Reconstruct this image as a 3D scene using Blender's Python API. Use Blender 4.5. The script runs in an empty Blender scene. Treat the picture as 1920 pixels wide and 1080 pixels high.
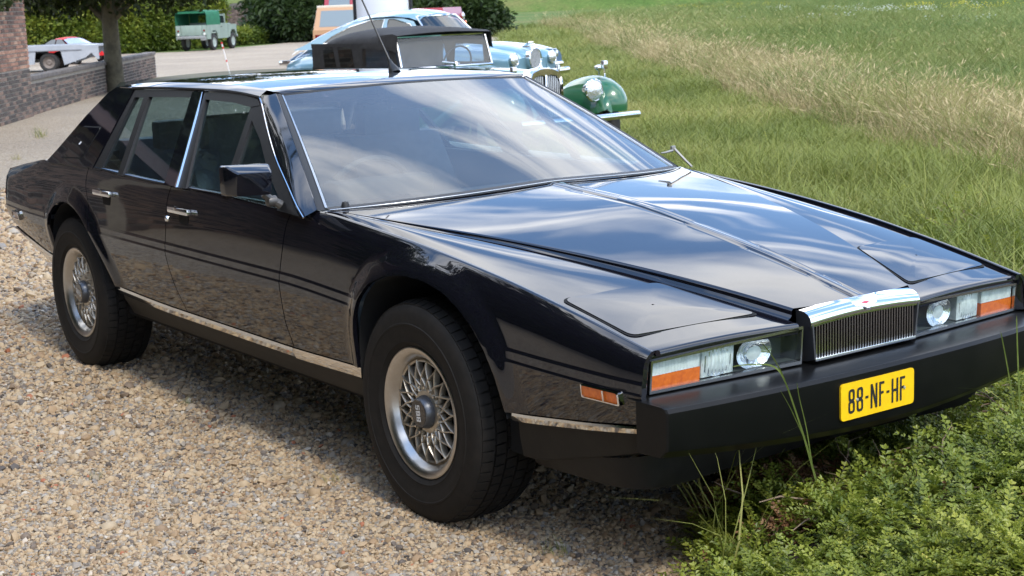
import bpy, bmesh, math, random
import numpy as np
from mathutils import Vector, Matrix

random.seed(7)
rng = np.random.default_rng(11)
SC = bpy.context.scene
COL = SC.collection
R = math.radians

# ------------------------------------------------------------------ camera
cd = bpy.data.cameras.new("camera")
cam = bpy.data.objects.new("camera", cd)
COL.objects.link(cam)
_yaw, _pitch, _roll = 2.52295, -0.183060, -0.037803
_f = Vector((math.cos(_yaw) * math.cos(_pitch), math.sin(_yaw) * math.cos(_pitch), math.sin(_pitch)))
_r = _f.cross(Vector((0, 0, 1))).normalized()
_u = _r.cross(_f)
_r2 = math.cos(_roll) * _r + math.sin(_roll) * _u
_u2 = -math.sin(_roll) * _r + math.cos(_roll) * _u
CAMPOS = Vector((3.96753, -3.29956, 1.58966))
m = Matrix.Identity(4)
for i in range(3):
    m[i][0], m[i][1], m[i][2], m[i][3] = _r2[i], _u2[i], -_f[i], CAMPOS[i]
cam.matrix_world = m
cd.sensor_width = 36.0
cd.lens = 2903.34 / 1920 * 36
cd.clip_start = 0.05
cd.clip_end = 3000
cd.dof.use_dof = True
cd.dof.focus_distance = 4.6
cd.dof.aperture_fstop = 13.0
SC.camera = cam


def gpt(px, py, z=0.0):
    """Point on the plane at height z seen at a pixel of the 1920 x 1080 photograph (used only to survey positions)."""
    d = _f + (px - 960) / 2903.34 * _r2 + (540 - py) / 2903.34 * _u2
    t = (z - CAMPOS.z) / d.z
    p = CAMPOS + t * d
    return (p.x, p.y)


# ------------------------------------------------------------------ world and sun
SUN_DIR = Vector((0.70, -0.12, 1.0)).normalized()      # towards the sun
SUN_EL = math.asin(SUN_DIR.z)
SUN_AZ = math.atan2(SUN_DIR.x, SUN_DIR.y)              # clockwise from +Y
w = bpy.data.worlds.new("World")
SC.world = w
w.use_nodes = True
nt = w.node_tree
nt.nodes.clear()
N = nt.nodes.new
L = nt.links.new
out = N("ShaderNodeOutputWorld")
sky = N("ShaderNodeTexSky")
sky.sky_type = 'NISHITA'
sky.sun_disc = False
sky.sun_elevation = SUN_EL
sky.sun_rotation = SUN_AZ
sky.air_density = 1.0
sky.dust_density = 1.2
sky.ozone_density = 1.6
bg = N("ShaderNodeBackground")
bg.inputs['Strength'].default_value = 0.15
tc = N("ShaderNodeTexCoord")
sep = N("ShaderNodeSeparateXYZ")
L(tc.outputs['Generated'], sep.inputs[0])
zz = N("ShaderNodeMath"); zz.operation = 'MAXIMUM'; zz.inputs[1].default_value = 0.0
L(sep.outputs['Z'], zz.inputs[0])
za = N("ShaderNodeMath"); za.operation = 'ADD'; za.inputs[1].default_value = 0.16
L(zz.outputs[0], za.inputs[0])
dx = N("ShaderNodeMath"); dx.operation = 'DIVIDE'
dy = N("ShaderNodeMath"); dy.operation = 'DIVIDE'
L(sep.outputs['X'], dx.inputs[0]); L(za.outputs[0], dx.inputs[1])
L(sep.outputs['Y'], dy.inputs[0]); L(za.outputs[0], dy.inputs[1])
cmb = N("ShaderNodeCombineXYZ")
L(dx.outputs[0], cmb.inputs[0]); L(dy.outputs[0], cmb.inputs[1])
mp = N("ShaderNodeMapping")
mp.vector_type = 'TEXTURE'
mp.inputs['Rotation'].default_value = (0, 0, R(58))
mp.inputs['Location'].default_value = (15.1, 8.8, 0)
mp.inputs['Scale'].default_value = (1.7, 0.8, 1)
L(cmb.outputs[0], mp.inputs[0])
n1 = N("ShaderNodeTexNoise")
n1.inputs['Scale'].default_value = 1.7
n1.inputs['Detail'].default_value = 9
n1.inputs['Roughness'].default_value = 0.52
n1.inputs['Distortion'].default_value = 0.35
L(mp.outputs[0], n1.inputs['Vector'])
cr = N("ShaderNodeValToRGB")
cr.color_ramp.elements[0].position = 0.47
cr.color_ramp.elements[1].position = 0.585
L(n1.outputs['Fac'], cr.inputs[0])
# cloud brightness: bright rims, greyer thick middles
cr2 = N("ShaderNodeValToRGB")
cr2.color_ramp.elements[0].position = 0.56
cr2.color_ramp.elements[0].color = (13.5, 13.6, 13.9, 1)
cr2.color_ramp.elements[1].position = 0.78
cr2.color_ramp.elements[1].color = (4.4, 4.6, 5.0, 1)
L(n1.outputs['Fac'], cr2.inputs[0])
mix = N("ShaderNodeMix"); mix.data_type = 'RGBA'
L(cr.outputs[0], mix.inputs['Factor'])
blue_lift = N("ShaderNodeMix"); blue_lift.data_type = 'RGBA'     # added blue that brightens the whole sky evenly
blue_lift.inputs['Factor'].default_value = 0.55
blue_lift.inputs['B'].default_value = (2.1, 4.2, 8.4, 1)
L(sky.outputs[0], blue_lift.inputs['A'])
L(blue_lift.outputs['Result'], mix.inputs['A'])
L(cr2.outputs[0], mix.inputs['B'])
L(mix.outputs['Result'], bg.inputs['Color'])
L(bg.outputs[0], out.inputs[0])

sd = bpy.data.lights.new("sun", 'SUN')
sd.energy = 1.65
sd.angle = R(11.0)
sd.color = (1.0, 0.95, 0.86)
sun = bpy.data.objects.new("sun", sd)
COL.objects.link(sun)
sun.rotation_euler = SUN_DIR.to_track_quat('Z', 'Y').to_euler()
sun.location = (0, 0, 30)

SC.view_settings.view_transform = 'Standard'
SC.view_settings.look = 'None'
SC.view_settings.exposure = 0.84
SC.view_settings.gamma = 1.0
SC.view_settings.use_curve_mapping = False
SC.render.engine = 'CYCLES'
SC.cycles.max_bounces = 8
SC.cycles.transparent_max_bounces = 24
SC.cycles.caustics_reflective = False
SC.cycles.caustics_refractive = False
SC.cycles.sample_clamp_indirect = 6


# ------------------------------------------------------------------ materials
MATS = {}


def mat(name, color=(0.5, 0.5, 0.5), rough=0.5, metal=0.0, coat=0.0, coat_rough=0.03, spec=0.5, emis=None,
        noise=None, bump=None, var=0.0, coords='Object'):
    """Principled material; noise=(scale, colour2, lo, hi) mixes a second colour in; bump=(scale, strength, dist)."""
    if name in MATS:
        return MATS[name]
    mt = bpy.data.materials.new(name)
    mt.use_nodes = True
    t = mt.node_tree
    b = t.nodes['Principled BSDF']
    b.inputs['Base Color'].default_value = (*color, 1)
    b.inputs['Roughness'].default_value = rough
    b.inputs['Metallic'].default_value = metal
    b.inputs['Coat Weight'].default_value = coat
    b.inputs['Coat Roughness'].default_value = coat_rough
    b.inputs['Specular IOR Level'].default_value = spec
    if emis:
        b.inputs['Emission Color'].default_value = (*emis[0], 1)
        b.inputs['Emission Strength'].default_value = emis[1]
    tcn = t.nodes.new("ShaderNodeTexCoord")
    csock = None
    if noise:
        nz = t.nodes.new("ShaderNodeTexNoise")
        nz.inputs['Scale'].default_value = noise[0]
        nz.inputs['Detail'].default_value = 6
        nz.inputs['Roughness'].default_value = 0.65
        t.links.new(tcn.outputs[coords], nz.inputs['Vector'])
        rp = t.nodes.new("ShaderNodeValToRGB")
        rp.color_ramp.elements[0].position = noise[2]
        rp.color_ramp.elements[1].position = noise[3]
        rp.color_ramp.elements[0].color = (*color, 1)
        rp.color_ramp.elements[1].color = (*noise[1], 1)
        t.links.new(nz.outputs['Fac'], rp.inputs[0])
        csock = rp.outputs[0]
    if var:
        oi = t.nodes.new("ShaderNodeObjectInfo")
        mr = t.nodes.new("ShaderNodeMapRange")
        mr.inputs['To Min'].default_value = 1 - var
        mr.inputs['To Max'].default_value = 1 + var
        t.links.new(oi.outputs['Random'], mr.inputs['Value'])
        mm = t.nodes.new("ShaderNodeMix"); mm.data_type = 'RGBA'; mm.blend_type = 'MULTIPLY'
        mm.inputs['Factor'].default_value = 1
        if csock:
            t.links.new(csock, mm.inputs['A'])
        else:
            mm.inputs['A'].default_value = (*color, 1)
        t.links.new(mr.outputs[0], mm.inputs['B'])
        csock = mm.outputs['Result']
    if csock:
        t.links.new(csock, b.inputs['Base Color'])
    if bump:
        nb = t.nodes.new("ShaderNodeTexNoise")
        nb.inputs['Scale'].default_value = bump[0]
        nb.inputs['Detail'].default_value = 5
        t.links.new(tcn.outputs[coords], nb.inputs['Vector'])
        bp = t.nodes.new("ShaderNodeBump")
        bp.inputs['Strength'].default_value = bump[1]
        bp.inputs['Distance'].default_value = bump[2]
        t.links.new(nb.outputs['Fac'], bp.inputs['Height'])
        t.links.new(bp.outputs[0], b.inputs['Normal'])
    MATS[name] = mt
    return mt


def glass_mat(name, tint, ior=1.5, rough=0.0, painted_haze=0.0):
    if name in MATS:
        return MATS[name]
    mt = bpy.data.materials.new(name)
    mt.use_nodes = True
    t = mt.node_tree
    t.nodes.clear()
    o = t.nodes.new("ShaderNodeOutputMaterial")
    tr = t.nodes.new("ShaderNodeBsdfTransparent")
    tr.inputs[0].default_value = (*tint, 1)
    gl = t.nodes.new("ShaderNodeBsdfGlossy")
    gl.inputs['Roughness'].default_value = rough
    gl.inputs['Color'].default_value = (1, 1, 1, 1)
    fr = t.nodes.new("ShaderNodeFresnel")
    # a thin pane reflects alike from both sides
    ge = t.nodes.new("ShaderNodeNewGeometry"); im = t.nodes.new("ShaderNodeMapRange")
    im.inputs[3].default_value = ior; im.inputs[4].default_value = 1 / ior
    t.links.new(ge.outputs['Backfacing'], im.inputs[0]); t.links.new(im.outputs[0], fr.inputs['IOR'])
    mx = t.nodes.new("ShaderNodeMixShader")
    t.links.new(fr.outputs[0], mx.inputs[0])
    base = tr.outputs[0]
    if painted_haze:  # grey diffuse mixed in, painting a pale reflected haze into the pane
        df = t.nodes.new("ShaderNodeBsdfDiffuse"); df.inputs[0].default_value = (.55, .56, .54, 1)
        nz = t.nodes.new("ShaderNodeTexNoise"); nz.inputs['Scale'].default_value = 5; nz.inputs['Detail'].default_value = 6
        mr = t.nodes.new("ShaderNodeMapRange"); mr.inputs[3].default_value = painted_haze * .6; mr.inputs[4].default_value = painted_haze * 1.4
        tcn = t.nodes.new("ShaderNodeTexCoord"); t.links.new(tcn.outputs['Object'], nz.inputs['Vector'])
        t.links.new(nz.outputs['Fac'], mr.inputs[0])
        dm = t.nodes.new("ShaderNodeMixShader"); t.links.new(mr.outputs[0], dm.inputs[0])
        t.links.new(tr.outputs[0], dm.inputs[1]); t.links.new(df.outputs[0], dm.inputs[2]); base = dm.outputs[0]
    t.links.new(base, mx.inputs[1])
    t.links.new(gl.outputs[0], mx.inputs[2])
    t.links.new(mx.outputs[0], o.inputs[0])
    MATS[name] = mt
    return mt


# ------------------------------------------------------------------ object helpers
def mesh_obj(name, V, F, material=None, parent=None, smooth=None, mats=None, fm=None, loc=None):
    me = bpy.data.meshes.new(name)
    me.from_pydata([tuple(map(float, v)) for v in V], [], [tuple(map(int, f)) for f in F])
    me.update()
    if smooth is not None:
        me.polygons.foreach_set('use_smooth', [True] * len(me.polygons))
        me.set_sharp_from_angle(angle=R(smooth))
    if mats:
        for x in mats:
            me.materials.append(x)
        if fm is not None:
            me.polygons.foreach_set('material_index', [int(i) for i in fm])
    elif material:
        me.materials.append(material)
    o = bpy.data.objects.new(name, me)
    COL.objects.link(o)
    if parent is not None:
        o.parent = parent
    if loc is not None:
        o.location = loc
    return o


def link_copy(src, name=None, parent=None, loc=None, rot=None):
    o = src.copy()
    COL.objects.link(o)
    if parent is not None:
        o.parent = parent
    if loc is not None:
        o.location = loc
    if rot is not None:
        o.rotation_euler = rot
    return o


def tag(o, label=None, cat=None, group=None, kind=None):
    if label: o['label'] = label
    if cat: o['category'] = cat
    if group: o['group'] = group
    if kind: o['kind'] = kind
    return o


def empty(name, loc=(0, 0, 0), rz=0.0):
    o = bpy.data.objects.new(name, None)
    o.empty_display_size = 0.1
    COL.objects.link(o)
    o.location = loc
    o.rotation_euler = (0, 0, rz)
    return o


class MB:
    """collects shapes into one mesh"""
    def __init__(s):
        s.V = []; s.F = []; s.M = []

    def add(s, V, F, mi=0):
        n = len(s.V)
        s.V += [tuple(v) for v in V]
        s.F += [tuple(i + n for i in f) for f in F]
        s.M += [mi] * len(F)
        return s

    def box(s, c, d, rz=0.0, mi=0, taper=1.0):
        cx, cy, cz = c; a, b, h = d[0] / 2, d[1] / 2, d[2] / 2
        V = []
        for z, k in ((-h, 1.0), (h, taper)):
            for x, y in ((-a, -b), (a, -b), (a, b), (-a, b)):
                x *= k; y *= k
                V.append((cx + x * math.cos(rz) - y * math.sin(rz), cy + x * math.sin(rz) + y * math.cos(rz), cz + z))
        F = [(3, 2, 1, 0), (4, 5, 6, 7), (0, 1, 5, 4), (1, 2, 6, 5), (2, 3, 7, 6), (3, 0, 4, 7)]
        return s.add(V, F, mi)

    def bbox(s, c, d, bev=0.01, mi=0):
        """box with chamfered edges (axis aligned)"""
        a, b, h = d[0] / 2, d[1] / 2, d[2] / 2
        e = min(bev, a * .45, b * .45, h * .45)
        bm = bmesh.new()
        bmesh.ops.create_cube(bm, size=1.0)
        for v in bm.verts:
            v.co = Vector((v.co.x * d[0], v.co.y * d[1], v.co.z * d[2]))
        bmesh.ops.bevel(bm, geom=bm.edges[:], offset=e, segments=2, affect='EDGES', profile=0.6)
        V = [(v.co.x + c[0], v.co.y + c[1], v.co.z + c[2]) for v in bm.verts]
        bm.verts.index_update()
        F = [tuple(v.index for v in f.verts) for f in bm.faces]
        bm.free()
        return s.add(V, F, mi)

    def tube(s, pts, r, n=8, mi=0, cap=True):
        pts = [Vector(p) for p in pts]
        rs = r if isinstance(r, (list, tuple)) else [r] * len(pts)
        V = []; F = []
        for i, p in enumerate(pts):
            t = (pts[min(i + 1, len(pts) - 1)] - pts[max(i - 1, 0)]).normalized()
            up = Vector((0, 0, 1)) if abs(t.z) < 0.95 else Vector((1, 0, 0))
            a = t.cross(up).normalized(); b = a.cross(t).normalized()
            for k in range(n):
                th = 2 * math.pi * k / n
                V.append(p + rs[i] * (math.cos(th) * a + math.sin(th) * b))
        for i in range(len(pts) - 1):
            for k in range(n):
                k2 = (k + 1) % n
                F.append((i * n + k, i * n + k2, (i + 1) * n + k2, (i + 1) * n + k))
        if cap:
            F.append(tuple(range(n - 1, -1, -1)))
            F.append(tuple((len(pts) - 1) * n + k for k in range(n)))
        return s.add(V, F, mi)

    def lathe(s, prof, n=32, axis='y', c=(0, 0, 0), mi=0, close=False):
        """prof: list of (radius, along)"""
        V = []; F = []
        for (r, a) in prof:
            for k in range(n):
                th = 2 * math.pi * k / n
                x, y = r * math.cos(th), r * math.sin(th)
                if axis == 'y': p = (x, a, y)
                elif axis == 'x': p = (a, x, y)
                else: p = (x, y, a)
                V.append((p[0] + c[0], p[1] + c[1], p[2] + c[2]))
        m_ = len(prof)
        for i in range(m_ - 1 + (1 if close else 0)):
            j = (i + 1) % m_
            for k in range(n):
                k2 = (k + 1) % n
                F.append((i * n + k, i * n + k2, j * n + k2, j * n + k))
        return s.add(V, F, mi)

    def prism(s, poly, h0, h1, axis='y', mi=0):
        """polygon in the plane perpendicular to axis, extruded from h0 to h1 (poly given as the other two coords in order)"""
        n = len(poly)
        def pt(p, h):
            if axis == 'y': return (p[0], h, p[1])
            if axis == 'x': return (h, p[0], p[1])
            return (p[0], p[1], h)
        V = [pt(p, h0) for p in poly] + [pt(p, h1) for p in poly]
        F = [tuple(range(n)), tuple(range(2 * n - 1, n - 1, -1))]
        for i in range(n):
            j = (i + 1) % n
            F.append((i, i + n, j + n, j))
        return s.add(V, F, mi)

    def grid(s, P, mi=0, flip=False):
        """P: array (a, b, 3)"""
        P = np.asarray(P, float)
        a, b = P.shape[:2]
        F = []
        for i in range(a - 1):
            for j in range(b - 1):
                f = (i * b + j, i * b + j + 1, (i + 1) * b + j + 1, (i + 1) * b + j)
                F.append(f[::-1] if flip else f)
        return s.add(P.reshape(-1, 3), F, mi)

    def build(s, name, material=None, parent=None, smooth=35, mats=None, loc=None, clean=False, recalc=True, flange=None):
        me = bpy.data.meshes.new(name)
        me.from_pydata([tuple(map(float, v)) for v in s.V], [], s.F)
        for x in (mats or ([material] if material else [])):
            me.materials.append(x)
        me.polygons.foreach_set('material_index', s.M)
        if clean or recalc or flange:
            bm = bmesh.new(); bm.from_mesh(me)
            if clean:
                bmesh.ops.remove_doubles(bm, verts=bm.verts[:], dist=1e-5)
                bmesh.ops.dissolve_degenerate(bm, dist=1e-6, edges=bm.edges[:])
            if flange is not None:
                be = [e for e in bm.edges if len(e.link_faces) == 1]
                r_ = bmesh.ops.extrude_edge_only(bm, edges=be)
                for v in [g for g in r_['geom'] if isinstance(g, bmesh.types.BMVert)]:
                    v.co += Vector(flange)
            if recalc:
                bmesh.ops.recalc_face_normals(bm, faces=bm.faces[:])
            bm.to_mesh(me); bm.free()
        if smooth is not None:
            me.polygons.foreach_set('use_smooth', [True] * len(me.polygons))
            me.set_sharp_from_angle(angle=R(smooth))
        o = bpy.data.objects.new(name, me)
        COL.objects.link(o)
        if parent is not None: o.parent = parent
        if loc is not None: o.location = loc
        return o


def interp(xs, ys):
    """smooth monotone-ish interpolation through knots"""
    xs = np.array(xs, float); ys = np.array(ys, float)
    d = np.diff(ys) / np.diff(xs)
    mt = np.empty_like(ys)
    mt[0], mt[-1] = d[0], d[-1]
    for i in range(1, len(xs) - 1):
        mt[i] = 0 if d[i - 1] * d[i] <= 0 else 2 * d[i - 1] * d[i] / (d[i - 1] + d[i])

    def f(x):
        x = np.asarray(x, float)
        xc = np.clip(x, xs[0], xs[-1])
        i = np.clip(np.searchsorted(xs, xc) - 1, 0, len(xs) - 2)
        h = xs[i + 1] - xs[i]; t = (xc - xs[i]) / h
        return ((2 * t**3 - 3 * t**2 + 1) * ys[i] + (t**3 - 2 * t**2 + t) * h * mt[i]
                + (-2 * t**3 + 3 * t**2) * ys[i + 1] + (t**3 - t**2) * h * mt[i + 1])
    return f


def resample(poly, step):
    P = np.array(poly, float)
    seg = np.linalg.norm(np.diff(P, axis=0), axis=1); s_ = np.concatenate([[0], np.cumsum(seg)])
    n = max(2, int(s_[-1] / step) + 1)
    t = np.linspace(0, s_[-1], n)
    return np.stack([np.interp(t, s_, P[:, k]) for k in range(P.shape[1])], 1)


def smooth_poly(poly, step=0.01, it=3):
    P = resample(poly, step)
    for _ in range(it):
        Q = P.copy(); Q[1:-1] = (P[:-2] + 2 * P[1:-1] + P[2:]) / 4; P = Q
    return P


def inset_poly(poly, d):
    """offset a convex-ish polygon inwards by d (2D)"""
    P = [Vector(p) for p in poly]
    n = len(P)
    area = sum(P[i].x * P[(i + 1) % n].y - P[(i + 1) % n].x * P[i].y for i in range(n))
    sg = 1 if area > 0 else -1
    o = []
    for i in range(n):
        a, b, c = P[i - 1], P[i], P[(i + 1) % n]
        e1 = (b - a).normalized(); e2 = (c - b).normalized()
        n1 = Vector((-e1.y, e1.x)) * sg; n2 = Vector((-e2.y, e2.x)) * sg
        k = (n1 + n2); k = k / max(0.3, k.dot(n1)) if k.length > 1e-6 else n1
        o.append(tuple(b + k * d))
    return o


def round_poly(poly, r, n=4):
    P = [Vector(p) for p in poly]; o = []
    m_ = len(P)
    for i in range(m_):
        a, b, c = P[i - 1], P[i], P[(i + 1) % m_]
        u = (a - b); v = (c - b)
        k = min(r, u.length * .45, v.length * .45)
        p, q = b + u.normalized() * k, b + v.normalized() * k
        for j in range(n + 1):
            t = j / n
            o.append(tuple((1 - t)**2 * p + 2 * t * (1 - t) * b + t * t * q))
    return o
# ================================================================== the black wedge saloon
def noise_bump_paint(name, col, rough, coat, metal=0.0, coat_rough=0.02, wav=0.0):
    m_ = mat(name, col, rough, metal=metal, coat=coat, coat_rough=coat_rough)
    if wav:
        t = m_.node_tree
        b = t.nodes['Principled BSDF']
        tcn = t.nodes.new("ShaderNodeTexCoord")
        nz = t.nodes.new("ShaderNodeTexNoise")
        nz.inputs['Scale'].default_value = 2.6
        nz.inputs['Detail'].default_value = 2
        t.links.new(tcn.outputs['Object'], nz.inputs['Vector'])
        bp = t.nodes.new("ShaderNodeBump")
        bp.inputs['Strength'].default_value = wav
        bp.inputs['Distance'].default_value = 0.02
        t.links.new(nz.outputs['Fac'], bp.inputs['Height'])
        t.links.new(bp.outputs[0], b.inputs['Coat Normal'])
        t.links.new(bp.outputs[0], b.inputs['Normal'])
    return m_


PAINT = noise_bump_paint('black_paint', (0.0055, 0.0055, 0.0085), 0.5, 1.0, coat_rough=0.035, wav=0.05)
PAINT.node_tree.nodes['Principled BSDF'].inputs['Specular IOR Level'].default_value = 0.0
PAINT.node_tree.nodes['Principled BSDF'].inputs['Coat IOR'].default_value = 1.72
SATIN = mat('satin_black', (0.007, 0.007, 0.008), 0.40, spec=.3, noise=(60, (0.011, 0.011, 0.011), 0.4, 0.6))
RUBBER = mat('black_rubber', (0.014, 0.014, 0.014), 0.55)
BUMPER = mat('bumper_black', (0.0042, 0.0043, 0.0045), 0.33, spec=.2, bump=(220, 0.05, 0.002), noise=(5, (0.0085, 0.0083, 0.0080), .45, .8))
SILL = mat('sill_black', (0.009, 0.0085, 0.008), 0.55, spec=.3, noise=(14, (0.016, 0.0145, 0.0125), 0.45, 0.75))
DARK = mat('dark_cavity', (0.004, 0.004, 0.004), 0.9)
CHROME = mat('chrome', (0.78, 0.78, 0.78), 0.06, metal=1.0)
STRIP = mat('bright_strip', (0.74, 0.72, 0.68), 0.045, metal=1.0)
LIP = mat('rim_lip_polished', (0.55, 0.53, 0.50), 0.30, metal=1.0, noise=(30, (0.5, 0.47, 0.43), 0.4, 0.7))
SPOKE = mat('rim_lattice_silver', (0.50, 0.46, 0.39), 0.36, metal=0.85, noise=(40, (0.32, 0.28, 0.22), 0.45, 0.75))
TYRE = mat('tyre_rubber', (0.0105, 0.0095, 0.0085), 0.7, spec=.25, noise=(25, (0.019, 0.016, 0.0135), 0.4, 0.75), bump=(160, 0.12, 0.002))
AMBER = mat('amber_lens', (0.92, 0.20, 0.015), 0.16, coat=0.6, noise=(70, (0.72, 0.115, 0.010), 0.35, 0.7))
REDL = mat('red_lens', (0.16, 0.012, 0.012), 0.15, coat=0.6)
REFL = mat('lamp_reflector', (0.80, 0.82, 0.83), 0.16, metal=1.0, bump=(55, 0.35, 0.01))
CLEARL = mat('ribbed_clear_lens', (0.82, 0.87, 0.86), 0.2, coat=1.0, noise=(45, (0.60, 0.66, 0.65), 0.4, 0.7))
PLATE = mat('plate_yellow', (0.86, 0.53, 0.008), 0.32, noise=(30, (0.78, 0.46, 0.01), 0.4, 0.7))
PLATEINK = mat('plate_black', (0.012, 0.012, 0.012), 0.5)
GLASS = glass_mat('door_glass', (0.66, 0.76, 0.78), 1.30, painted_haze=.010)
LAMPGLASS = glass_mat('lamp_glass', (0.88, 0.92, 0.91), 1.45)
LEATHER = mat('dark_leather', (0.085, 0.10, 0.13), 0.5, noise=(20, (0.06, 0.07, 0.09), 0.4, 0.7))
CARPET = mat('dark_trim', (0.045, 0.047, 0.052), 0.75)
CREAM = mat('pale_trim', (0.28, 0.27, 0.25), 0.6)

car = empty('wedge_saloon', (0, 0, 0))
tag(car, 'black low wedge-shaped saloon with yellow number plate and lattice wheels in the foreground', 'car')

f_yc = interp([-4.14, -3.9, -3.5, -2.9, -2.0, -1.0, -0.4, 0.2, 0.6, 0.9, 1.04], [.79, .822, .852, .864, .866, .864, .858, .848, .836, .818, .798])
f_ys = interp([-4.14, -3.9, -3.3, -2.7, -2.0, -1.2, -0.6, -0.2, 0.19, 0.585, 0.783, 0.98, 1.04], [.755, .785, .822, .832, .832, .828, .815, .808, .802, .792, .785, .776, .770])
f_zs = interp([-4.14, -3.9, -3.6, -3.25, -2.7, -2.0, -1.2, -0.6, -0.402, -0.205, -0.007, 0.19, 0.388, 0.585, 0.783, 0.98, 1.04],
              [.82, .852, .893, .93, .936, .922, .918, .911, .897, .880, .860, .836, .808, .774, .736, .694, .682])
f_chi = interp([-4.14, -2.5, -0.85, -0.35, 0.365, 1.04], [.692, .688, .684, .663, .624, .608])
f_clo = lambda x: f_chi(x) - 0.031
f_zb = interp([-4.14, -3.985, -3.6, -3.326, -2.547, -1.81, -0.88, -0.397, 0.40, 0.73, 1.05], [.59, .554, .502, .471, .435, .420, .420, .429, .437, .464, .500])
f_yb = interp([-4.14, -3.9, -3.2, -2.4, -0.35, 0.40, 0.73, 1.04], [.75, .778, .815, .832, .838, .832, .812, .774])


def side_y(x, z):
    yc, ys, zs, ch, cl, zb, yb = f_yc(x), f_ys(x), f_zs(x), f_chi(x), f_clo(x), f_zb(x), f_yb(x)
    tu = np.clip((z - ch) / np.maximum(zs - ch, 1e-3), 0, 1)
    tl = np.clip((cl - z) / np.maximum(cl - zb, 1e-3), 0, 1.3)
    y = np.where(z >= ch, yc - (yc - ys) * (0.26 * tu + 0.74 * tu**5), yc - (yc - yb) * (0.55 * tl + 0.45 * tl**2))
    k = np.clip((arch_dist(x + 0 * z, z + 0 * x) - .05) / .03, 0, 1) * .0026 if np.ndim(x) == 2 else .0026
    y = np.where(z > cl, y - k * np.clip((z - cl) / .004, 0, 1), y)
    y = np.where(z > ch, y - k * np.clip((z - ch) / .004, 0, 1), y)
    return y


ARCH_F = smooth_poly([(-.350, .39), (-.351, .45), (-.351, .523), (-.336, .600), (-.300, .669), (-.234, .727), (-.139, .762), (-.037, .776), (.076, .772), (.182, .750),
                      (.259, .715), (.333, .667), (.391, .610), (.433, .540), (.458, .465), (.470, .42)], .008, 6)
ARCH_R = smooth_poly([(-3.195, .43), (-3.207, .49), (-3.213, .56), (-3.200, .626), (-3.151, .689), (-3.066, .739), (-2.961, .767), (-2.886, .767),
                      (-2.797, .747), (-2.719, .713), (-2.646, .662), (-2.572, .590), (-2.510, .520), (-2.462, .45), (-2.452, .41)], .008, 6)


def arch_z(x):
    """lower limit of the body side caused by the wheel arches (-1 where there is none)"""
    x = np.asarray(x, float)
    o = np.full(x.shape, -1.0)
    for A in (ARCH_F, ARCH_R):
        k = np.argmax(A[:, 1])
        # take the monotone outline in x
        X, Z = A[:, 0].copy(), A[:, 1].copy()
        X[:k + 1] = np.maximum.accumulate(np.where(np.arange(k + 1) < 0, X[:k + 1], X[:k + 1]))
        X = np.maximum.accumulate(X + np.arange(len(X)) * 1e-7)
        inside = (x >= X[0]) & (x <= X[-1])
        o = np.where(inside, np.interp(x, X, Z), o)
    return o


_AP = np.concatenate([ARCH_F, ARCH_R])


def arch_dist(x, z):
    sh = x.shape
    P = np.stack([x.ravel(), z.ravel()], 1)
    d = np.full(len(P), 9.0)
    for i in range(0, len(_AP), 40):
        q = _AP[i:i + 40]
        d = np.minimum(d, np.sqrt(((P[:, None] - q[None])**2).sum(2)).min(1))
    return d.reshape(sh)


def flare(x, z):
    d = arch_dist(x, z)
    t = np.clip(1 - d / 0.075, 0, 1)
    f = 0.018 * (t * t * (3 - 2 * t))
    yc = f_yc(x)
    return f, d


def side_surface(x, z, s):
    y = side_y(x, z)
    f, d = flare(x, z)
    # the flare lifts the arch edge towards the widest line of the body
    y = np.maximum(y, y + f)
    return np.stack([x, s * y, z], -1)


DOOR_F = interp([.38, .431, .516, .653, .787, .93], [-.822, -.830, -.858, -.863, -.834, -.800])
DOOR_M = interp([.38, .435, .531, .673, .758, .95], [-1.72, -1.746, -1.806, -1.842, -1.831, -1.806])
DOOR_R = interp([.38, .676, .758, .874, .95], [-2.642, -2.646, -2.669, -2.705, -2.706])


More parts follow.
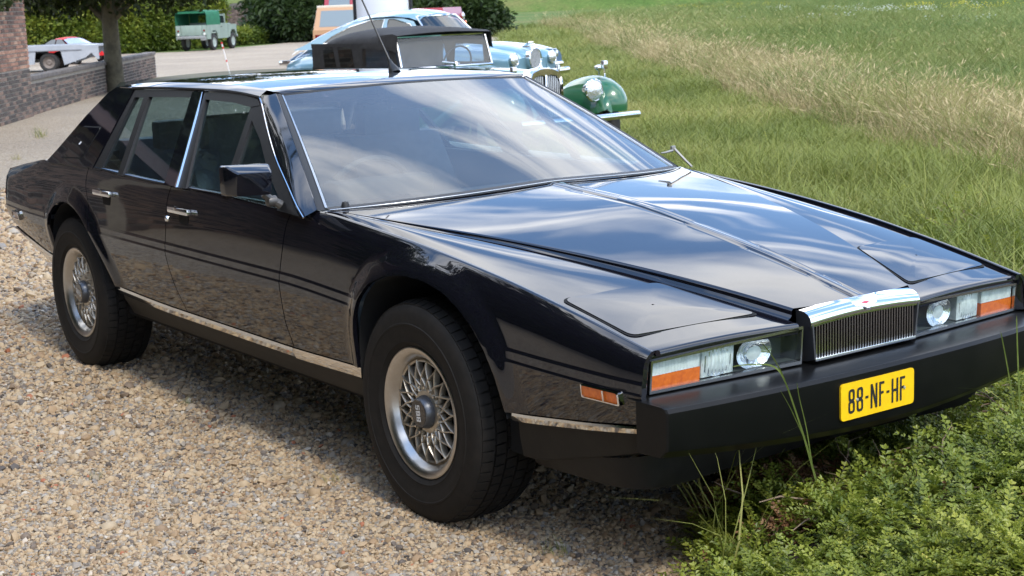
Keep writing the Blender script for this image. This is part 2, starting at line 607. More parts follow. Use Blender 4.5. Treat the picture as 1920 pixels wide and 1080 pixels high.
def side_panel(x0, x1, s, l0=None, l1=None, name='panel', parent=None, material=None, inset=0.0, lip=True):
    """body side between two upright edges given at crease height; l0 / l1 bend the edges with height"""
    cols = list(np.arange(x0, x1, .022)) + [x1]
    for A in (ARCH_F, ARCH_R):
        cols += [a for a in A[:, 0] if x0 < a < x1]
    cols = np.unique(np.round(cols, 4))
    cols = cols[np.concatenate([[True], np.diff(cols) > .0012])]
    cols[-1] = x1
    tl = np.linspace(0, 1, 24); tu = np.linspace(0, 1, 30)
    x = cols[:, None]
    zb, cl, ch, zs = f_zb(x), f_clo(x), f_chi(x), f_zs(x)
    mid = np.concatenate([cl - .004, cl, cl + .004, cl + .008, ch - .004, ch, ch + .004], 1)
    Z = np.concatenate([zb + (cl - .008 - zb) * tl[None], mid, ch + .008 + (zs - ch - .008) * tu[None]], 1)
    X = np.repeat(x, Z.shape[1], 1)
    for _ in range(3):
        Xn = np.repeat(x, Z.shape[1], 1)
        if l0 is not None:
            Xn = Xn + (l0(Z) - x0) * np.clip(1 - (x - x0) / .3, 0, 1)
        if l1 is not None:
            Xn = Xn + (l1(Z) - x1) * np.clip(1 - (x1 - x) / .3, 0, 1)
        X = Xn
        az = arch_z(X)
        Zc = np.maximum(Z, az)
        Zc = np.minimum(Zc, np.maximum(zs, az))
    P = side_surface(X, Zc, s)
    if inset:
        P[..., 1] -= s * inset
    b = MB()
    if lip:   # rolled top edge
        t = P[:, -1]
        ex = []
        for dy, dz in ((.004, .0035), (.010, .0045), (.016, .002), (.020, -.012)):
            q = t.copy(); q[:, 1] -= s * dy; q[:, 2] += dz; ex.append(q)
        P = np.concatenate([P, np.stack(ex, 1)], 1)
    b.grid(P, flip=(s < 0))
    o = b.build(name, material, parent, smooth=40, clean=True, flange=(0, -s * .016, 0))
    return o


g = .0028
for s in (-1, 1):
    fe = side_panel(DOOR_F(.68) + g, 1.012, s, lambda z: DOOR_F(z) + g, None, 'front_wing', car, PAINT)
    side_panel(DOOR_M(.68) + g, DOOR_F(.68) - g, s, lambda z: DOOR_M(z) + g, lambda z: DOOR_F(z) - g, 'front_door', car, PAINT, lip=False)
    side_panel(DOOR_R(.68) + g, DOOR_M(.68) - g, s, lambda z: DOOR_R(z) + g, lambda z: DOOR_M(z) - g, 'rear_door', car, PAINT, lip=False)
    side_panel(-3.97, DOOR_R(.68) - g, s, None, lambda z: DOOR_R(z) - g, 'rear_wing', car, PAINT)

# dark liner behind the shut lines
for s in (-1, 1):
    lin = MB()
    for xa, xb in ((-2.40, -.37), (-2.78, -2.60), (-1.04, -.72)):
        xs = np.linspace(xa, xb, 30); zt = np.linspace(0, 1, 14)
        X = np.repeat(xs[:, None], 14, 1)
        zb = np.maximum(f_zb(xs), arch_z(xs) + .03)[:, None]
        Z = zb + (f_zs(xs)[:, None] - .02 - zb) * zt[None]
        Y = side_y(X, Z) - .014
        lin.grid(np.stack([X, s * Y, Z], -1), flip=(s < 0))
    lin.build('inner_body', DARK, car, smooth=40)

# wheel housings
for s in (-1, 1):
    for cx, A in ((.06, ARCH_F), (-2.88, ARCH_R)):
        b = MB()
        P = []
        for (x, z) in A[::2]:
            P.append([(x, s * y, z + (0.012 if y < .82 else 0)) for y in (.845, .82, .60, .45)])
        b.grid(P)
        n = len(A[::2])
        pl = [(x, z + .012) for x, z in A[::2]]
        b.add([(x, s * .45, z) for x, z in pl], [tuple(range(n))])
        b.build('wheel_housing', DARK, car, smooth=40, recalc=False)

# floor pan
b = MB()
b.box((-1.25, 0, .33), (3.6, 1.50, .10))
b.box((-3.5, 0, .46), (.85, 1.1, .14))
b.build('floor_pan', DARK, car, smooth=None)

# bright sill strips and the black sills below
for s in (-1, 1):
    def strip(x0, x1, ztop, zbot, out=.004, n=40):
        xs = np.linspace(x0, x1, n); P = []
        for x in xs:
            zt, zo = float(ztop(x)), float(zbot(x)); yb = float(f_yb(x))
            P.append([(x, s * (yb - .010), zt - .001), (x, s * (yb + out), zt - .003), (x, s * (yb + out + .001), (zt + zo) / 2 + .004), (x, s * (yb - .006), zo + .002), (x, s * (yb - .022), zo)])
        b = MB(); b.grid(P, flip=(s < 0)); return b
    strip(-2.455, DOOR_F(.43) - .001, f_zb, lambda x: f_zb(x) - .039).build('sill_strip', STRIP, car, smooth=30)
    strip(DOOR_F(.43) + .001, -.352, f_zb, lambda x: f_zb(x) - .043).build('sill_strip', STRIP, car, smooth=30)
    strip(.470, 1.02, f_zb, lambda x: f_zb(x) - .031 + .009 * (x - .45)).build('wing_strip', STRIP, car, smooth=30)
    strip(-3.96, -3.20, f_zb, lambda x: f_zb(x) - .026 - .05 * (x + 4.0)).build('quarter_strip', STRIP, car, smooth=30)
    # sill
    xs = np.linspace(-2.46, -.35, 30); P = []
    for x in xs:
        zt = float(f_zb(x)) - .038; yb = float(f_yb(x))
        P.append([(x, s * (yb - .018), zt), (x, s * (yb - .024), zt - .025), (x, s * (yb - .05), .325), (x, s * (yb - .06), .302), (x, s * .74, .30)])
    b = MB(); b.grid(P, flip=(s < 0)); b.build('sill', SILL, car, smooth=40)

# ---- front valance and chin under the bumper
for (nm, zt_f, zb_f, back, yo, xe) in (('front_valance', lambda x: f_zb(x) - .030, interp([.42, .47, .77, 1.02], [.29, .286, .344, .413]), .0, .0, .0),
                                  ('chin_spoiler', interp([.45, .8, 1.1], [.33, .36, .42]), interp([.45, .52, .76, 1.03, 1.15], [.275, .262, .262, .288, .33]), .02, .028, .05)):
    for s in (-1, 1):
        P = []
        path = [(x, float(f_yb(x)) - .022) for x in np.linspace(.475 + back, .90, 12)]
        path += [(.985, .775), (1.02, .71), (1.03, .55), (1.03, .25), (1.03, 0)] if nm == 'front_valance' else [(.94, .73), (.93, .62), (.91, .45), (.90, .25), (.90, 0)]
        path = [tuple(p) for p in smooth_poly(path, .04, 4)]
        for (x, y) in path:
            zt = float(zt_f(min(x, 1.05))); zb = float(zb_f(x))
            P.append([(x, s * (y - yo), zt), (x - .004, s * (y - yo - .006), zt * .6 + zb * .4), (x - .012, s * (y - yo - .022), zb + .01), (x - .022, s * (y - yo - .045), zb), (x - .05, s * max(0, y - .12), zb + .004)])
        b = MB(); b.grid(P, flip=(s < 0)); b.build(nm, SILL, car, smooth=40, clean=True)

# ---- bumper: a swept black section
b = MB(); P = []
ys = np.concatenate([np.linspace(-.80, .80, 61)])
prof = lambda y: None
for y in ys:
    a = abs(y) / .80
    xf = 1.166 - .050 * a**2.2
    zb = .405 + .048 * a**1.6
    xr = 1.028 - .045 * max(0, (abs(y) - .24) / .52)**1.0
    P.append([(xr - .03, y, .569), (xf - .020, y, .566), (xf - .008, y, .563), (xf, y, .553), (xf - .002, y, zb + .012), (xf - .006, y, zb), (xf - .030, y, zb - .022), (xf - .12, y, zb - .024)])
b.grid(P)
for s in (-1, 1):       # return to the wings
    e = [np.array(p) for p in (P[0] if s < 0 else P[-1])]
    Q = []
    for k, t in ((0, 0.0), (1, .05), (2, .25), (3, 1.0)):
        row = []
        for p in e:
            row.append((p[0] + (1.000 - p[0]) * t if p[0] > 1.0 else p[0], p[1] + s * (.004 + .006 * t) * (k > 0), p[2]))
        Q.append(row)
    b.grid(Q, flip=(s > 0))
b.build('front_bumper', BUMPER, car, smooth=18, clean=True)

# number plate
pl = MB()
poly = round_poly([(-.228, .433), (.070, .433), (.070, .536), (-.228, .536)], .012, 3)
PX = 1.1685
pl.prism([(y, z) for y, z in poly], PX - .006, PX, 'x')
plate = pl.build('number_plate', PLATE, car, smooth=30)


def glyph_strokes(ch, w_, h_, t_):
    """bars and rings of the narrow plate lettering: lists of polygons"""
    o = []
    bar = lambda x0, y0, x1, y1: [(x0, y0), (x1, y0), (x1, y1), (x0, y1)]
    if ch == '-': o.append(bar(.1 * w_, .46 * h_, .9 * w_, .46 * h_ + t_))
    if ch in 'NHF': o.append(bar(0, 0, t_, h_))
    if ch in 'NH': o.append(bar(w_ - t_, 0, w_, h_))
    if ch == 'N': o.append([(t_, h_), (0, h_), (w_ - t_, 0), (w_, 0)])
    if ch == 'H': o.append(bar(t_, .46 * h_, w_ - t_, .46 * h_ + t_))
    if ch == 'F': o.append(bar(t_, h_ - t_, w_, h_)); o.append(bar(t_, .50 * h_, w_ * .85, .50 * h_ + t_))
    return o


def ring_mesh(b, cx, cy, w_, h_, t_, put):
    outer = round_poly([(cx - w_ / 2, cy - h_ / 2), (cx + w_ / 2, cy - h_ / 2), (cx + w_ / 2, cy + h_ / 2), (cx - w_ / 2, cy + h_ / 2)], w_ * .46, 6)
    inner = round_poly([(cx - w_ / 2 + t_, cy - h_ / 2 + t_), (cx + w_ / 2 - t_, cy - h_ / 2 + t_), (cx + w_ / 2 - t_, cy + h_ / 2 - t_), (cx - w_ / 2 + t_, cy + h_ / 2 - t_)], w_ * .3, 6)
    n = len(outer)
    V = [put(p) for p in outer] + [put(p) for p in inner]
    b.add(V, [(i, (i + 1) % n, n + (i + 1) % n, n + i) for i in range(n)])


gl = MB()
pen = -.200
h_, t_ = .069, .0072
for ch in "88-NF-HF":
    w_ = {'-': .015, '8': .0255, 'N': .027, 'F': .0205, 'H': .027}[ch]
    put = lambda p, pen=pen: (PX + .0012, pen + p[0], .450 + p[1])
    if ch == '8':
        ring_mesh(gl, w_ / 2, h_ * .265, w_, h_ * .53, t_, put)
        ring_mesh(gl, w_ / 2, h_ * .745 - .0005, w_ * .94, h_ * .51, t_, lambda p, put=put: (put(p)[0] + .0003, put(p)[1], put(p)[2]))
    else:
        for q, poly in enumerate(glyph_strokes(ch, w_, h_, t_)):
            gl.add([(put(p)[0] + .0003 * q, put(p)[1], put(p)[2]) for p in poly], [tuple(range(len(poly)))])
    pen += w_ + .0078
gl.build('plate_lettering', PLATEINK, plate, smooth=None, recalc=False)
for y in (-.165, .028):
    sc_ = MB(); sc_.lathe([(0.0, PX + .0035), (.004, PX + .003), (.005, PX)], 10, 'x', (0, y, .485))
    sc_.build('plate_screw', mat('screw_zinc', (.55, .55, .5), .4, metal=.7), plate)

# ---- bonnet, wing decks
f_yh = interp([-.72, -.55, -.356, -.163, .031, .225, .419, .613, .806, 1.0, 1.05], [.815, .765, .712, .655, .593, .527, .459, .388, .314, .238, .218])
f_zh = interp([-.72, -.55, -.356, -.163, .031, .225, .419, .613, .806, 1.0, 1.05], [.926, .9175, .906, .892, .877, .858, .834, .805, .770, .727, .715])
f_zc = interp([-.45, -.408, .025, .41, .585, .8, 1.026, 1.06], [.956, .953, .920, .860, .830, .784, .729, .720])
WSX = lambda v: -.632 + .215 * (1 - np.abs(v)**2.5)
WSZ = lambda v: .917 + .037 * (1 - np.abs(v)**1.35)
rows = []
V_ = np.concatenate([np.linspace(-1, -.06, 34), [-.035, -.022, -.016, -.008, 0, .008, .016, .022, .035], np.linspace(.06, 1, 34)])
U_ = np.linspace(0, 1, 60)
P = np.zeros((len(U_), len(V_), 3))
for j, v in enumerate(V_):
    xr = WSX(v) + .022
    xf = 1.030 - .028 * abs(v)**2
    x = xf + (xr - xf) * U_
    yh, zh, zc = f_yh(x), f_zh(x), f_zc(x)
    z = zh + (zc - zh) * (1 - (0.55 * abs(v) + 0.45 * v * v))
    ay = np.abs(v * yh)
    rid = np.where(ay < .0135, .0028, np.where(ay < .019, .0028 * (1 - (ay - .0135) / .0055), 0))
    z = z + rid - np.where((ay > .017) & (ay < .024), .0012, 0)
    P[:, j] = np.stack([x, v * yh, z], 1)
b = MB(); b.grid(P)
for s in (-1, 1):
    E_ = P[:, 0] if s < 0 else P[:, -1]
    w_ = np.clip((E_[:, 0] + .62) / 1.5, 0.06, 1) * .030
    rr = []
    for dy, k in ((0, 0), (.004, .10), (.007, .25), (.0065, .62), (.012, .86), (.020, .985), (.025, 1.15), (.028, 1.45)):
        q = E_.copy(); q[:, 1] += s * dy; q[:, 2] -= w_ * k; rr.append(q)
    b.grid(np.stack(rr, 1), flip=(s < 0))
bonnet = b.build('bonnet', PAINT, car, smooth=25, recalc=True)

f_wall = lambda x: np.clip((x + .62) / 1.5, 0.06, 1) * .030


def deck_pt(x, t, s):
    """t = 0 at the wing edge, 1 at the bonnet wall"""
    yo = f_ys(x) - .0195; yi = f_yh(x) + .026
    zo = f_zs(x) - .0075; zi = f_zh(x) - f_wall(x) + .001
    return np.stack([x, s * (yo + (yi - yo) * t), zo + (zi - zo) * t + .006 * np.sin(np.pi * t)], -1)


for s in (-1, 1):
    T_ = np.linspace(0, 1, 22)
    P = []
    for t in T_:
        xf = .986 + .042 * t
        x = np.linspace(xf, -.60 + .01 * t, 56)
        col = deck_pt(x, t, s)
        nose = []
        for dx_, dz_ in ((.006, -.030), (.010, -.016), (.009, -.006), (.005, -.0015)):
            q = col[0].copy(); q[0] += dx_; q[2] += dz_; nose.append(q)
        P.append(np.concatenate([np.array(nose), col]))
    b = MB(); b.grid(np.array(P), flip=(s > 0))
    deck = b.build('wing_top', PAINT, car, smooth=40)
    # pop-up lamp cover: corners rear-outer, front-outer, front-inner, rear-inner
    cn = [(.608, .735), (.898, .731), (.942, .318), (.645, .418)]
    def cover(dz, grow, n=18):
        """patch over the four corners with rounded corners lying dz above the deck"""
        poly = inset_poly(cn, -grow)
        rp = round_poly(poly, .030, 5)
        cx, cy = np.mean([p[0] for p in rp]), np.mean([p[1] for p in rp])
        rings = []
        for k in list(np.linspace(1.0, .02, 16)):
            ring = []
            for (x, y) in rp:
                xx, yy = cx + (x - cx) * k, cy + (y - cy) * k
                yo = float(f_ys(xx)) - .0195; yi = float(f_yh(xx)) + .026
                t = (yy - yo) / (yi - yo)
                ring.append(deck_pt(np.array(xx), np.array(min(max(t, 0), .985)), s) + np.array([0, 0, dz]))
            rings.append(ring)
        return rings
    b = MB()
    rg = cover(.0022, .0065)
    n = len(rg[0])
    V = [p for r_ in rg for p in r_]
    F = [(i * n + k, i * n + (k + 1) % n, (i + 1) * n + (k + 1) % n, (i + 1) * n + k) for i in range(len(rg) - 1) for k in range(n)]
    b.add(V, F); b.build('lamp_cover_gap', DARK, deck, smooth=60)
    b = MB()
    rg = cover(.0050, 0.0)
    low = cover(.0015, 0.0)[0]
    V = list(low) + [p for r_ in rg for p in r_]
    F = [(i * n + k, i * n + (k + 1) % n, (i + 1) * n + (k + 1) % n, (i + 1) * n + k) for i in range(len(rg)) for k in range(n)]
    b.add(V, F); b.build('lamp_cover', PAINT, deck, smooth=40)

# ---- lamp units beside the grille
def lamp_pt(a, h, s, d=0.0):
    """a 0 outer .. 1 inner, h 0 bottom .. 1 top, d depth behind the face"""
    o_t, o_b, i_t, i_b = (.998, .755, .662), (.990, .757, .573), (1.036, .236, .682), (1.030, .238, .574)
    t = [o_t[k] + (i_t[k] - o_t[k]) * a for k in range(3)]
    q = [o_b[k] + (i_b[k] - o_b[k]) * a for k in range(3)]
    p = [q[k] + (t[k] - q[k]) * h for k in range(3)]
    return (p[0] - d, s * p[1], p[2])


BEZ = mat('lamp_bezel', (.50, .50, .49), .24, metal=1.0)
for s in (-1, 1):
    hl = MB()
    # bezel ring
    e1, e2 = .010, .075
    o = [(0, 0), (1, 0), (1, 1), (0, 1)]; i_ = [(e1, e2 * 1.2), (1 - e1, e2 * 1.2), (1 - e1, 1 - e2), (e1, 1 - e2)]
    V = [lamp_pt(a, h, s, .006) for a, h in o] + [lamp_pt(a, h, s, -.003) for a, h in o] + [lamp_pt(a, h, s, -.003) for a, h in i_] + [lamp_pt(a, h, s, .02) for a, h in i_]
    F = []
    for r_ in range(3):
        for k in range(4):
            F.append((r_ * 4 + k, r_ * 4 + (k + 1) % 4, r_ * 4 + 4 + (k + 1) % 4, r_ * 4 + 4 + k))
    hl.add(V, F)
    unit = hl.build('headlamp_unit', BEZ, car, smooth=20)
    b = MB()
    V = [lamp_pt(a, h, s, d) for d in (.016, .075) for a, h in i_]
    b.add(V, [(4, 5, 6, 7)] + [(k, (k + 1) % 4, 4 + (k + 1) % 4, 4 + k) for k in range(4)])
    b.build('lamp_housing', mat('lamp_housing_dark', (.07, .085, .085), .3), unit, smooth=None)

    def block(a0, a1, h0, h1, d0, d1, m_, nm, ribs=0, bulge=0.0, na=18, nh=6):
        P = []
        for ia in range(na + 1):
            row = []
            for ih in range(nh + 1):
                ta, th = ia / na, ih / nh
                d = d0 - bulge * (1 - (2 * ta - 1)**2) * (1 - (2 * th - 1)**2) + (.0025 * math.cos(ta * ribs * 2 * math.pi) if ribs else 0)
                row.append(lamp_pt(a0 + (a1 - a0) * ta, h0 + (h1 - h0) * th, s, d))
            P.append(row)
        b = MB(); b.grid(P, flip=(s < 0))
        V = [lamp_pt(a, h, s, d) for d in (d0, d1) for a, h in ((a0, h0), (a1, h0), (a1, h1), (a0, h1))]
        b.add(V, [(k, (k + 1) % 4, 4 + (k + 1) % 4, 4 + k) for k in range(4)])
        return b.build(nm, m_, unit, smooth=40, recalc=False)
    block(.018, .330, .50, .94, .010, .05, CLEARL, 'side_lamp', ribs=16, na=64)
    block(.014, .330, .08, .49, .008, .05, AMBER, 'turn_signal', ribs=0)
    block(.350, .560, .12, .93, .016, .06, CLEARL, 'dipped_lamp', ribs=9, bulge=.008, na=48)
    # inner lamp: bright bowl behind a fluted round lens
    b = MB(); P = []
    for r_ in np.linspace(0, 1, 9):
        row = []
        for k in range(33):
            th = 2 * math.pi * k / 32
            row.append(lamp_pt(.715 + .118 * r_ * math.cos(th), .50 + .45 * r_ * math.sin(th), s, .050 - .026 * r_**2))
        P.append(row)
    b.grid(P); b.build('main_beam_bowl', REFL, unit, smooth=60)
    b = MB(); b.grid([[lamp_pt(.715 + .050 * q * math.cos(2 * math.pi * k / 20), .48 + .20 * q * math.sin(2 * math.pi * k / 20), s, .022 + .004 * q) for k in range(21)] for q in (0.0, .6, 1.0)])
    b.build('main_beam_lens', CLEARL, unit, smooth=60)
    b = MB(); P = [[lamp_pt(.45 + .095 * q * math.cos(2 * math.pi * k / 24), .5 + .40 * q * math.sin(2 * math.pi * k / 24), s, .0145 - .003 * (1 - q)) for k in range(25)] for q in (0.0, .5, 1.0)]
    b.grid(P); b.build('dipped_bowl', REFL, unit, smooth=60)
    b = MB()
    b.add([lamp_pt(a, h, s, .004) for a, h in i_], [(0, 1, 2, 3)])
    b.build('lamp_glass', LAMPGLASS, unit, smooth=None)
    # body strip closing the corner between lamp and wing flank
    b = MB(); P = []
    for z in np.linspace(.575, .683, 8):
        hz = (z - .573) / .089
        row = [lamp_pt(-.004, hz, s, .004)]
        y_ = float(side_y(np.array(1.012), np.array(z)))
        row += [(1.006, s * (y_ - .022), z), (1.011, s * (y_ - .008), z), (1.011, s * (y_ - .0005), z), (1.008, s * (y_ + .0005), z)]
        P.append(row)
    b.grid(P, flip=(s > 0)); b.build('wing_corner', PAINT, car, smooth=60)
    # inner panel behind the lamps
    b = MB(); b.grid([[lamp_pt(a, h, s, .08) for a in (-.02, 1.05)] for h in (-.3, 1.25)]); b.build('nose_panel', DARK, car, smooth=None)

# ---- grille
gr = MB()
zt = lambda y: .7135 + .010 * (1 - (y / .227)**2)
Ys = np.linspace(-.226, .226, 33)
P = []
for y in Ys:
    z0 = zt(y)
    k = 1 - .0 * abs(y)
    P.append([(1.000 + .028 * (1 - (y / .226)**2), y, z0 + .009), (1.030, y, z0 + .006), (1.045, y, z0 - .001), (1.055, y, z0 - .012), (1.0585, y, z0 - .026), (1.056, y, z0 - .037), (1.040, y, z0 - .038)])
gr.grid(P)
gf = gr.build('grille_surround', CHROME, car, smooth=50)
for s in (-1, 1):      # side posts
    b = MB(); V = []
    yt, yb_ = .226, .209
    side = [(1.0, .720), (1.045, .7125), (1.0565, .695), (1.0585, .68), (1.056, .585), (1.02, .574), (.99, .574)]
    n = len(side)
    fy = lambda z: yb_ + (yt - yb_) * (z - .574) / .14
    V = [(x, s * fy(z), z) for x, z in side] + [(x, s * (fy(z) - .006), z) for x, z in side]
    b.add(V, [tuple(range(n)), tuple(range(2 * n - 1, n - 1, -1))] + [(i, (i + 1) % n, n + (i + 1) % n, n + i) for i in range(n)])
    b.build('grille_side', mat('grille_side_grey', (.10, .10, .11), .32, metal=.6), gf, smooth=20)
b = MB()
b.bbox((1.051, 0, .584), (.016, .418, .009), .003)
b.build('grille_rail', CHROME, gf)
b = MB()
b.box((1.02, 0, .64), (.004, .41, .12))
b.build('grille_back', DARK, gf, smooth=None)
VANE = mat('grille_vane', (.55, .55, .54), .12, metal=1.0)
van = MB()
van.add([(1.030, -.0030, .586), (1.0535, -.0024, .586), (1.0535, .0024, .586), (1.030, .0030, .586),
         (1.030, -.0030, .688), (1.0535, -.0024, .684), (1.0535, .0024, .684), (1.030, .0030, .688)],
        [(0, 1, 2, 3), (7, 6, 5, 4), (0, 4, 5, 1), (1, 5, 6, 2), (2, 6, 7, 3), (3, 7, 4, 0)])
v0 = van.build('vane', VANE, gf, smooth=None)
nv = 37
for i in range(nv):
    y = -.200 + .400 * i / (nv - 1)
    o = v0 if i == 0 else link_copy(v0, parent=gf)
    o.location = (0, y, .0 if abs(y) > .1 else .003)
# badge: pale wings with a red centre
b = MB()
wing = [(-.052, .010), (-.046, .016), (-.030, .012), (-.012, .010), (0, .013), (.012, .010), (.030, .012), (.046, .016), (.052, .010), (.044, -.001), (.028, -.006), (.012, -.009), (.006, -.015), (-.006, -.015), (-.012, -.009), (-.028, -.006), (-.044, -.001)]
nB = Vector((.72, 0, .69))
def bad(p, h): return (1.0505 + h * .72 - p[1] * .69, p[0], .7105 + h * .69 + p[1] * .72)
n = len(wing)
b.add([bad(p, .0005) for p in wing] + [bad(p, .0045) for p in wing], [tuple(range(2 * n - 1, n - 1, -1))] + [(i, (i + 1) % n, n + (i + 1) % n, n + i) for i in range(n)])
b2 = MB(); b2.add([bad((x * 1.10, y * 1.25 - .0003), .0003) for x, y in wing], [tuple(range(n))])
bd = b.build('wing_badge', mat('badge_enamel', (.70, .72, .72), .2, coat=.8), gf, smooth=None)
b2.build('badge_rim', mat('badge_rim_grey', (.05, .05, .055), .4), bd, smooth=None, recalc=False)
b = MB(); b.add([bad(p, .0052) for p in ((-.016, .004), (0, -.001), (.016, .004), (.010, .007), (0, .0085), (-.010, .007))], [(0, 1, 2, 3, 4, 5)])
b.build('badge_centre', mat('badge_red', (.45, .03, .06), .25, coat=.6), bd, smooth=None, recalc=False)

# ---- side markers
def marker(x0, x1, z0, z1, split, m_, s, nm):
    def pt(x, z, o): return (x, s * (float(side_y(np.array(x), np.array(z))) + o), z)
    cx, cz = (x0 + x1) / 2, (z0 + z1) / 2
    b = MB()
    rp = round_poly([(x0, z0), (x1, z0), (x1, z1), (x0, z1)], .006, 2)
    yb = max(abs(pt(x, z, 0)[1]) for x, z in rp)
    base = [pt(x, z, -.004) for x, z in rp]
    lift = lambda x, z, o: (x, s * (abs(pt(x, z, 0)[1]) * .75 + yb * .25 + o), z)
    top = [lift(x, z, .013) for x, z in rp]
    ins = [lift(cx + (x - cx) * .93, cz + (z - cz) * .80, .014) for x, z in rp]
    inn = [lift(cx + (x - cx) * .93, cz + (z - cz) * .80, .007) for x, z in rp]
    n = len(rp)
    b.add(base + top + ins + inn, [(r_ * n + i, r_ * n + (i + 1) % n, (r_ + 1) * n + (i + 1) % n, (r_ + 1) * n + i) for r_ in range(3) for i in range(n)])
    if split:
        xm = x0 + (x1 - x0) * split
        b.add([lift(xm + a, z, .0145) for a, z in ((-.003, z0 + .005), (.003, z0 + .005), (.003, z1 - .005), (-.003, z1 - .005))], [(0, 1, 2, 3)])
    o = b.build(nm, CHROME, car, smooth=30)
    b = MB(); b.add([lift(cx + (x - cx) * .94, cz + (z - cz) * .82, .0105) for x, z in rp], [tuple(range(n))])
    b.build('lens', m_, o, smooth=None)


for s in (-1, 1):
    marker(.804, .950, .545, .583, .60, AMBER, s, 'front_marker')
    marker(-3.80, -3.685, .608, .648, 0, REDL, s, 'rear_marker')

# ---- glasshouse
YG = lambda z: .83 - .65 * (z - .92) + .05 * (z - .92) * (z - 1.28) * -1.0


def gplate(poly, off, th, name, m_, s, parent=car, smooth=25):
    """plate on the side window plane; off = how far its face stands outside the glass plane"""
    out = [(x, s * (float(YG(z)) + off), z) for x, z in poly]
    inn = [(x, s * (float(YG(z)) + off - th), z) for x, z in poly]
    n = len(poly)
    b = MB()
    b.add(out + inn, [tuple(range(n)), tuple(range(2 * n - 1, n - 1, -1))] + [(i, (i + 1) % n, n + (i + 1) % n, n + i) for i in range(n)])
    return b.build(name, m_, parent, smooth=smooth)


def lerp2(a, b, t): return (a[0] + (b[0] - a[0]) * t, a[1] + (b[1] - a[1]) * t)


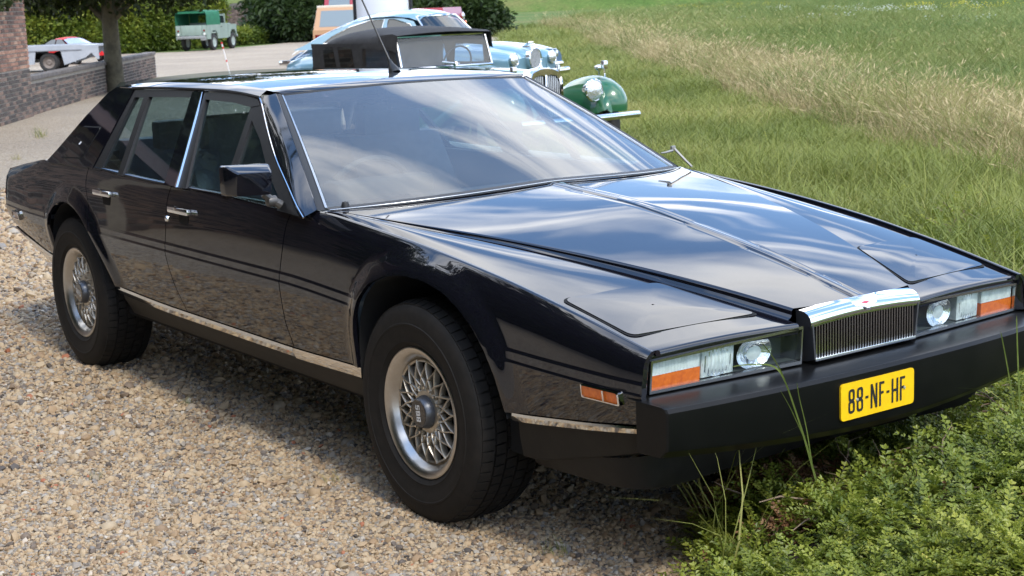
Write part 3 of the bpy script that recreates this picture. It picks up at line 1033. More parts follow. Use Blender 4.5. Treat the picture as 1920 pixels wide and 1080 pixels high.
BEAD = [(-1.408, 1.266), (-1.385, 1.258), (-1.33, 1.226), (-1.258, 1.182), (-1.15, 1.121), (-1.036, 1.06), (-.867, .985), (-.735, .925), (-.66, .897)]
DRIP = [(-2.66, 1.272), (-2.509, 1.277), (-2.2, 1.281), (-1.964, 1.282), (-1.716, 1.282), (-1.55, 1.276), (-1.408, 1.266)]
for s in (-1, 1):
    # front door window surround
    FR = [(-1.725, .918), (-1.911, 1.271), (-1.716, 1.276), (-1.55, 1.270), (-1.415, 1.258), (-1.33, 1.222), (-1.258, 1.176), (-1.15, 1.115), (-1.036, 1.053), (-.867, .978), (-.76, .930), (-.735, .908)]
    GL1 = [(-1.652, .925), (-1.871, 1.247), (-1.60, 1.243), (-1.445, 1.231), (-1.335, .922)]
    GL2 = [(-1.285, .920), (-1.385, 1.185), (-1.24, 1.12), (-1.06, 1.018), (-.90, .945), (-.865, .908)]
    # frame pieces (butted strips around the two panes)
    # rear upright
    gplate([(-1.725, .918), (-1.911, 1.271), (-1.871, 1.247), (-1.652, .920)], .010, .02, 'window_frame', SATIN, s)
    gplate([(-1.911, 1.271), (-1.716, 1.2765), (-1.55, 1.270), (-1.415, 1.258), (-1.375, 1.238), (-1.445, 1.229), (-1.60, 1.241), (-1.871, 1.2455)], .011, .02, 'window_frame', SATIN, s)
    gplate([(-1.445, 1.229), (-1.375, 1.238), (-1.385, 1.185), (-1.285, .918), (-1.335, .918)], .009, .02, 'window_frame', SATIN, s)
    gplate([(-1.375, 1.238), (-1.33, 1.222), (-1.258, 1.176), (-1.15, 1.115), (-1.036, 1.053), (-.867, .978), (-.76, .925), (-.70, .898), (-.865, .904), (-.90, .945), (-1.06, 1.018), (-1.24, 1.12), (-1.385, 1.185)], .0105, .02, 'window_frame', SATIN, s)
    gplate(GL1, .0, .004, 'door_window', GLASS, s)
    gplate(GL2, .001, .004, 'quarter_window', GLASS, s)
    # belt rail under the panes
    for xa, xb in ((-2.64, -1.78), (-1.76, -.72)):
        b = MB(); P = []
        for x in np.linspace(xa, xb, 24):
            z = float(f_zs(x)); y = float(f_ys(x))
            P.append([(x, s * (y + .0005), z - .002), (x, s * (y - .001), z + .003), (x, s * (y - .010), z + .008), (x, s * (y - .022), z + .008), (x, s * (y - .04), z - .01)])
        b.grid(P, flip=(s < 0)); b.build('belt_rail', PAINT, car, smooth=50)
    # bright bead along the pillar
    b = MB(); b.tube([(x, s * (float(YG(z)) + .014), z) for x, z in smooth_poly(BEAD, .03, 2)], .0035, 6); b.build('pillar_bead', CHROME, car)
    # centre pillar with its bright edge
    gplate([(-1.849, .922), (-2.018, 1.272), (-1.930, 1.275), (-1.738, .922)], .016, .03, 'centre_pillar', PAINT, s)
    gplate([(-1.737, .921), (-1.929, 1.274), (-1.919, 1.2735), (-1.725, .921)], .019, .03, 'pillar_strip', CHROME, s)
    # rear door
    gplate([(-2.626, 1.265), (-2.018, 1.277), (-2.018, 1.249), (-2.44, 1.240), (-2.49, 1.236), (-2.60, 1.234)], .010, .02, 'window_frame', SATIN, s)
    gplate([(-2.49, 1.236), (-2.44, 1.240), (-2.299, .925), (-2.354, .925)], .011, .02, 'window_frame', SATIN, s)
    gplate([(-2.640, .930), (-2.626, 1.265), (-2.59, 1.234), (-2.556, .930)], .0105, .02, 'window_frame', SATIN, s)
    gplate([(-2.299, .928), (-2.44, 1.241), (-2.016, 1.250), (-1.847, .922)], .0, .004, 'door_window', GLASS, s)
    gplate([(-2.556, .932), (-2.589, 1.235), (-2.49, 1.237), (-2.354, .928)], .001, .004, 'quarter_window', GLASS, s)
    # rear pillar
    CP = [(-2.652, .934), (-2.640, 1.275), (-2.74, 1.282), (-2.847, 1.272), (-2.913, 1.243), (-3.031, 1.141), (-3.161, .998), (-3.235, .927)]
    rp_ = gplate(CP, .013, .05, 'rear_pillar', PAINT, s)
    FL = [(-2.986, 1.094), (-2.785, 1.098), (-2.826, .969), (-3.068, .960)]
    gplate(round_poly(inset_poly(FL, -.005), .012, 3), .0137, .004, 'flap_gap', DARK, s, rp_)
    fl = gplate(round_poly(FL, .012, 3), .0160, .006, 'filler_flap', PAINT, s, rp_)
    b = MB()
    for dx_, w_ in ((0, .012),):
        c = (-2.925, 1.028)
        b.add([(c[0] + a, s * (float(YG(c[1] + e)) + .0166), c[1] + e) for a, e in ((-.013, -.006), (.004, -.008), (.015, .004), (-.003, .007))], [(0, 1, 2, 3)])
    b.build('flap_emblem', mat('emblem_white', (.7, .72, .75), .3), fl if False else rp_, smooth=None)
    # pillar between door frame and wing: drain channel
    b = MB(); b.tube([(x, s * (float(YG(z)) + .012), z) for x, z in smooth_poly(DRIP, .04, 1)], .006, 6); b.build('drip_rail', SATIN, car)
    # roof rail
    RE = [(-2.85, 1.272), (-2.66, 1.288), (-2.36, 1.299), (-1.98, 1.303), (-1.73, 1.302), (-1.535, 1.297), (-1.345, 1.288)]
    RY = [.578, .578, .580, .580, .582, .584, .590]
    fr_y, fr_z = interp([p[0] for p in RE], RY), interp([p[0] for p in RE], [p[1] for p in RE])
    dz_ = interp([p[0] for p in DRIP], [p[1] for p in DRIP])
    b = MB(); P = []
    for x in np.linspace(-2.80, -1.40, 30):
        z0 = float(dz_(x)); y0 = float(YG(z0)) + .014
        y1, z1 = float(fr_y(x)), float(fr_z(x))
        P.append([(x, s * y0, z0 - .003), (x, s * (y0 + .002), z0 + .003), (x, s * (y1 * .5 + y0 * .5 + .004), (z0 + z1) / 2 + .001), (x, s * (y1 + .003), z1 - .001), (x, s * (y1 - .004), z1 + .002)])
    b.grid(P, flip=(s < 0)); b.build('roof_rail', PAINT, car, smooth=30)

# roof skin
f_ry, f_rz = fr_y, fr_z
P = []
Vr = np.linspace(-1, 1, 41)
for u in np.linspace(0, 1, 44):
    row = []
    for v in Vr:
        xf = -1.348 + .020 * (1 - v * v)
        xr = -2.84 - .06 * (1 - v * v)
        x = xf + (xr - xf) * u
        xe = min(max(x, -2.85), -1.345)
        ye, ze = float(f_ry(xe)), float(f_rz(xe))
        crown = .024 * (1 - v * v) * (1 - .35 * u)
        z = ze + crown
        if x > -1.42: z -= .004 * ((x + 1.42) / .08)**2 * .35
        row.append((x, v * ye, z))
    P.append(row)
b = MB(); b.grid(P); roof = b.build('roof', PAINT, car, smooth=60)
# windscreen: base curve to header curve
def ws_pt(v, t, off=0.0):
    bx, by, bz = float(WSX(v)), .782 * v, float(WSZ(v))
    tx, ty, tz = -1.325 + .078 * (1 - v * v), .564 * v, 1.274 + .0185 * (1 - v * v)
    x = bx + (tx - bx) * t; y = by + (ty - by) * t; z = bz + (tz - bz) * t + .012 * math.sin(math.pi * t)
    n_ = Vector((.43, .35 * v, .85)).normalized()
    return (x + n_.x * off, y + n_.y * off, z + n_.z * off)


SCREEN = glass_mat('windscreen_glass', (.64, .71, .68), 1.85, painted_haze=.085)
t_ = SCREEN.node_tree
tcn = t_.nodes.new("ShaderNodeTexCoord"); sp = t_.nodes.new("ShaderNodeSeparateXYZ")
t_.links.new(tcn.outputs['Object'], sp.inputs[0])
mr = t_.nodes.new("ShaderNodeMapRange"); mr.inputs[1].default_value = 1.205; mr.inputs[2].default_value = 1.245
t_.links.new(sp.outputs['Z'], mr.inputs[0])
mxc = t_.nodes.new("ShaderNodeMix"); mxc.data_type = 'RGBA'
mxc.inputs['A'].default_value = (.64, .71, .68, 1); mxc.inputs['B'].default_value = (.13, .10, .13, 1)
t_.links.new(mr.outputs[0], mxc.inputs['Factor'])
t_.links.new(mxc.outputs['Result'], [n for n in t_.nodes if n.type == 'BSDF_TRANSPARENT'][0].inputs[0])
b = MB(); b.grid([[ws_pt(v, t) for v in np.linspace(-.992, .992, 41)] for t in np.linspace(.012, .992, 24)], flip=True)
b.build('windscreen', SCREEN, car, smooth=60)
# pillars, rubber and bright trim round the screen
for s in (-1, 1):
    b = MB(); P = []
    for t in np.linspace(0, 1, 24):
        p = ws_pt(s * 1.03, t)
        # matching point on the bead line
        q = np.array(smooth_poly(BEAD, .02, 2))
        k = (len(q) - 1) * (1 - t); i = min(int(k), len(q) - 2); f_ = k - i
        bx, bz = q[i] * (1 - f_) + q[i + 1] * f_
        by = float(YG(bz)) + .012
        o = np.array((bx, s * by, bz)); e = np.array(p)
        m1 = e * .62 + o * .38 + np.array([.004, s * .006, .004]); m2 = e * .25 + o * .75 + np.array([.002, s * .007, .002])
        P.append([o, o * .93 + m2 * .07 + np.array([0, s * .003, 0]), m2, m1, e * .9 + o * .1 + np.array([.006, s * .003, .008]), e + np.array([0, 0, .004])])
    b.grid(np.array(P), flip=(s > 0)); b.build('windscreen_pillar', PAINT, car, smooth=30)
    b = MB(); b.grid([[ws_pt(s * v, t, o) for v, o in ((1.04, .003), (1.035, .007), (1.010, .006), (1.004, .002))] for t in np.linspace(-.005, 1.0, 20)], flip=(s > 0)); b.build('screen_rubber', RUBBER, car, smooth=40)
    b = MB(); b.grid([[ws_pt(s * v, t, o) for v, o in ((1.005, .002), (1.004, .006), (.995, .005), (.993, .000))] for t in np.linspace(.01, .985, 20)], flip=(s > 0)); b.build('screen_trim', BEZ, car, smooth=40)
vs = np.linspace(-1.0, 1.0, 33)
b = MB(); b.grid([[ws_pt(v, t, o) for t, o in ((1.004, .001), (1.000, .003), (.992, .002), (.990, .000))] for v in vs], flip=True); b.build('header_rubber', RUBBER, car, smooth=40)
# painted header between roof skin and rubber
P = []
for v in np.linspace(-1, 1, 41):
    a = ws_pt(v, 1.003, .003); xf = -1.348 + .020 * (1 - v * v)
    ye, ze = float(f_ry(-1.345)), float(f_rz(-1.345)); top = (xf, v * ye, ze + .024 * (1 - v * v) - .0014)
    mid = [(a[k] * .5 + top[k] * .5) + (0.003 if k == 0 else (.003 if k == 2 else 0)) for k in range(3)]
    P.append([a, mid, top])
b = MB(); b.grid(P, flip=False); b.build('roof_header', PAINT, car, smooth=50)
b = MB(); b.grid([[(ws_pt(v, 0)[0] + .036, ws_pt(v, 0)[1] * 1.01, ws_pt(v, 0)[2] - .0015), (ws_pt(v, 0)[0] + .026, ws_pt(v, 0)[1] * 1.005, ws_pt(v, 0)[2] + .003), ws_pt(v, .012, .004), ws_pt(v, .020, .001)] for v in vs], flip=True); b.build('scuttle_rubber', RUBBER, car, smooth=40)
b = MB(); b.tube([(ws_pt(v, 0)[0] + .034, ws_pt(v, 0)[1] * 1.008, ws_pt(v, 0)[2] + .0045) for v in np.linspace(-1, 1, 81)], .0024, 10); b.build('scuttle_trim', BEZ, car, smooth=80)
b = MB(); b.lathe([(.0, .03), (.010, .028), (.014, .018), (.016, .0)], 12, 'z', (-.60, -.728, .915)); b.build('washer_jet', RUBBER, car)
# far wiper with its upright arm
b = MB()
b.tube([(-.545, .800, .925), (-.565, .780, .955), (-.59, .765, .985), (-.600, .758, .998)], .005, 6)
b.bbox((-.604, .756, .999), (.012, .020, .018), .004)
b.tube([(-.600, .75, .990), (-.598, .715, .986), (-.60, .69, .985)], [.006, .004, .003], 6)
b.build('wiper', mat('wiper_metal', (.28, .27, .25), .4, metal=.6), car)

# rear window, boot lid, rear panel
b = MB(); b.grid([[(-2.90 - .36 * t - .03 * (1 - v * v), v * (.575 + .21 * t), 1.290 - .345 * t + .02 * (1 - v * v)) for v in np.linspace(-1, 1, 21)] for t in np.linspace(0, 1, 8)]); b.build('rear_window', glass_mat('rear_glass', (.5, .56, .55), 1.52), car, smooth=60)
P = []
for x in np.linspace(-3.22, -3.98, 24):
    P.append([(x, v * (float(f_ys(x)) - .018), float(f_zs(x)) + .012 * (1 - v * v) - .004) for v in np.linspace(-1, 1, 25)])
b = MB(); b.grid(P); b.build('boot_lid', PAINT, car, smooth=60)
b = MB(); b.grid([[(-3.975 - .16 * (1 - abs(v)**3), v * (float(side_y(np.array(-3.97), np.array(z)))), z) for v in np.linspace(-1, 1, 21)] for z in np.linspace(.565, .846, 8)]); b.build('tail_panel', PAINT, car, smooth=60)
b = MB(); b.bbox((-4.03, 0, .50), (.14, 1.20, .14), .03); b.build('rear_bumper', BUMPER, car)
for s in (-1, 1):
    b = MB(); b.bbox((-4.10, s * .50, .73), (.02, .36, .08), .006)
    b.build('tail_lamp', REDL, car)

# ---- handles, lock
for s in (-1, 1):
    for xc, z in ((-2.468, .842), (-1.668, .834)):
        y = float(side_y(np.array(xc), np.array(z)))
        b = MB(); b.bbox((xc, s * (y + .014), z), (.190, .022, .024), .006)
        b.bbox((xc - .085, s * (y + .004), z), (.018, .03, .022), .004); b.bbox((xc + .085, s * (y + .004), z), (.018, .03, .022), .004)
        h = b.build('door_handle', CHROME, car)
        b = MB(); b.prism(round_poly([(xc - .03, z - .052), (xc + .055, z - .052), (xc + .055, z - .012), (xc - .03, z - .012)], .012, 3), s * (y + .0045), s * (y + .0), 'y'); b.build('handle_recess', DARK, h, smooth=None)
    b = MB(); z = .789; x = -1.812
    y = float(side_y(np.array(x), np.array(z)))
    b.lathe([(0, s * (y + .008)), (.010, s * (y + .007)), (.013, s * (y + .002)), (.013, s * y - s * .01)], 14, 'y', (x, 0, z)); b.build('door_lock', CHROME, car)

# ---- door mirror
for s in (-1,):
    y0, y1, z0, z1 = .885, 1.055, .970, 1.074
    b = MB()
    face = round_poly([(y0, z0), (y1, z0 + .006), (y1, z1 + .004), (y0, z1 - .002)], .014, 4)
    cy, cz = (y0 + y1) / 2, (z0 + z1) / 2 - .004
    rings = [(-.872, 1.0, 0), (-.835, 1.02, 0), (-.826, 1.0, 0), (-.792, .80, -.008), (-.786, .76, -.010), (-.785, .5, -.010)]
    V = []; n = len(face)
    for xx, k, dz in rings:
        V += [(xx + (.22 * (z - cz) * k if xx > -.80 else 0), s * (cy + (y - cy) * k), cz + (z - cz) * k + dz) for y, z in face]
    b.add(V, [(i * n + k, i * n + (k + 1) % n, (i + 1) * n + (k + 1) % n, (i + 1) * n + k) for i in range(len(rings) - 1) for k in range(n)] + [tuple((len(rings) - 1) * n + k for k in range(n))])
    mo = b.build('door_mirror', PAINT, car, smooth=30)
    b = MB(); b.add([(-.868, s * (cy + (y - cy) * .95), cz + (z - cz) * .93) for y, z in face], [tuple(range(n))]); b.build('mirror_glass', CHROME, mo, smooth=None)
    b = MB(); b.tube([(-.855, s * .905, .968), (-.85, s * .875, .945), (-.845, s * .845, .925)], [.012, .014, .017], 10); b.lathe([(0, s * .895), (.016, s * .893), (.019, s * .885), (.019, s * .86)], 16, 'y', (-.852, 0, .940)); b.build('mirror_stalk', mat('stalk_metal', (.10, .095, .09), .4, metal=.5), mo)

# ---- aerial
b = MB(); base = Vector((-1.60, .10, 1.318))
b.tube([base + Vector((.012, 0, -.006)), base + Vector((0, 0, .012)), base + Vector((-.015, 0, .030)), base + Vector((-.028, 0, .05))], [.026, .022, .012, .007], 12)
b.tube([base + Vector((-.02, 0, .04)), base + Vector((-.15, 0, .205)), base + Vector((-.40, 0, .52))], [.005, .0038, .0022], 8)
b.build('roof_aerial', mat('aerial_black', (.012, .012, .012), .4), car)

# ---- cabin
b = MB()
b.grid([[(ws_pt(v, 0.02)[0] - .01 - .30 * t, .80 * v * (1 - .06 * t), ws_pt(v, 0)[2] - .035 - .02 * t - (.06 if t > .9 else 0)) for v in np.linspace(-1, 1, 21)] for t in (0, .3, .6, .85, 1)])
b.box((-.98, 0, .79), (.10, 1.44, .18))
b.bbox((-.99, -.36, .93), (.12, .42, .07), .02)
b.build('dashboard', CARPET, car, smooth=50)
b = MB()
cw = Vector((-1.10, -.36, .86)); ax = Vector((-.9, 0, .42)).normalized(); e1 = Vector((0, 1, 0)); e2 = ax.cross(e1)
pts = [cw + .19 * (math.cos(t) * e1 + math.sin(t) * e2) for t in np.linspace(0, 2 * math.pi, 33)]
b.tube(pts, .013, 8, cap=False); b.tube([cw - .19 * e1, cw, cw + .19 * e1], .012, 6); b.tube([cw, cw + Vector((.3, 0, -.12))], .03, 8)
b.build('steering_wheel', CARPET, car)
for (x, y, wd) in ((-1.78, -.38, .54), (-1.78, .38, .54), (-2.62, 0, 1.30)):
    b = MB()
    b.bbox((x + .18, y, .55), (.55, wd, .20), .06)
    P = []
    for t in np.linspace(0, 1, 10):
        row = []
        for v in np.linspace(-1, 1, 13):
            row.append((x - .08 - .22 * t + .04 * (1 - v * v) * math.sin(math.pi * t) , y + v * wd / 2 * (1 - .12 * t), .60 + .42 * t))
        P.append(row)
    b.grid(P); Pb = np.array(P); Pb[..., 0] -= .13; b.grid(Pb, flip=True)
    for j in (0, -1):
        b.grid(np.stack([np.array(P)[:, j], Pb[:, j]], 1), flip=(j == 0))
    b.grid(np.stack([np.array(P)[-1], Pb[-1]], 1))
    b.build('seat', LEATHER, car, smooth=50)
    if wd < 1:
        b = MB(); b.bbox((x - .355, y, 1.075), (.10, .30, .17), .035); b.tube([(x - .34, y, .98), (x - .35, y, 1.04)], .012, 6); b.build('headrest', LEATHER, car, smooth=50)
b = MB(); b.bbox((-2.77, .33, 1.045), (.09, .30, .13), .03); b.bbox((-2.77, -.33, 1.045), (.09, .30, .13), .03); b.build('headrest', LEATHER, car, smooth=50)
b = MB(); b.bbox((-1.30, 0.0, 1.215), (.03, .22, .06), .012); b.tube([(-1.27, 0, 1.27), (-1.29, 0, 1.23)], .007, 6); b.build('inside_mirror', CARPET, car)
b = MB()
for s in (-1, 1):
    b.bbox((-1.33, s * .33, 1.243), (.13, .36, .014), .006)
b.build('sun_visor', CREAM, car)
b = MB(); b.box((-1.6, 0, .46), (2.6, 1.5, .05)); b.box((-2.98, 0, .75), (.04, 1.5, .45)); b.box((-3.05, 0, .925), (.34, 1.46, .02))
for s in (-1, 1): b.box((-1.6, s * .775, .68), (2.2, .03, .46))
b.build('cabin_lining', CARPET, car, smooth=None)
b = MB(); b.grid([[(x, v * .55, 1.268 + .02 * (1 - v * v)) for v in np.linspace(-1, 1, 9)] for x in (-1.36, -2.0, -2.82)]); b.build('headlining', CREAM, car)

# ---- wheels
def make_tyre():
    b = MB()
    w2 = .118
    prof = [(.205, -.098), (.212, -.104), (.222, -.111), (.226, -.1145), (.230, -.1135), (.255, -.1215), (.277, -.1235), (.279, -.1252), (.284, -.1252), (.286, -.1232), (.300, -.1215), (.318, -.119), (.335, -.110), (.343, -.100), (.3455, -.085), (.3455, .085), (.343, .100), (.335, .110), (.318, .119), (.290, .1235), (.255, .122), (.225, .112), (.205, .098)]
    b.lathe(prof, 96, 'y')
    # tread blocks: five ribs of bent blocks with grooves between them
    nb = 62
    ribs = [(-.104, -.068), (-.060, -.026), (-.018, .018), (.026, .060), (.068, .104)]
    for ri, (a0, a1) in enumerate(ribs):
        for k in range(nb):
            th0 = 2 * math.pi * (k + .5 * (ri % 2)) / nb; dth = 2 * math.pi / nb * .84
            V = []
            for rr_ in (.340, .3535):
                for (ta, aa, zg) in ((0, a0, 0), (.5, a0, .22), (1, a0, 0), (1, a1, .35), (.5, a1, .57), (0, a1, .35)):
                    sh = .0 if abs(aa) < .1 else -.009 if rr_ > .35 else -.004
                    th = th0 + dth * (ta + zg * .35)
                    r2 = rr_ + sh
                    V.append((r2 * math.cos(th), aa, r2 * math.sin(th)))
            b.add(V, [(6, 7, 8, 9, 10, 11), (0, 1, 7, 6), (1, 2, 8, 7), (2, 3, 9, 8), (3, 4, 10, 9), (4, 5, 11, 10), (5, 0, 6, 11)])
        # shoulder lugs on the outer ribs
    return b


def make_wheel():
    """axle along y, outer face towards -y; origin at the wheel centre"""
    e = []
    ty = make_tyre().build('tyre', TYRE, None, smooth=35)
    b = MB()
    b.lathe([(.158, -.060), (.166, -.070), (.172, -.078), (.180, -.092), (.188, -.101), (.196, -.105), (.2045, -.107), (.2085, -.105), (.2085, -.100), (.203, -.096)], 80, 'y')
    lip = b.build('rim_lip', LIP, None, smooth=28)
    b = MB()
    b.lathe([(.166, -.060), (.160, .02), (.158, .10), (.17, .11)], 48, 'y'); b.lathe([(.0, .05), (.16, .05)], 32, 'y')
    barrel = b.build('rim_barrel', mat('rim_barrel_grey', (.08, .075, .07), .5, metal=.6), None, smooth=40)
    # lattice: crossing pairs of blades
    n = 18
    b = MB()
    for k in range(n):
        for sg in (-1, 1):
            P = []
            for t in np.linspace(0, 1, 9):
                r_ = .060 + (.164 - .060) * t
                ang = 2 * math.pi * k / n + sg * (2 * math.pi / n) * .5 * math.cos(math.pi * min(1, t / .94))
                hw = (.0046 - .0018 * t)
                yf = -.076 - .004 * t**2 - .010 * math.sin(math.pi * t)
                tx, tz = -math.sin(ang), math.cos(ang)
                cx, cz = r_ * math.cos(ang), r_ * math.sin(ang)
                P.append([(cx - tx * hw, yf + .022, cz - tz * hw), (cx - tx * hw, yf + .003, cz - tz * hw), (cx - tx * hw * .5, yf, cz - tz * hw * .5), (cx + tx * hw * .5, yf, cz + tz * hw * .5), (cx + tx * hw, yf + .003, cz + tz * hw), (cx + tx * hw, yf + .022, cz + tz * hw)])
            b.grid(P)
    b.lathe([(.168, -.060), (.163, -.079), (.157, -.076), (.156, -.04)], 60, 'y')
    b.lathe([(.040, -.082), (.066, -.080), (.074, -.072), (.074, -.03)], 40, 'y')
    lat = b.build('rim_lattice', SPOKE, None, smooth=35)
    b = MB()
    for k in range(n):
        a = 2 * math.pi * (k + .5) / n
        b.lathe([(0, -.0895), (.004, -.089), (.0052, -.084), (.0052, -.055)], 8, 'y', (.079 * math.cos(a), 0, .079 * math.sin(a)))
    bolts = b.build('rim_bolt', mat('rim_bolt_bright', (.7, .64, .55), .3, metal=1.0), None)
    b = MB()
    b.lathe([(.053, -.06), (.053, -.085), (.050, -.094), (.046, -.106), (.0435, -.1085), (.0, -.1085)], 32, 'y')
    cap = b.build('hub_cap', mat('hub_cap_grey', (.11, .115, .125), .35, metal=.7), None, smooth=30)
    b = MB(); b.lathe([(.0, -.1096), (.0415, -.1096), (.0425, -.1085)], 32, 'y')
    disc = b.build('cap_disc', mat('cap_black', (.01, .01, .012), .25, coat=.5), None)
    # three letters across the cap
    b = MB()
    def quad(pts, q):
        b.add([(x, -.1102 - .0001 * q, z) for x, z in pts], [tuple(range(len(pts)))])
    def lett(ch, x0):
        w_, h_, t_ = .0150, .0235, .0045
        bar = lambda a0, c0, a1, c1, q=0: quad([(x0 + a0, c0 - h_ / 2), (x0 + a1, c0 - h_ / 2), (x0 + a1, c1 - h_ / 2), (x0 + a0, c1 - h_ / 2)], q)
        bar(0, 0, w_, t_); bar(0, h_ - t_, w_, h_); bar(0, h_ / 2 - t_ / 2, w_, h_ / 2 + t_ / 2)
        if ch == 'B':
            bar(0, 0, t_, h_, 1); bar(w_ - t_, 0, w_ + .0006, h_ / 2 - .001, 1); bar(w_ - t_, h_ / 2 + .001, w_, h_, 1)
        else:
            bar(w_ - t_, 0, w_, h_ / 2, 1); bar(0, h_ / 2, t_, h_, 1)
    for ch, x0 in (('B', -.0265), ('B', -.0078), ('S', .0109)):
        lett(ch, x0)
    let = b.build('cap_lettering', mat('cap_white', (.7, .7, .68), .4), None, smooth=None, recalc=False)
    return [ty, lip, barrel, lat, bolts, cap, disc, let]


pieces = make_wheel()
ty0 = pieces[0]
wheels = [(0.0, -1), (-2.916, -1), (0.0, 1), (-2.916, 1)]
YW = .847 - .1065
for i, (x, s) in enumerate(wheels):
    spin = (R(-96), R(20), R(40), R(70))[i]
    lst = pieces if i == 0 else [link_copy(p) for p in pieces]
    root = lst[0]
    root.parent = car
    root.location = (x, s * YW, .3445)
    root.rotation_euler = (0, spin, 0 if s < 0 else math.pi)
    for c in lst[1:]:
        c.parent = root
    root.name = 'wheel' if i == 0 else 'wheel.%03d' % i
# ================================================================== ground
def node_mat(name, build):
    mt = bpy.data.materials.new(name); mt.use_nodes = True
    t = mt.node_tree
    build(t, t.nodes['Principled BSDF'], t.nodes.new, t.links.new)
    MATS[name] = mt
    return mt


def ramp(t, fac, stops):
    r_ = t.nodes.new("ShaderNodeValToRGB")
    e = r_.color_ramp.elements
    while len(e) < len(stops): e.new(0.5)
    for k, (p, c) in zip(e, stops):
        k.position = p; k.color = (*c, 1)
    t.links.new(fac, r_.inputs[0])
    return r_.outputs[0]


def noise(t, scale, detail=5, rough=.6, vec=None, dist=0.0):
    n_ = t.nodes.new("ShaderNodeTexNoise")
    n_.inputs['Scale'].default_value = scale; n_.inputs['Detail'].default_value = detail
    n_.inputs['Roughness'].default_value = rough; n_.inputs['Distortion'].default_value = dist
    if vec is not None: t.links.new(vec, n_.inputs['Vector'])
    return n_.outputs['Fac']


def mixc(t, fac, a, b, mode='MIX'):
    n_ = t.nodes.new("ShaderNodeMix"); n_.data_type = 'RGBA'; n_.blend_type = mode
    for s_, v in (('Factor', fac), ('A', a), ('B', b)):
        if isinstance(v, (int, float)): n_.inputs[s_].default_value = v
        elif isinstance(v, tuple): n_.inputs[s_].default_value = (*v, 1)
        else: t.links.new(v, n_.inputs[s_])
    return n_.outputs['Result']


def gravel_nodes(t, b, N_, L_):
    tcn = N_("ShaderNodeTexCoord"); ob = tcn.outputs['Object']
    v = N_("ShaderNodeTexVoronoi"); v.inputs['Scale'].default_value = 62; v.inputs['Randomness'].default_value = 1
    L_(ob, v.inputs['Vector'])
    hue = N_("ShaderNodeSeparateColor"); L_(v.outputs['Color'], hue.inputs[0])
    stones = ramp(t, hue.outputs[0], [(0.0, (0.189, 0.146, 0.112)), (.2, (0.447, 0.353, 0.241)), (.45, (0.568, 0.473, 0.353)), (.65, (0.396, 0.344, 0.284)), (.82, (0.619, 0.550, 0.456)), (1.0, (0.499, 0.396, 0.267))])
    big = noise(t, .35, 4, .6, ob)
    tone = ramp(t, big, [(.3, (.80, .78, .76)), (.7, (1.06, 1.04, 1.0))])
    col = mixc(t, 1.0, stones, tone, 'MULTIPLY')
    cr_ = N_("ShaderNodeMapRange"); cr_.inputs[1].default_value = .0; cr_.inputs[2].default_value = .75; cr_.inputs[3].default_value = 1.0; cr_.inputs[4].default_value = .55
    L_(v.outputs['Distance'], cr_.inputs[0])
    col = mixc(t, 1.0, col, cr_.outputs[0], 'MULTIPLY')  # shade in the crevices between stones put into the colour
    L_(col, b.inputs['Base Color'])
    b.inputs['Roughness'].default_value = .8
    bp = N_("ShaderNodeBump"); bp.inputs['Strength'].default_value = .9; bp.inputs['Distance'].default_value = .012; bp.invert = True
    L_(v.outputs['Distance'], bp.inputs['Height']); L_(bp.outputs[0], b.inputs['Normal'])


GRAVEL = node_mat('gravel', gravel_nodes)


def field_nodes(t, b, N_, L_):
    tcn = N_("ShaderNodeTexCoord"); ob = tcn.outputs['Object']
    a = noise(t, .09, 6, .65, ob)
    f = noise(t, 2.2, 6, .7, ob)
    c1 = ramp(t, a, [(.35, (.060, .115, .024)), (.5, (.095, .145, .036)), (.66, (.150, .150, .055))])
    c2 = ramp(t, f, [(.3, (.55, .55, .5)), (.7, (1.25, 1.25, 1.2))])
    L_(mixc(t, 1.0, c1, c2, 'MULTIPLY'), b.inputs['Base Color'])
    b.inputs['Roughness'].default_value = .95
    b.inputs['Specular IOR Level'].default_value = .1


FIELD = node_mat('field_soil_and_turf', field_nodes)
SOIL = mat('bed_soil', (.035, .026, .018), .95, noise=(9, (.075, .05, .032), .4, .65), bump=(30, .6, .03))

b = MB(); b.add([(-1600, -1600, -.03), (1600, -1600, -.03), (1600, 1600, -.03), (-1600, 1600, -.03)], [(0, 1, 2, 3)])
tag(b.build('meadow_ground', FIELD, None, smooth=None), kind='structure')

GRAVEL_EDGE = [(6.0, -6.0), (2.4, -2.2), (1.45, -.95), (.85, -.45), (.50, .08), (-.4, .8), (-2.0, 1.5), (-5.0, 3.3), (-8.6, 5.0), (-15.0, 9.9), (-24, 16.2), (-38, 26.5), (-66, 46.5), (-72, 40.5)]
poly = [(40, -40), (12, -10)] + GRAVEL_EDGE + [(-62.5, 30.5), (-58, 24.5), (-66, 12), (-90, 8), (-90, -40)]
b = MB(); b.add([(x, y, 0) for x, y in poly], [tuple(range(len(poly)))])
tag(b.build('gravel_yard', GRAVEL, None, smooth=None), kind='structure')

# ================================================================== geometry-node scatter
def protos(name, objs):
    c = bpy.data.collections.new(name)
    for i, o in enumerate(objs):
        COL.objects.unlink(o)
        c.objects.link(o)
        o.name = '%s_%02d' % (name, i)
    return c


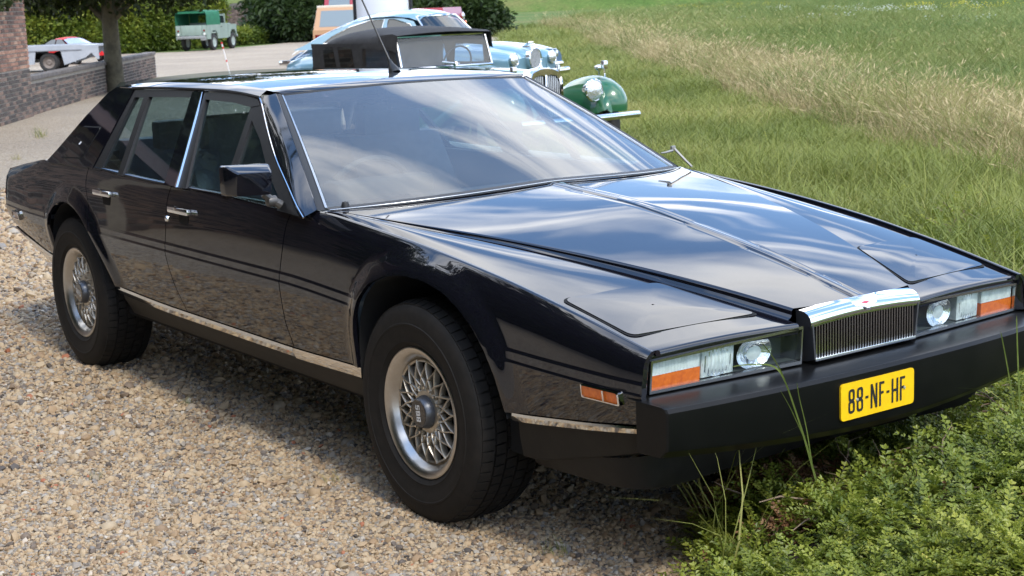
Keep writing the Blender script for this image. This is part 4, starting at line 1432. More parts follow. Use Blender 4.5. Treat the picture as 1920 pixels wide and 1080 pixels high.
def scatter(name, coll, pts, rot, scl, idx, tint=None, parent=None, label=None, kind='stuff', loc=None):
    """one object: real instances of the collection's pieces on points"""
    n = len(pts)
    me = bpy.data.meshes.new(name)
    me.vertices.add(n)
    me.vertices.foreach_set('co', np.asarray(pts, np.float32).ravel())
    a = me.attributes.new('rot', 'FLOAT_VECTOR', 'POINT'); a.data.foreach_set('vector', np.asarray(rot, np.float32).ravel())
    scl = np.asarray(scl, np.float32)
    if scl.ndim == 1: scl = np.repeat(scl[:, None], 3, 1)
    a = me.attributes.new('scl', 'FLOAT_VECTOR', 'POINT'); a.data.foreach_set('vector', scl.ravel())
    a = me.attributes.new('idx', 'INT', 'POINT'); a.data.foreach_set('value', np.asarray(idx, np.int32))
    if tint is None: tint = rng.random(n)
    a = me.attributes.new('tint', 'FLOAT', 'POINT'); a.data.foreach_set('value', np.asarray(tint, np.float32))
    o = bpy.data.objects.new(name, me)
    COL.objects.link(o)
    if parent is not None: o.parent = parent
    if loc is not None: o.location = loc
    key = 'scatter_' + coll.name
    g_ = bpy.data.node_groups.get(key)
    if g_ is None:
        g_ = bpy.data.node_groups.new(key, 'GeometryNodeTree')
        g_.interface.new_socket('Geometry', in_out='INPUT', socket_type='NodeSocketGeometry')
        g_.interface.new_socket('Geometry', in_out='OUTPUT', socket_type='NodeSocketGeometry')
        gi = g_.nodes.new('NodeGroupInput'); go = g_.nodes.new('NodeGroupOutput')
        ci = g_.nodes.new('GeometryNodeCollectionInfo'); ci.inputs['Collection'].default_value = coll
        ci.inputs['Separate Children'].default_value = True; ci.inputs['Reset Children'].default_value = True
        ip = g_.nodes.new('GeometryNodeInstanceOnPoints'); ip.inputs['Pick Instance'].default_value = True
        def attr(nm, ty):
            q = g_.nodes.new('GeometryNodeInputNamedAttribute'); q.data_type = ty; q.inputs['Name'].default_value = nm
            return q.outputs['Attribute']
        g_.links.new(gi.outputs[0], ip.inputs['Points'])
        g_.links.new(ci.outputs[0], ip.inputs['Instance'])
        g_.links.new(attr('idx', 'INT'), ip.inputs['Instance Index'])
        e2r = g_.nodes.new('FunctionNodeEulerToRotation'); g_.links.new(attr('rot', 'FLOAT_VECTOR'), e2r.inputs[0])
        g_.links.new(e2r.outputs[0], ip.inputs['Rotation'])
        g_.links.new(attr('scl', 'FLOAT_VECTOR'), ip.inputs['Scale'])
        g_.links.new(ip.outputs[0], go.inputs[0])
    md = o.modifiers.new('scatter', 'NODES'); md.node_group = g_
    if kind: o['kind'] = kind
    if label: o['label'] = label
    return o


def leaf_mat(name, stops, rough=.5, trans=.35, spec=.3):
    """leaf colour picked per instance by its tint, with some light let through"""
    mt = bpy.data.materials.new(name); mt.use_nodes = True
    t = mt.node_tree; b = t.nodes['Principled BSDF']
    at = t.nodes.new("ShaderNodeAttribute"); at.attribute_type = 'INSTANCER'; at.attribute_name = 'tint'
    tv = t.nodes.new("ShaderNodeAttribute"); tv.attribute_type = 'GEOMETRY'; tv.attribute_name = 'shade'
    ad = t.nodes.new("ShaderNodeMath"); ad.operation = 'ADD'
    t.links.new(at.outputs['Fac'], ad.inputs[0]); t.links.new(tv.outputs['Fac'], ad.inputs[1])
    col = ramp(t, ad.outputs[0], stops)
    t.links.new(col, b.inputs['Base Color'])
    b.inputs['Roughness'].default_value = rough
    b.inputs['Specular IOR Level'].default_value = spec
    if trans:
        tl = t.nodes.new("ShaderNodeBsdfTranslucent"); t.links.new(col, tl.inputs[0])
        mx = t.nodes.new("ShaderNodeMixShader"); mx.inputs[0].default_value = trans
        o = t.nodes['Material Output']
        t.links.new(b.outputs[0], mx.inputs[1]); t.links.new(tl.outputs[0], mx.inputs[2]); t.links.new(mx.outputs[0], o.inputs[0])
    MATS[name] = mt
    return mt


def blade_mesh(name, blades, material):
    """blades: list of (points along the blade, widths, side vector, shade)"""
    V = []; F = []; S = []
    for pts, ws, side, sh in blades:
        n0 = len(V)
        for p, w_ in zip(pts, ws):
            if w_ <= 1e-5:
                V.append(tuple(p)); S.append(sh)
            else:
                V.append(tuple(p - side * w_)); V.append(tuple(p + side * w_)); S += [sh, sh]
        k = n0
        for i in range(len(pts) - 1):
            if ws[i + 1] <= 1e-5: F.append((k, k + 1, k + 2))
            else: F.append((k, k + 1, k + 3, k + 2))
            k += 2
    o = mesh_obj(name, V, F, material)
    a = o.data.attributes.new('shade', 'FLOAT', 'POINT'); a.data.foreach_set('value', np.array(S, np.float32))
    return o


def grass_clump(n, h0, h1, w_, spread, lean, material, bend=.5, seed=0, shade=.12, heads=0.0, headcol=.0):
    rr = random.Random(seed); bl = []
    for _ in range(n):
        a = rr.uniform(0, 6.28); r0 = spread * math.sqrt(rr.random())
        base = Vector((r0 * math.cos(a), r0 * math.sin(a), 0))
        h = rr.uniform(h0, h1); d = rr.uniform(0, 6.28)
        dv = Vector((math.cos(d), math.sin(d), 0)); ln = rr.uniform(.2, 1.0) * lean
        side = Vector((-dv.y, dv.x, 0)); tw = rr.uniform(-.8, .8)
        side = (side * math.cos(tw) + dv * math.sin(tw)).normalized()
        bd = rr.uniform(.3, 1.0) * bend
        pts = []
        for k in range(5):
            t = k / 4
            pts.append(base + Vector((0, 0, h * (t - .35 * bd * t**2.5))) + dv * (h * (ln * t + bd * t**2.2)))
        ww = w_ * rr.uniform(.6, 1.2)
        bl.append((pts, [ww * .7, ww, ww * .8, ww * .5, 0], side, rr.uniform(-shade, shade)))
        if rr.random() < heads:
            tip = pts[-1]; q = (pts[-1] - pts[-2]).normalized()
            hl = h * rr.uniform(.10, .2)
            bl.append(([tip - q * hl * .6, tip - q * hl * .2, tip + q * hl * .2, tip + q * hl * .5], [w_ * .3, w_ * 1.8, w_ * 1.5, 0], side, headcol + rr.uniform(-.1, .1)))
    return blade_mesh('clump', bl, material)


def in_poly(P, poly):
    x, y = P[:, 0], P[:, 1]; ins = np.zeros(len(P), bool); n = len(poly)
    for i in range(n):
        x0, y0 = poly[i]; x1, y1 = poly[(i + 1) % n]
        c = ((y0 > y) != (y1 > y)) & (x < (x1 - x0) * (y - y0) / (y1 - y0 + 1e-12) + x0)
        ins ^= c
    return ins


def fill_poly(poly, density, jitter=True):
    P = np.array(poly); lo, hi = P.min(0), P.max(0)
    n = int((hi[0] - lo[0]) * (hi[1] - lo[1]) * density)
    q = lo + (hi - lo) * rng.random((n, 2))
    return q[in_poly(q, poly)]


def vnoise(P, scale, seed=0):
    """cheap smooth value noise 0..1 at 2D points"""
    P = np.asarray(P) * scale + seed * 17.3
    i = np.floor(P).astype(int); f = P - i; f = f * f * (3 - 2 * f)
    def h(a, c): return np.modf(np.abs(np.sin(a * 127.1 + c * 311.7 + seed * 7.7) * 43758.5453))[0]
    return ((h(i[:, 0], i[:, 1]) * (1 - f[:, 0]) + h(i[:, 0] + 1, i[:, 1]) * f[:, 0]) * (1 - f[:, 1])
            + (h(i[:, 0], i[:, 1] + 1) * (1 - f[:, 0]) + h(i[:, 0] + 1, i[:, 1] + 1) * f[:, 0]) * f[:, 1])


def fbm(P, scale, seed=0, n=4):
    o = 0; a = .5
    for k in range(n):
        o = o + a * vnoise(P, scale * 2**k, seed + k); a *= .5
    return o / (1 - .5**n)


def rz_rot(n, tilt=.12):
    return np.stack([rng.normal(0, tilt, n), rng.normal(0, tilt, n), rng.uniform(0, 6.283, n)], 1)


def in_view(P, margin=60, z=0.0):
    """points that can be seen in the frame (with a margin): keeps the scatter where the photograph looks"""
    d = np.c_[P[:, :2], np.full(len(P), z)] - np.array(CAMPOS)
    f3, r3, u3 = np.array(_f), np.array(_r2), np.array(_u2)
    zc = d @ f3
    x = 960 + 2903.34 * (d @ r3) / zc; y = 540 - 2903.34 * (d @ u3) / zc
    return (zc > .5) & (x > -margin) & (x < 1920 + margin) & (y > -margin) & (y < 1080 + margin * .7)


# ================================================================== brick building and low wall on the left
def brick_mat(name, stops):
    def bn(t, b, N_, L_):
        oi = N_("ShaderNodeAttribute"); oi.attribute_name = 'shade'
        tcn = N_("ShaderNodeTexCoord")
        c = ramp(t, oi.outputs['Fac'], stops)
        n_ = noise(t, 18, 6, .7, tcn.outputs['Object'])
        c = mixc(t, 1.0, c, ramp(t, n_, [(.3, (.72, .72, .74)), (.7, (1.15, 1.13, 1.1))]), 'MULTIPLY')
        L_(c, b.inputs['Base Color']); b.inputs['Roughness'].default_value = .9
    return node_mat(name, bn)


BRICK_W = brick_mat('weathered_brick', [(0, (0.075, 0.062, 0.054)), (.35, (0.163, 0.119, 0.096)), (.7, (0.250, 0.169, 0.126)), (1, (0.312, 0.237, 0.180))])
BRICK_R = brick_mat('red_brick', [(0, (0.125, 0.081, 0.063)), (.4, (0.275, 0.144, 0.098)), (.75, (0.388, 0.206, 0.138)), (1, (0.450, 0.288, 0.196))])
MORTAR = mat('mortar', (.36, .32, .26), .95, noise=(12, (.24, .21, .17), .4, .7))
COPING = mat('wall_coping', (.17, .15, .135), .9, noise=(7, (.10, .088, .08), .4, .65), bump=(30, .4, .01))


def brick_run(u0, u1, z0, z1, dark=lambda u, z: 0.0, bl=.21, bh=.052, joint=.014, depth=.012, holes=()):
    """bricks of one wall face in local coordinates: u along, face at y=0 towards -y"""
    V = []; F = []; S = []
    row = 0; z = z0
    rr = random.Random(5)
    while z + bh < z1 + .001:
        u = u0 + (row % 2) * (bl + joint) / 2 - (bl + joint)
        while u < u1:
            a, c = max(u, u0), min(u + bl, u1)
            if c - a > .02 and not any(h[0] < c and h[1] > a and h[2] < z + bh and h[3] > z for h in holes):
                e = .003; y = -depth + rr.uniform(-.003, .003); n = len(V)
                V += [(a, 0, z), (c, 0, z), (c, 0, z + bh), (a, 0, z + bh), (a + e, y, z + e), (c - e, y, z + e), (c - e, y, z + bh - e), (a + e, y, z + bh - e)]
                F += [(n + 4, n + 5, n + 6, n + 7), (n, n + 1, n + 5, n + 4), (n + 1, n + 2, n + 6, n + 5), (n + 2, n + 3, n + 7, n + 6), (n + 3, n, n + 4, n + 7)]
                S += [min(1, max(0, rr.random() - dark((a + c) / 2, z)))] * 8
            u += bl + joint
        z += bh + joint; row += 1
    return V, F, S


def brick_obj(name, VFS, material, parent):
    V, F, S = VFS
    o = mesh_obj(name, V, F, material, parent)
    a = o.data.attributes.new('shade', 'FLOAT', 'POINT'); a.data.foreach_set('value', np.array(S, np.float32))
    o['kind'] = 'stuff'
    return o


# low wall: local x runs from the building to its far end, face towards the yard is local -y ... wall body behind it
A0, A1 = Vector((-21.9, 5.38)), Vector((-34.1, 12.8))
dv = (A1 - A0); wl = dv.length; wang = math.atan2(dv.y, dv.x)
lw = empty('low_brick_wall', (A0.x, A0.y, 0), wang + math.pi)      # local x points back towards the building
tag(lw, 'low weathered brick wall with flat coping beside the tree', 'wall')
# with local x = towards the building, the yard side (+n) is local ... computed so that bricks face the yard
b = MB(); b.box((-wl / 2, -.11, .29), (wl, .20, .58)); b.build('wall_core', MORTAR, lw, smooth=None)
yard = Vector((.523, .852))
lx = Vector((math.cos(wang + math.pi), math.sin(wang + math.pi))); ly = Vector((-lx.y, lx.x))
fs = 1 if ly.dot(yard) > 0 else -1
b_ = brick_run(-wl, 0, .0, .57, lambda u, z: .30 + .12 * math.sin(u * 1.7))
def face(V, y0): return [(x, y0 + (fs * -y if True else y), z) for x, y, z in V]
brick_obj('brickwork', (face(b_[0], -.11 + fs * .101), b_[1] if fs < 0 else [f[::-1] for f in b_[1]], b_[2]), BRICK_W, lw)
e_ = brick_run(0, .2, 0, .57, lambda u, z: .25)
brick_obj('end_brickwork', ([(-wl - .001 + y, -.21 + x, z) for x, y, z in e_[0]], e_[1], e_[2]), BRICK_W, lw)
for i in range(12):      # coping slabs
    seg = wl / 12
    b = MB(); b.bbox((-seg * (i + .5), -.11, .613), (seg - .008, .27, .075), .010)
    b.build('coping_slab', COPING, lw)

# building: corner at the wall, running towards the camera's left
bu = empty('brick_building', (-21.9 + .16, 5.38 - .02, 0), math.atan2(-.523, .852))
tag(bu, 'brick building with grey lower courses and climbing plant at the left edge', 'building')
BL = 16.0
lx = Vector((.852, -.523)); ly = Vector((.523, .852))      # local x along, local y towards the yard
PLAST = mat('window_reveal', (.32, .31, .29), .8)
wins = [(4.2, 5.4, 1.0, 2.3), (7.0, 8.2, 1.0, 2.3), (10.2, 12.8, .05, 2.35)]
b = MB()
def wallbox(x0, x1, z0, z1): b.box(((x0 + x1) / 2, -.16, (z0 + z1) / 2), (x1 - x0, .30, z1 - z0))
xs_ = [0, 4.2, 5.4, 7.0, 8.2, 10.2, 12.8, BL]
for i in range(len(xs_) - 1):
    h = next((w_ for w_ in wins if w_[0] == xs_[i]), None)
    if h:
        if h[2] > .1: wallbox(xs_[i], xs_[i + 1], 0, h[2])
        wallbox(xs_[i], xs_[i + 1], h[3], 3.1)
    else: wallbox(xs_[i], xs_[i + 1], 0, 3.1)
b.box((.15, -3.3, 1.55), (.30, 5.98, 3.1)); b.box((BL - .15, -3.3, 1.55), (.30, 5.98, 3.1)); b.box((BL / 2, -6.45, 1.55), (BL, .3, 3.1))
b.build('wall', MORTAR, bu, smooth=None)
dk = lambda u, z: .28
lowb = brick_run(0, BL, 0, .80, dk, holes=wins)
hib = brick_run(0, 4.2, .804, 3.09, lambda u, z: 0, holes=wins)
hib2 = brick_run(4.2, BL, .804, 3.09, lambda u, z: .15, holes=wins)
for nm, vfs, mt_ in (('lower_brickwork', lowb, BRICK_W), ('upper_brickwork', hib, BRICK_R), ('upper_brickwork', hib2, BRICK_W)):
    brick_obj(nm, ([(x, -.0095 - y, z) for x, y, z in vfs[0]], [f[::-1] for f in vfs[1]], vfs[2]), mt_, bu)
ce = brick_run(.31, 6.2, 0, 3.09, lambda u, z: .2)
brick_obj('end_brickwork', ([(y + .0005, -x + .3, z) for x, y, z in ce[0]], [f for f in ce[1]], ce[2]), BRICK_W, bu)
brick_obj('end_brickwork', ([(BL + .012 - y - .0115, x - 6.51, z) for x, y, z in ce[0]], [f for f in ce[1]], ce[2]), BRICK_W, bu)
for x_ in (.02, BL - .02):
    b = MB(); b.prism([(-.02, 3.08), (-6.58, 3.08), (-3.3, 4.84)], x_ - .06, x_ + .06, 'x'); b.build('gable', BRICK_R, bu, smooth=None)
for (x0, x1, z0, z1) in wins:
    b = MB()
    for c_, d_ in (((x0 + .04, -.1, (z0 + z1) / 2), (.07, .1, z1 - z0)), ((x1 - .04, -.1, (z0 + z1) / 2), (.07, .1, z1 - z0)), (((x0 + x1) / 2, -.1, z0 + .04), (x1 - x0 - .15, .1, .07)), (((x0 + x1) / 2, -.1, z1 - .04), (x1 - x0 - .15, .1, .07)), (((x0 + x1) / 2, -.1, (z0 + z1) / 2), (.05, .09, z1 - z0 - .16))):
        b.box(c_, d_)
    fr = b.build('window', PLAST, bu, smooth=None)
    b = MB(); b.box(((x0 + x1) / 2, -.11, (z0 + z1) / 2), (x1 - x0 - .16, .01, z1 - z0 - .16)); b.build('pane', mat('dark_pane', (.01, .012, .014), .05, coat=.5), fr, smooth=None)
b = MB()
b.add([(-.3, .35, 3.08), (BL + .3, .35, 3.08), (BL + .3, -3.3, 4.9), (-.3, -3.3, 4.9), (BL + .3, -6.95, 3.08), (-.3, -6.95, 3.08)], [(0, 1, 2, 3), (3, 2, 4, 5)])
b.build('roof', mat('roof_tiles', (.11, .055, .04), .8, noise=(3, (.06, .035, .03), .4, .6)), bu, smooth=None)

# ================================================================== foliage pieces
def leaf_clump(nl, size, spread, material, seed, flat=.6, wide=.42, up=0.2):
    rr = random.Random(seed); bl = []
    for _ in range(nl):
        d = Vector((rr.gauss(0, 1), rr.gauss(0, 1), rr.gauss(0, 1))).normalized()
        p = d * spread * rr.random()**.5
        ax = (d + Vector((rr.gauss(0, flat), rr.gauss(0, flat), rr.gauss(0, flat) + up))).normalized()
        side = ax.cross(Vector((rr.gauss(0, 1), rr.gauss(0, 1), rr.gauss(0, 1)))).normalized()
        l_ = size * rr.uniform(.6, 1.25)
        bl.append(([p, p + ax * l_ * .35, p + ax * l_ * .7, p + ax * l_], [l_ * .04, l_ * wide * .5, l_ * wide * .42, 0], side, rr.uniform(-.15, .15)))
    return blade_mesh('leaves', bl, material)


HEDGE_LEAF = leaf_mat('hedge_leaf', [(0, (0.047, 0.078, 0.012)), (.35, (0.115, 0.163, 0.019)), (.7, (0.223, 0.247, 0.030)), (1, (0.338, 0.325, 0.054))], trans=.3)
DARK_LEAF = leaf_mat('dark_leaf', [(0, (.014, .028, .008)), (.5, (.034, .060, .014)), (1, (.070, .105, .022))], trans=.25)
TREE_LEAF = leaf_mat('tree_leaf', [(0, (.020, .034, .007)), (.5, (.050, .070, .012)), (1, (.115, .125, .022))], trans=.35)
IVY_LEAF = leaf_mat('ivy_leaf', [(0, (.02, .035, .012)), (.6, (.06, .085, .03)), (1, (.14, .16, .07))], trans=.2)
BARK = mat('bark', (.125, .110, .068), .9, noise=(6, (.070, .062, .040), .4, .62), bump=(22, .5, .02))
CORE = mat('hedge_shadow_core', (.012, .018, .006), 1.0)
P_HEDGE = protos('hedge_piece', [leaf_clump(26, .11, .20, HEDGE_LEAF, s_) for s_ in range(4)])
P_DARK = protos('dark_piece', [leaf_clump(40, .20, .40, DARK_LEAF, 10 + s_) for s_ in range(4)])
P_TREE = protos('tree_piece', [leaf_clump(34, .10, .24, TREE_LEAF, 20 + s_, wide=.5, up=-.2) for s_ in range(4)])
P_IVY = protos('ivy_piece', [leaf_clump(14, .07, .10, IVY_LEAF, 30 + s_, wide=.8) for s_ in range(3)])


def box_hedge(name, a, bpt, th, h, dens, label, coll=None, group=None, scale=1.0, lump=.12):
    a, bpt = Vector(a), Vector(bpt); d = bpt - a; ln = d.length; ang = math.atan2(d.y, d.x)
    root = empty(name, (a.x, a.y, 0), ang); tag(root, label, 'hedge', group)
    b = MB(); b.box((ln / 2, 0, h / 2 - .06), (ln - .2, th - .25, h - .15)); b.build('shade_core', CORE, root, smooth=None)  # solid dark box standing for the shade inside the foliage
    n = int((ln * h * 2 + ln * th) * dens)
    u = rng.random(n) * ln; k = rng.random(n); tot = h * 2 + th
    s_ = k * tot
    y = np.where(s_ < h, -th / 2, np.where(s_ < h + th, -th / 2 + (s_ - h), th / 2)); z = np.where(s_ < h, s_, np.where(s_ < h + th, h, tot - s_))
    bump_ = (fbm(np.c_[u, z + y * 2], .9, 3) - .5) * lump * 2
    y = y * (1 + bump_); z = z * (1 + bump_ * .35) + rng.normal(0, .03, n)
    pts = np.stack([u, y + rng.normal(0, .04, n), np.maximum(z, .03)], 1)
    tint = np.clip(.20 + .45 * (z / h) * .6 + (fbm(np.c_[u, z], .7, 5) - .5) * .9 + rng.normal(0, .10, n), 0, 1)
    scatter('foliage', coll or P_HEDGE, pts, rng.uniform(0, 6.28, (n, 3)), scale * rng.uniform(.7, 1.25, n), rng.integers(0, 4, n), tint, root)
    return root


def tree(name, base, h, r_trunk, crown_c, crown_r, n, label, coll=None, limbs=7, seed=1, fork=.35, scale=1.0, group=None, cat='tree', lean=(0, 0)):
    rr = random.Random(seed)
    root = empty(name, (base[0], base[1], 0)); tag(root, label, cat, group)
    fz = h * fork
    b = MB()
    b.tube([(0, 0, -.1), (0.01, .0, .25), (lean[0] * .3, lean[1] * .3, fz * .6), (lean[0] * .6, lean[1] * .6, fz), (lean[0], lean[1], h * .8)], [r_trunk * 1.35, r_trunk * 1.08, r_trunk * .95, r_trunk * .9, r_trunk * .3], 12)
    tr = b.build('trunk', BARK, root, smooth=60)
    ends = []
    for i in range(limbs):
        a = 6.28 * i / limbs + rr.uniform(-.3, .3); z0 = fz * rr.uniform(.85, 1.25)
        e = Vector((crown_c[0] + crown_r[0] * .75 * math.cos(a), crown_c[1] + crown_r[1] * .75 * math.sin(a), crown_c[2] + crown_r[2] * rr.uniform(-.6, .5)))
        s0 = Vector((lean[0] * .6, lean[1] * .6, z0)); m_ = s0.lerp(e, .5) + Vector((0, 0, rr.uniform(-.1, .35)))
        b = MB(); b.tube([s0, s0.lerp(m_, .5) + Vector((0, 0, .05)), m_, e], [r_trunk * .42, r_trunk * .32, r_trunk * .22, r_trunk * .06], 7); b.build('limb', BARK, root, smooth=60)
        ends.append(e)
    # crown: clumps gathered round lobes so that gaps stay open
    nl = 16 + limbs
    lobes = [Vector((crown_c[0] + crown_r[0] * rr.gauss(0, .48), crown_c[1] + crown_r[1] * rr.gauss(0, .48), crown_c[2] + crown_r[2] * rr.uniform(-.75, .75))) for _ in range(nl)] + ends
    P = np.array([lobes[k] for k in rng.integers(0, len(lobes), n)])
    q = rng.normal(0, 1, (n, 3)); q /= np.linalg.norm(q, axis=1)[:, None]
    P = P + q * (np.array(crown_r) * .40)[None] * (rng.random(n)**.45)[:, None]
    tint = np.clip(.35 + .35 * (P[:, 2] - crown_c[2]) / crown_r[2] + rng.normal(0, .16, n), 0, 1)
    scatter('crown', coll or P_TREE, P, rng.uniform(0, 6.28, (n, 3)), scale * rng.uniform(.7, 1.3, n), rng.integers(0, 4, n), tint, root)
    return root


# ---- the tree by the low wall
tx, ty_ = gpt(217, 172)
yt = tree('yard_tree', (tx, ty_), 4.6, .185, (-.2, -.2, 3.05), (3.0, 3.0, 1.25), 3400, 'young leafy tree with bare trunk standing by the low wall', limbs=9, seed=3, fork=.36, scale=1.05)

# ---- hedges at the back of the yard
ha, hb = gpt(20, 112), gpt(400, 88)
box_hedge('clipped_hedge', (-54.3, 8.0), (-64.4, 28.6), 1.6, 2.1, 42, 'tall clipped green hedge behind the flatbed truck', scale=1.45, lump=.10)
box_hedge('clipped_hedge', (-64.9, 29.6), (-73.5, 41.0), 1.2, .62, 44, 'low hedge right of the pale green off-roader', scale=1.15)
b = MB()      # low grassy dike that closes the view over the fields
c0 = Vector((CAMPOS.x + _f.x * 230, CAMPOS.y + _f.y * 230)); rt = Vector((_r2.x, _r2.y)).normalized(); fw = Vector((_f.x, _f.y)).normalized()
P = []
for k in np.linspace(-260, 420, 40):
    hgt = 5.0 + .9 * math.sin(k * .021) + .5 * math.sin(k * .07)
    P.append([(c0.x + rt.x * k + fw.x * d_, c0.y + rt.y * k + fw.y * d_, z_) for d_, z_ in ((0, -.5), (10, hgt * .55), (18, hgt * .92), (24, hgt), (34, hgt), (60, -.5))])
b.grid(P); tag(b.build('dike', FIELD, None, smooth=60), kind='structure')
# ---- garden wall with ivy at the very back
gw = empty('garden_wall', (-77.5, 31.5, 0), math.atan2(14.0, -6.5))
tag(gw, 'old purple-brown brick wall with dentil coping behind the low hedge', 'wall')
GWL = 16.0
b = MB(); b.box((GWL / 2, 0, .95), (GWL, .35, 1.9)); b.build('wall_core', MORTAR, gw, smooth=None)
gb = brick_run(0, GWL, .2, 1.88, lambda u, z: .05, bl=.22, bh=.07, joint=.012)
BRICK_P = brick_mat('purple_brick', [(0, (.09, .06, .055)), (.5, (.17, .115, .10)), (1, (.27, .19, .16))])
brick_obj('brickwork', ([(x, -.176 + y, z) for x, y, z in gb[0]], gb[1], gb[2]), BRICK_P, gw)
b = MB(); b.box((GWL / 2, 0, 2.0), (GWL, .55, .14)); b.build('coping', COPING, gw, smooth=None)
b = MB()
for i in range(60): b.box((.2 + i * GWL / 60, -.22, 1.86), (.14, .10, .13))
b.build('dentil_course', COPING, gw, smooth=None)['kind'] = 'stuff'
# ================================================================== other vehicles
CHR2 = CHROME
SLAT = mat('bright_slat', (.72, .73, .74), .35, metal=.5)
WGLASS = glass_mat('old_car_glass', (.55, .62, .62), 1.5)
DGLASS = mat('dark_window', (.02, .028, .03), .06, coat=.6)
TYRE2 = mat('old_tyre', (.022, .021, .020), .75)


def carpaint(name, col, metal=0.0):
    return mat(name, col, .32, metal=metal, coat=1.0, coat_rough=.04)


def loft(sections, n=13, ex=2.6):
    """closed body shell: sections (x, half width, z bottom, z widest, z top); rounded over the top"""
    P = []
    for (x, w_, z0, zm, z1) in sections:
        row = []
        for a in np.linspace(0, math.pi, 2 * n - 1):       # right .. over the top .. left
            c, s_ = math.cos(a), math.sin(a)
            y = w_ * math.copysign(abs(c)**(2 / ex), c); z = zm + (z1 - zm) * abs(s_)**(2 / ex)
            row.append((x, y, z))
        row = [(x, w_ * .90, z0), (x, w_ * .985, z0 * .6 + zm * .4)] + row + [(x, -w_ * .985, z0 * .6 + zm * .4), (x, -w_ * .90, z0)]
        P.append(row)
    b = MB(); b.grid(P)
    k = len(P[0])
    b.add(P[0], [tuple(range(k))]); b.add(P[-1], [tuple(range(k - 1, -1, -1))])
    return b


def wheel_simple(parent, x, y, r_, w_, rim=.6, hub=None, s=1):
    b = MB()
    b.lathe([(r_ * rim, -w_ / 2), (r_ * .86, -w_ / 2 - .006), (r_ * .97, -w_ * .42), (r_, -w_ * .30), (r_, w_ * .30), (r_ * .97, w_ * .42), (r_ * .86, w_ / 2 + .006), (r_ * rim, w_ / 2)], 32, 'y')
    o = b.build('wheel', TYRE2, parent, loc=(x, y, r_))
    b = MB()
    b.lathe([(0, -w_ * .30), (r_ * .2, -w_ * .34), (r_ * .35, -w_ * .26), (r_ * .55, -w_ * .38), (r_ * rim, -w_ * .46), (r_ * rim, w_ * .46), (r_ * .55, w_ * .38), (r_ * .3, w_ * .3), (0, w_ * .34)], 24, 'y')
    b.build('rim', hub or mat('plain_rim', (.42, .42, .41), .45, metal=.4), o)
    return o


def headlamp(parent, c, r_, heading=0.0, depth=.14, bucket=None, tilt=0.0):
    b = MB(); b.lathe([(0, -depth), (r_ * .55, -depth * .85), (r_ * .92, -depth * .3), (r_ * 1.06, -.012), (r_ * 1.08, .0), (r_ * .98, .010), (r_ * .95, .004)], 28, 'x')
    o = b.build('headlamp', bucket or CHR2, parent, loc=c)
    b = MB(); b.lathe([(r_ * .96, .004), (r_ * .7, .020), (r_ * .35, .029), (0, .032)], 28, 'x'); b.build('lens', mat('headlamp_lens', (.70, .72, .72), .12, metal=.75, coat=1.0, bump=(60, .5, .01)), o)
    return o


def bumper_bar(parent, x, y0, y1, z, h=.075, bow=.08, name='bumper'):
    P = []
    for y in np.linspace(y0, y1, 21):
        t = (y - (y0 + y1) / 2) / ((y1 - y0) / 2); xx = x + bow * (1 - t * t)
        P.append([(xx - .02, y, z - h / 2), (xx, y, z - h * .3), (xx + .008, y, z), (xx, y, z + h * .3), (xx - .02, y, z + h / 2)])
    b = MB(); b.grid(P); return b.build(name, CHR2, parent, smooth=50)


# ---- green vintage tourer with black hood
mg = empty('vintage_tourer', (-8.41, 5.97, 0), .056)
tag(mg, 'green vintage tourer with raised black fabric hood and chrome radiator', 'car')
GREEN = carpaint('british_green', (.012, .105, .035))
CLOTH = mat('hood_cloth', (.014, .014, .015), .85, noise=(16, (.024, .024, .025), .4, .65), bump=(7, .25, .03))
b = loft([(-2.75, .50, .35, .62, .84), (-2.5, .62, .32, .62, .90), (-1.8, .66, .32, .62, .90), (-1.35, .63, .32, .62, .90), (-1.30, .50, .34, .66, .93), (-.6, .38, .36, .64, .92), (-.05, .25, .40, .62, .90)], 9, 3.0); b.build('body', GREEN, mg, smooth=40)
# radiator: shell with divided slats
b = MB()
sh_ = [(-.215, .42), (-.225, .70), (-.215, .82), (-.17, .895), (-.08, .925), (0, .932), (.08, .925), (.17, .895), (.215, .82), (.225, .70), (.215, .42)]
inn = [(-.185, .44), (-.192, .70), (-.182, .79), (-.14, .845), (-.06, .862), (0, .845), (.06, .862), (.14, .845), (.182, .79), (.192, .70), (.185, .44)]
n = len(sh_)
V = [(-.08, y, z) for y, z in sh_] + [(.055, y, z) for y, z in sh_] + [(.070, y * .97, z - .008) for y, z in sh_] + [(.066, y, z) for y, z in inn] + [(.045, y, z) for y, z in inn]
b.add(V, [(r_ * n + i, r_ * n + i + 1, (r_ + 1) * n + i + 1, (r_ + 1) * n + i) for r_ in range(4) for i in range(n - 1)])
b.bbox((.062, 0, .65), (.016, .022, .42), .005)
rad = b.build('radiator', CHR2, mg, smooth=40)
b = MB()
for k in range(16):
    y = -.176 + .352 * k / 15
    if abs(y) < .018: continue
    zt_ = float(np.interp(y, [p[0] for p in inn], [p[1] for p in inn])) - .006 if abs(y) < .185 else .78
    b.box((.052, y, (zt_ + .44) / 2), (.004, .0095, zt_ - .44))
b.build('slats', SLAT, rad, smooth=None)['kind'] = 'stuff'
b = MB(); b.box((.036, 0, .64), (.006, .37, .42)); b.build('radiator_core', DARK, rad, smooth=None)
b = MB(); b.lathe([(0, .965), (.018, .960), (.022, .945), (.03, .935), (.03, .92)], 14, 'z', (-.02, 0, 0)); b.build('filler_cap', CHR2, rad)
zl_ = lambda x: .36 + .13 * min(1, max(0, (x - .05) / .4))
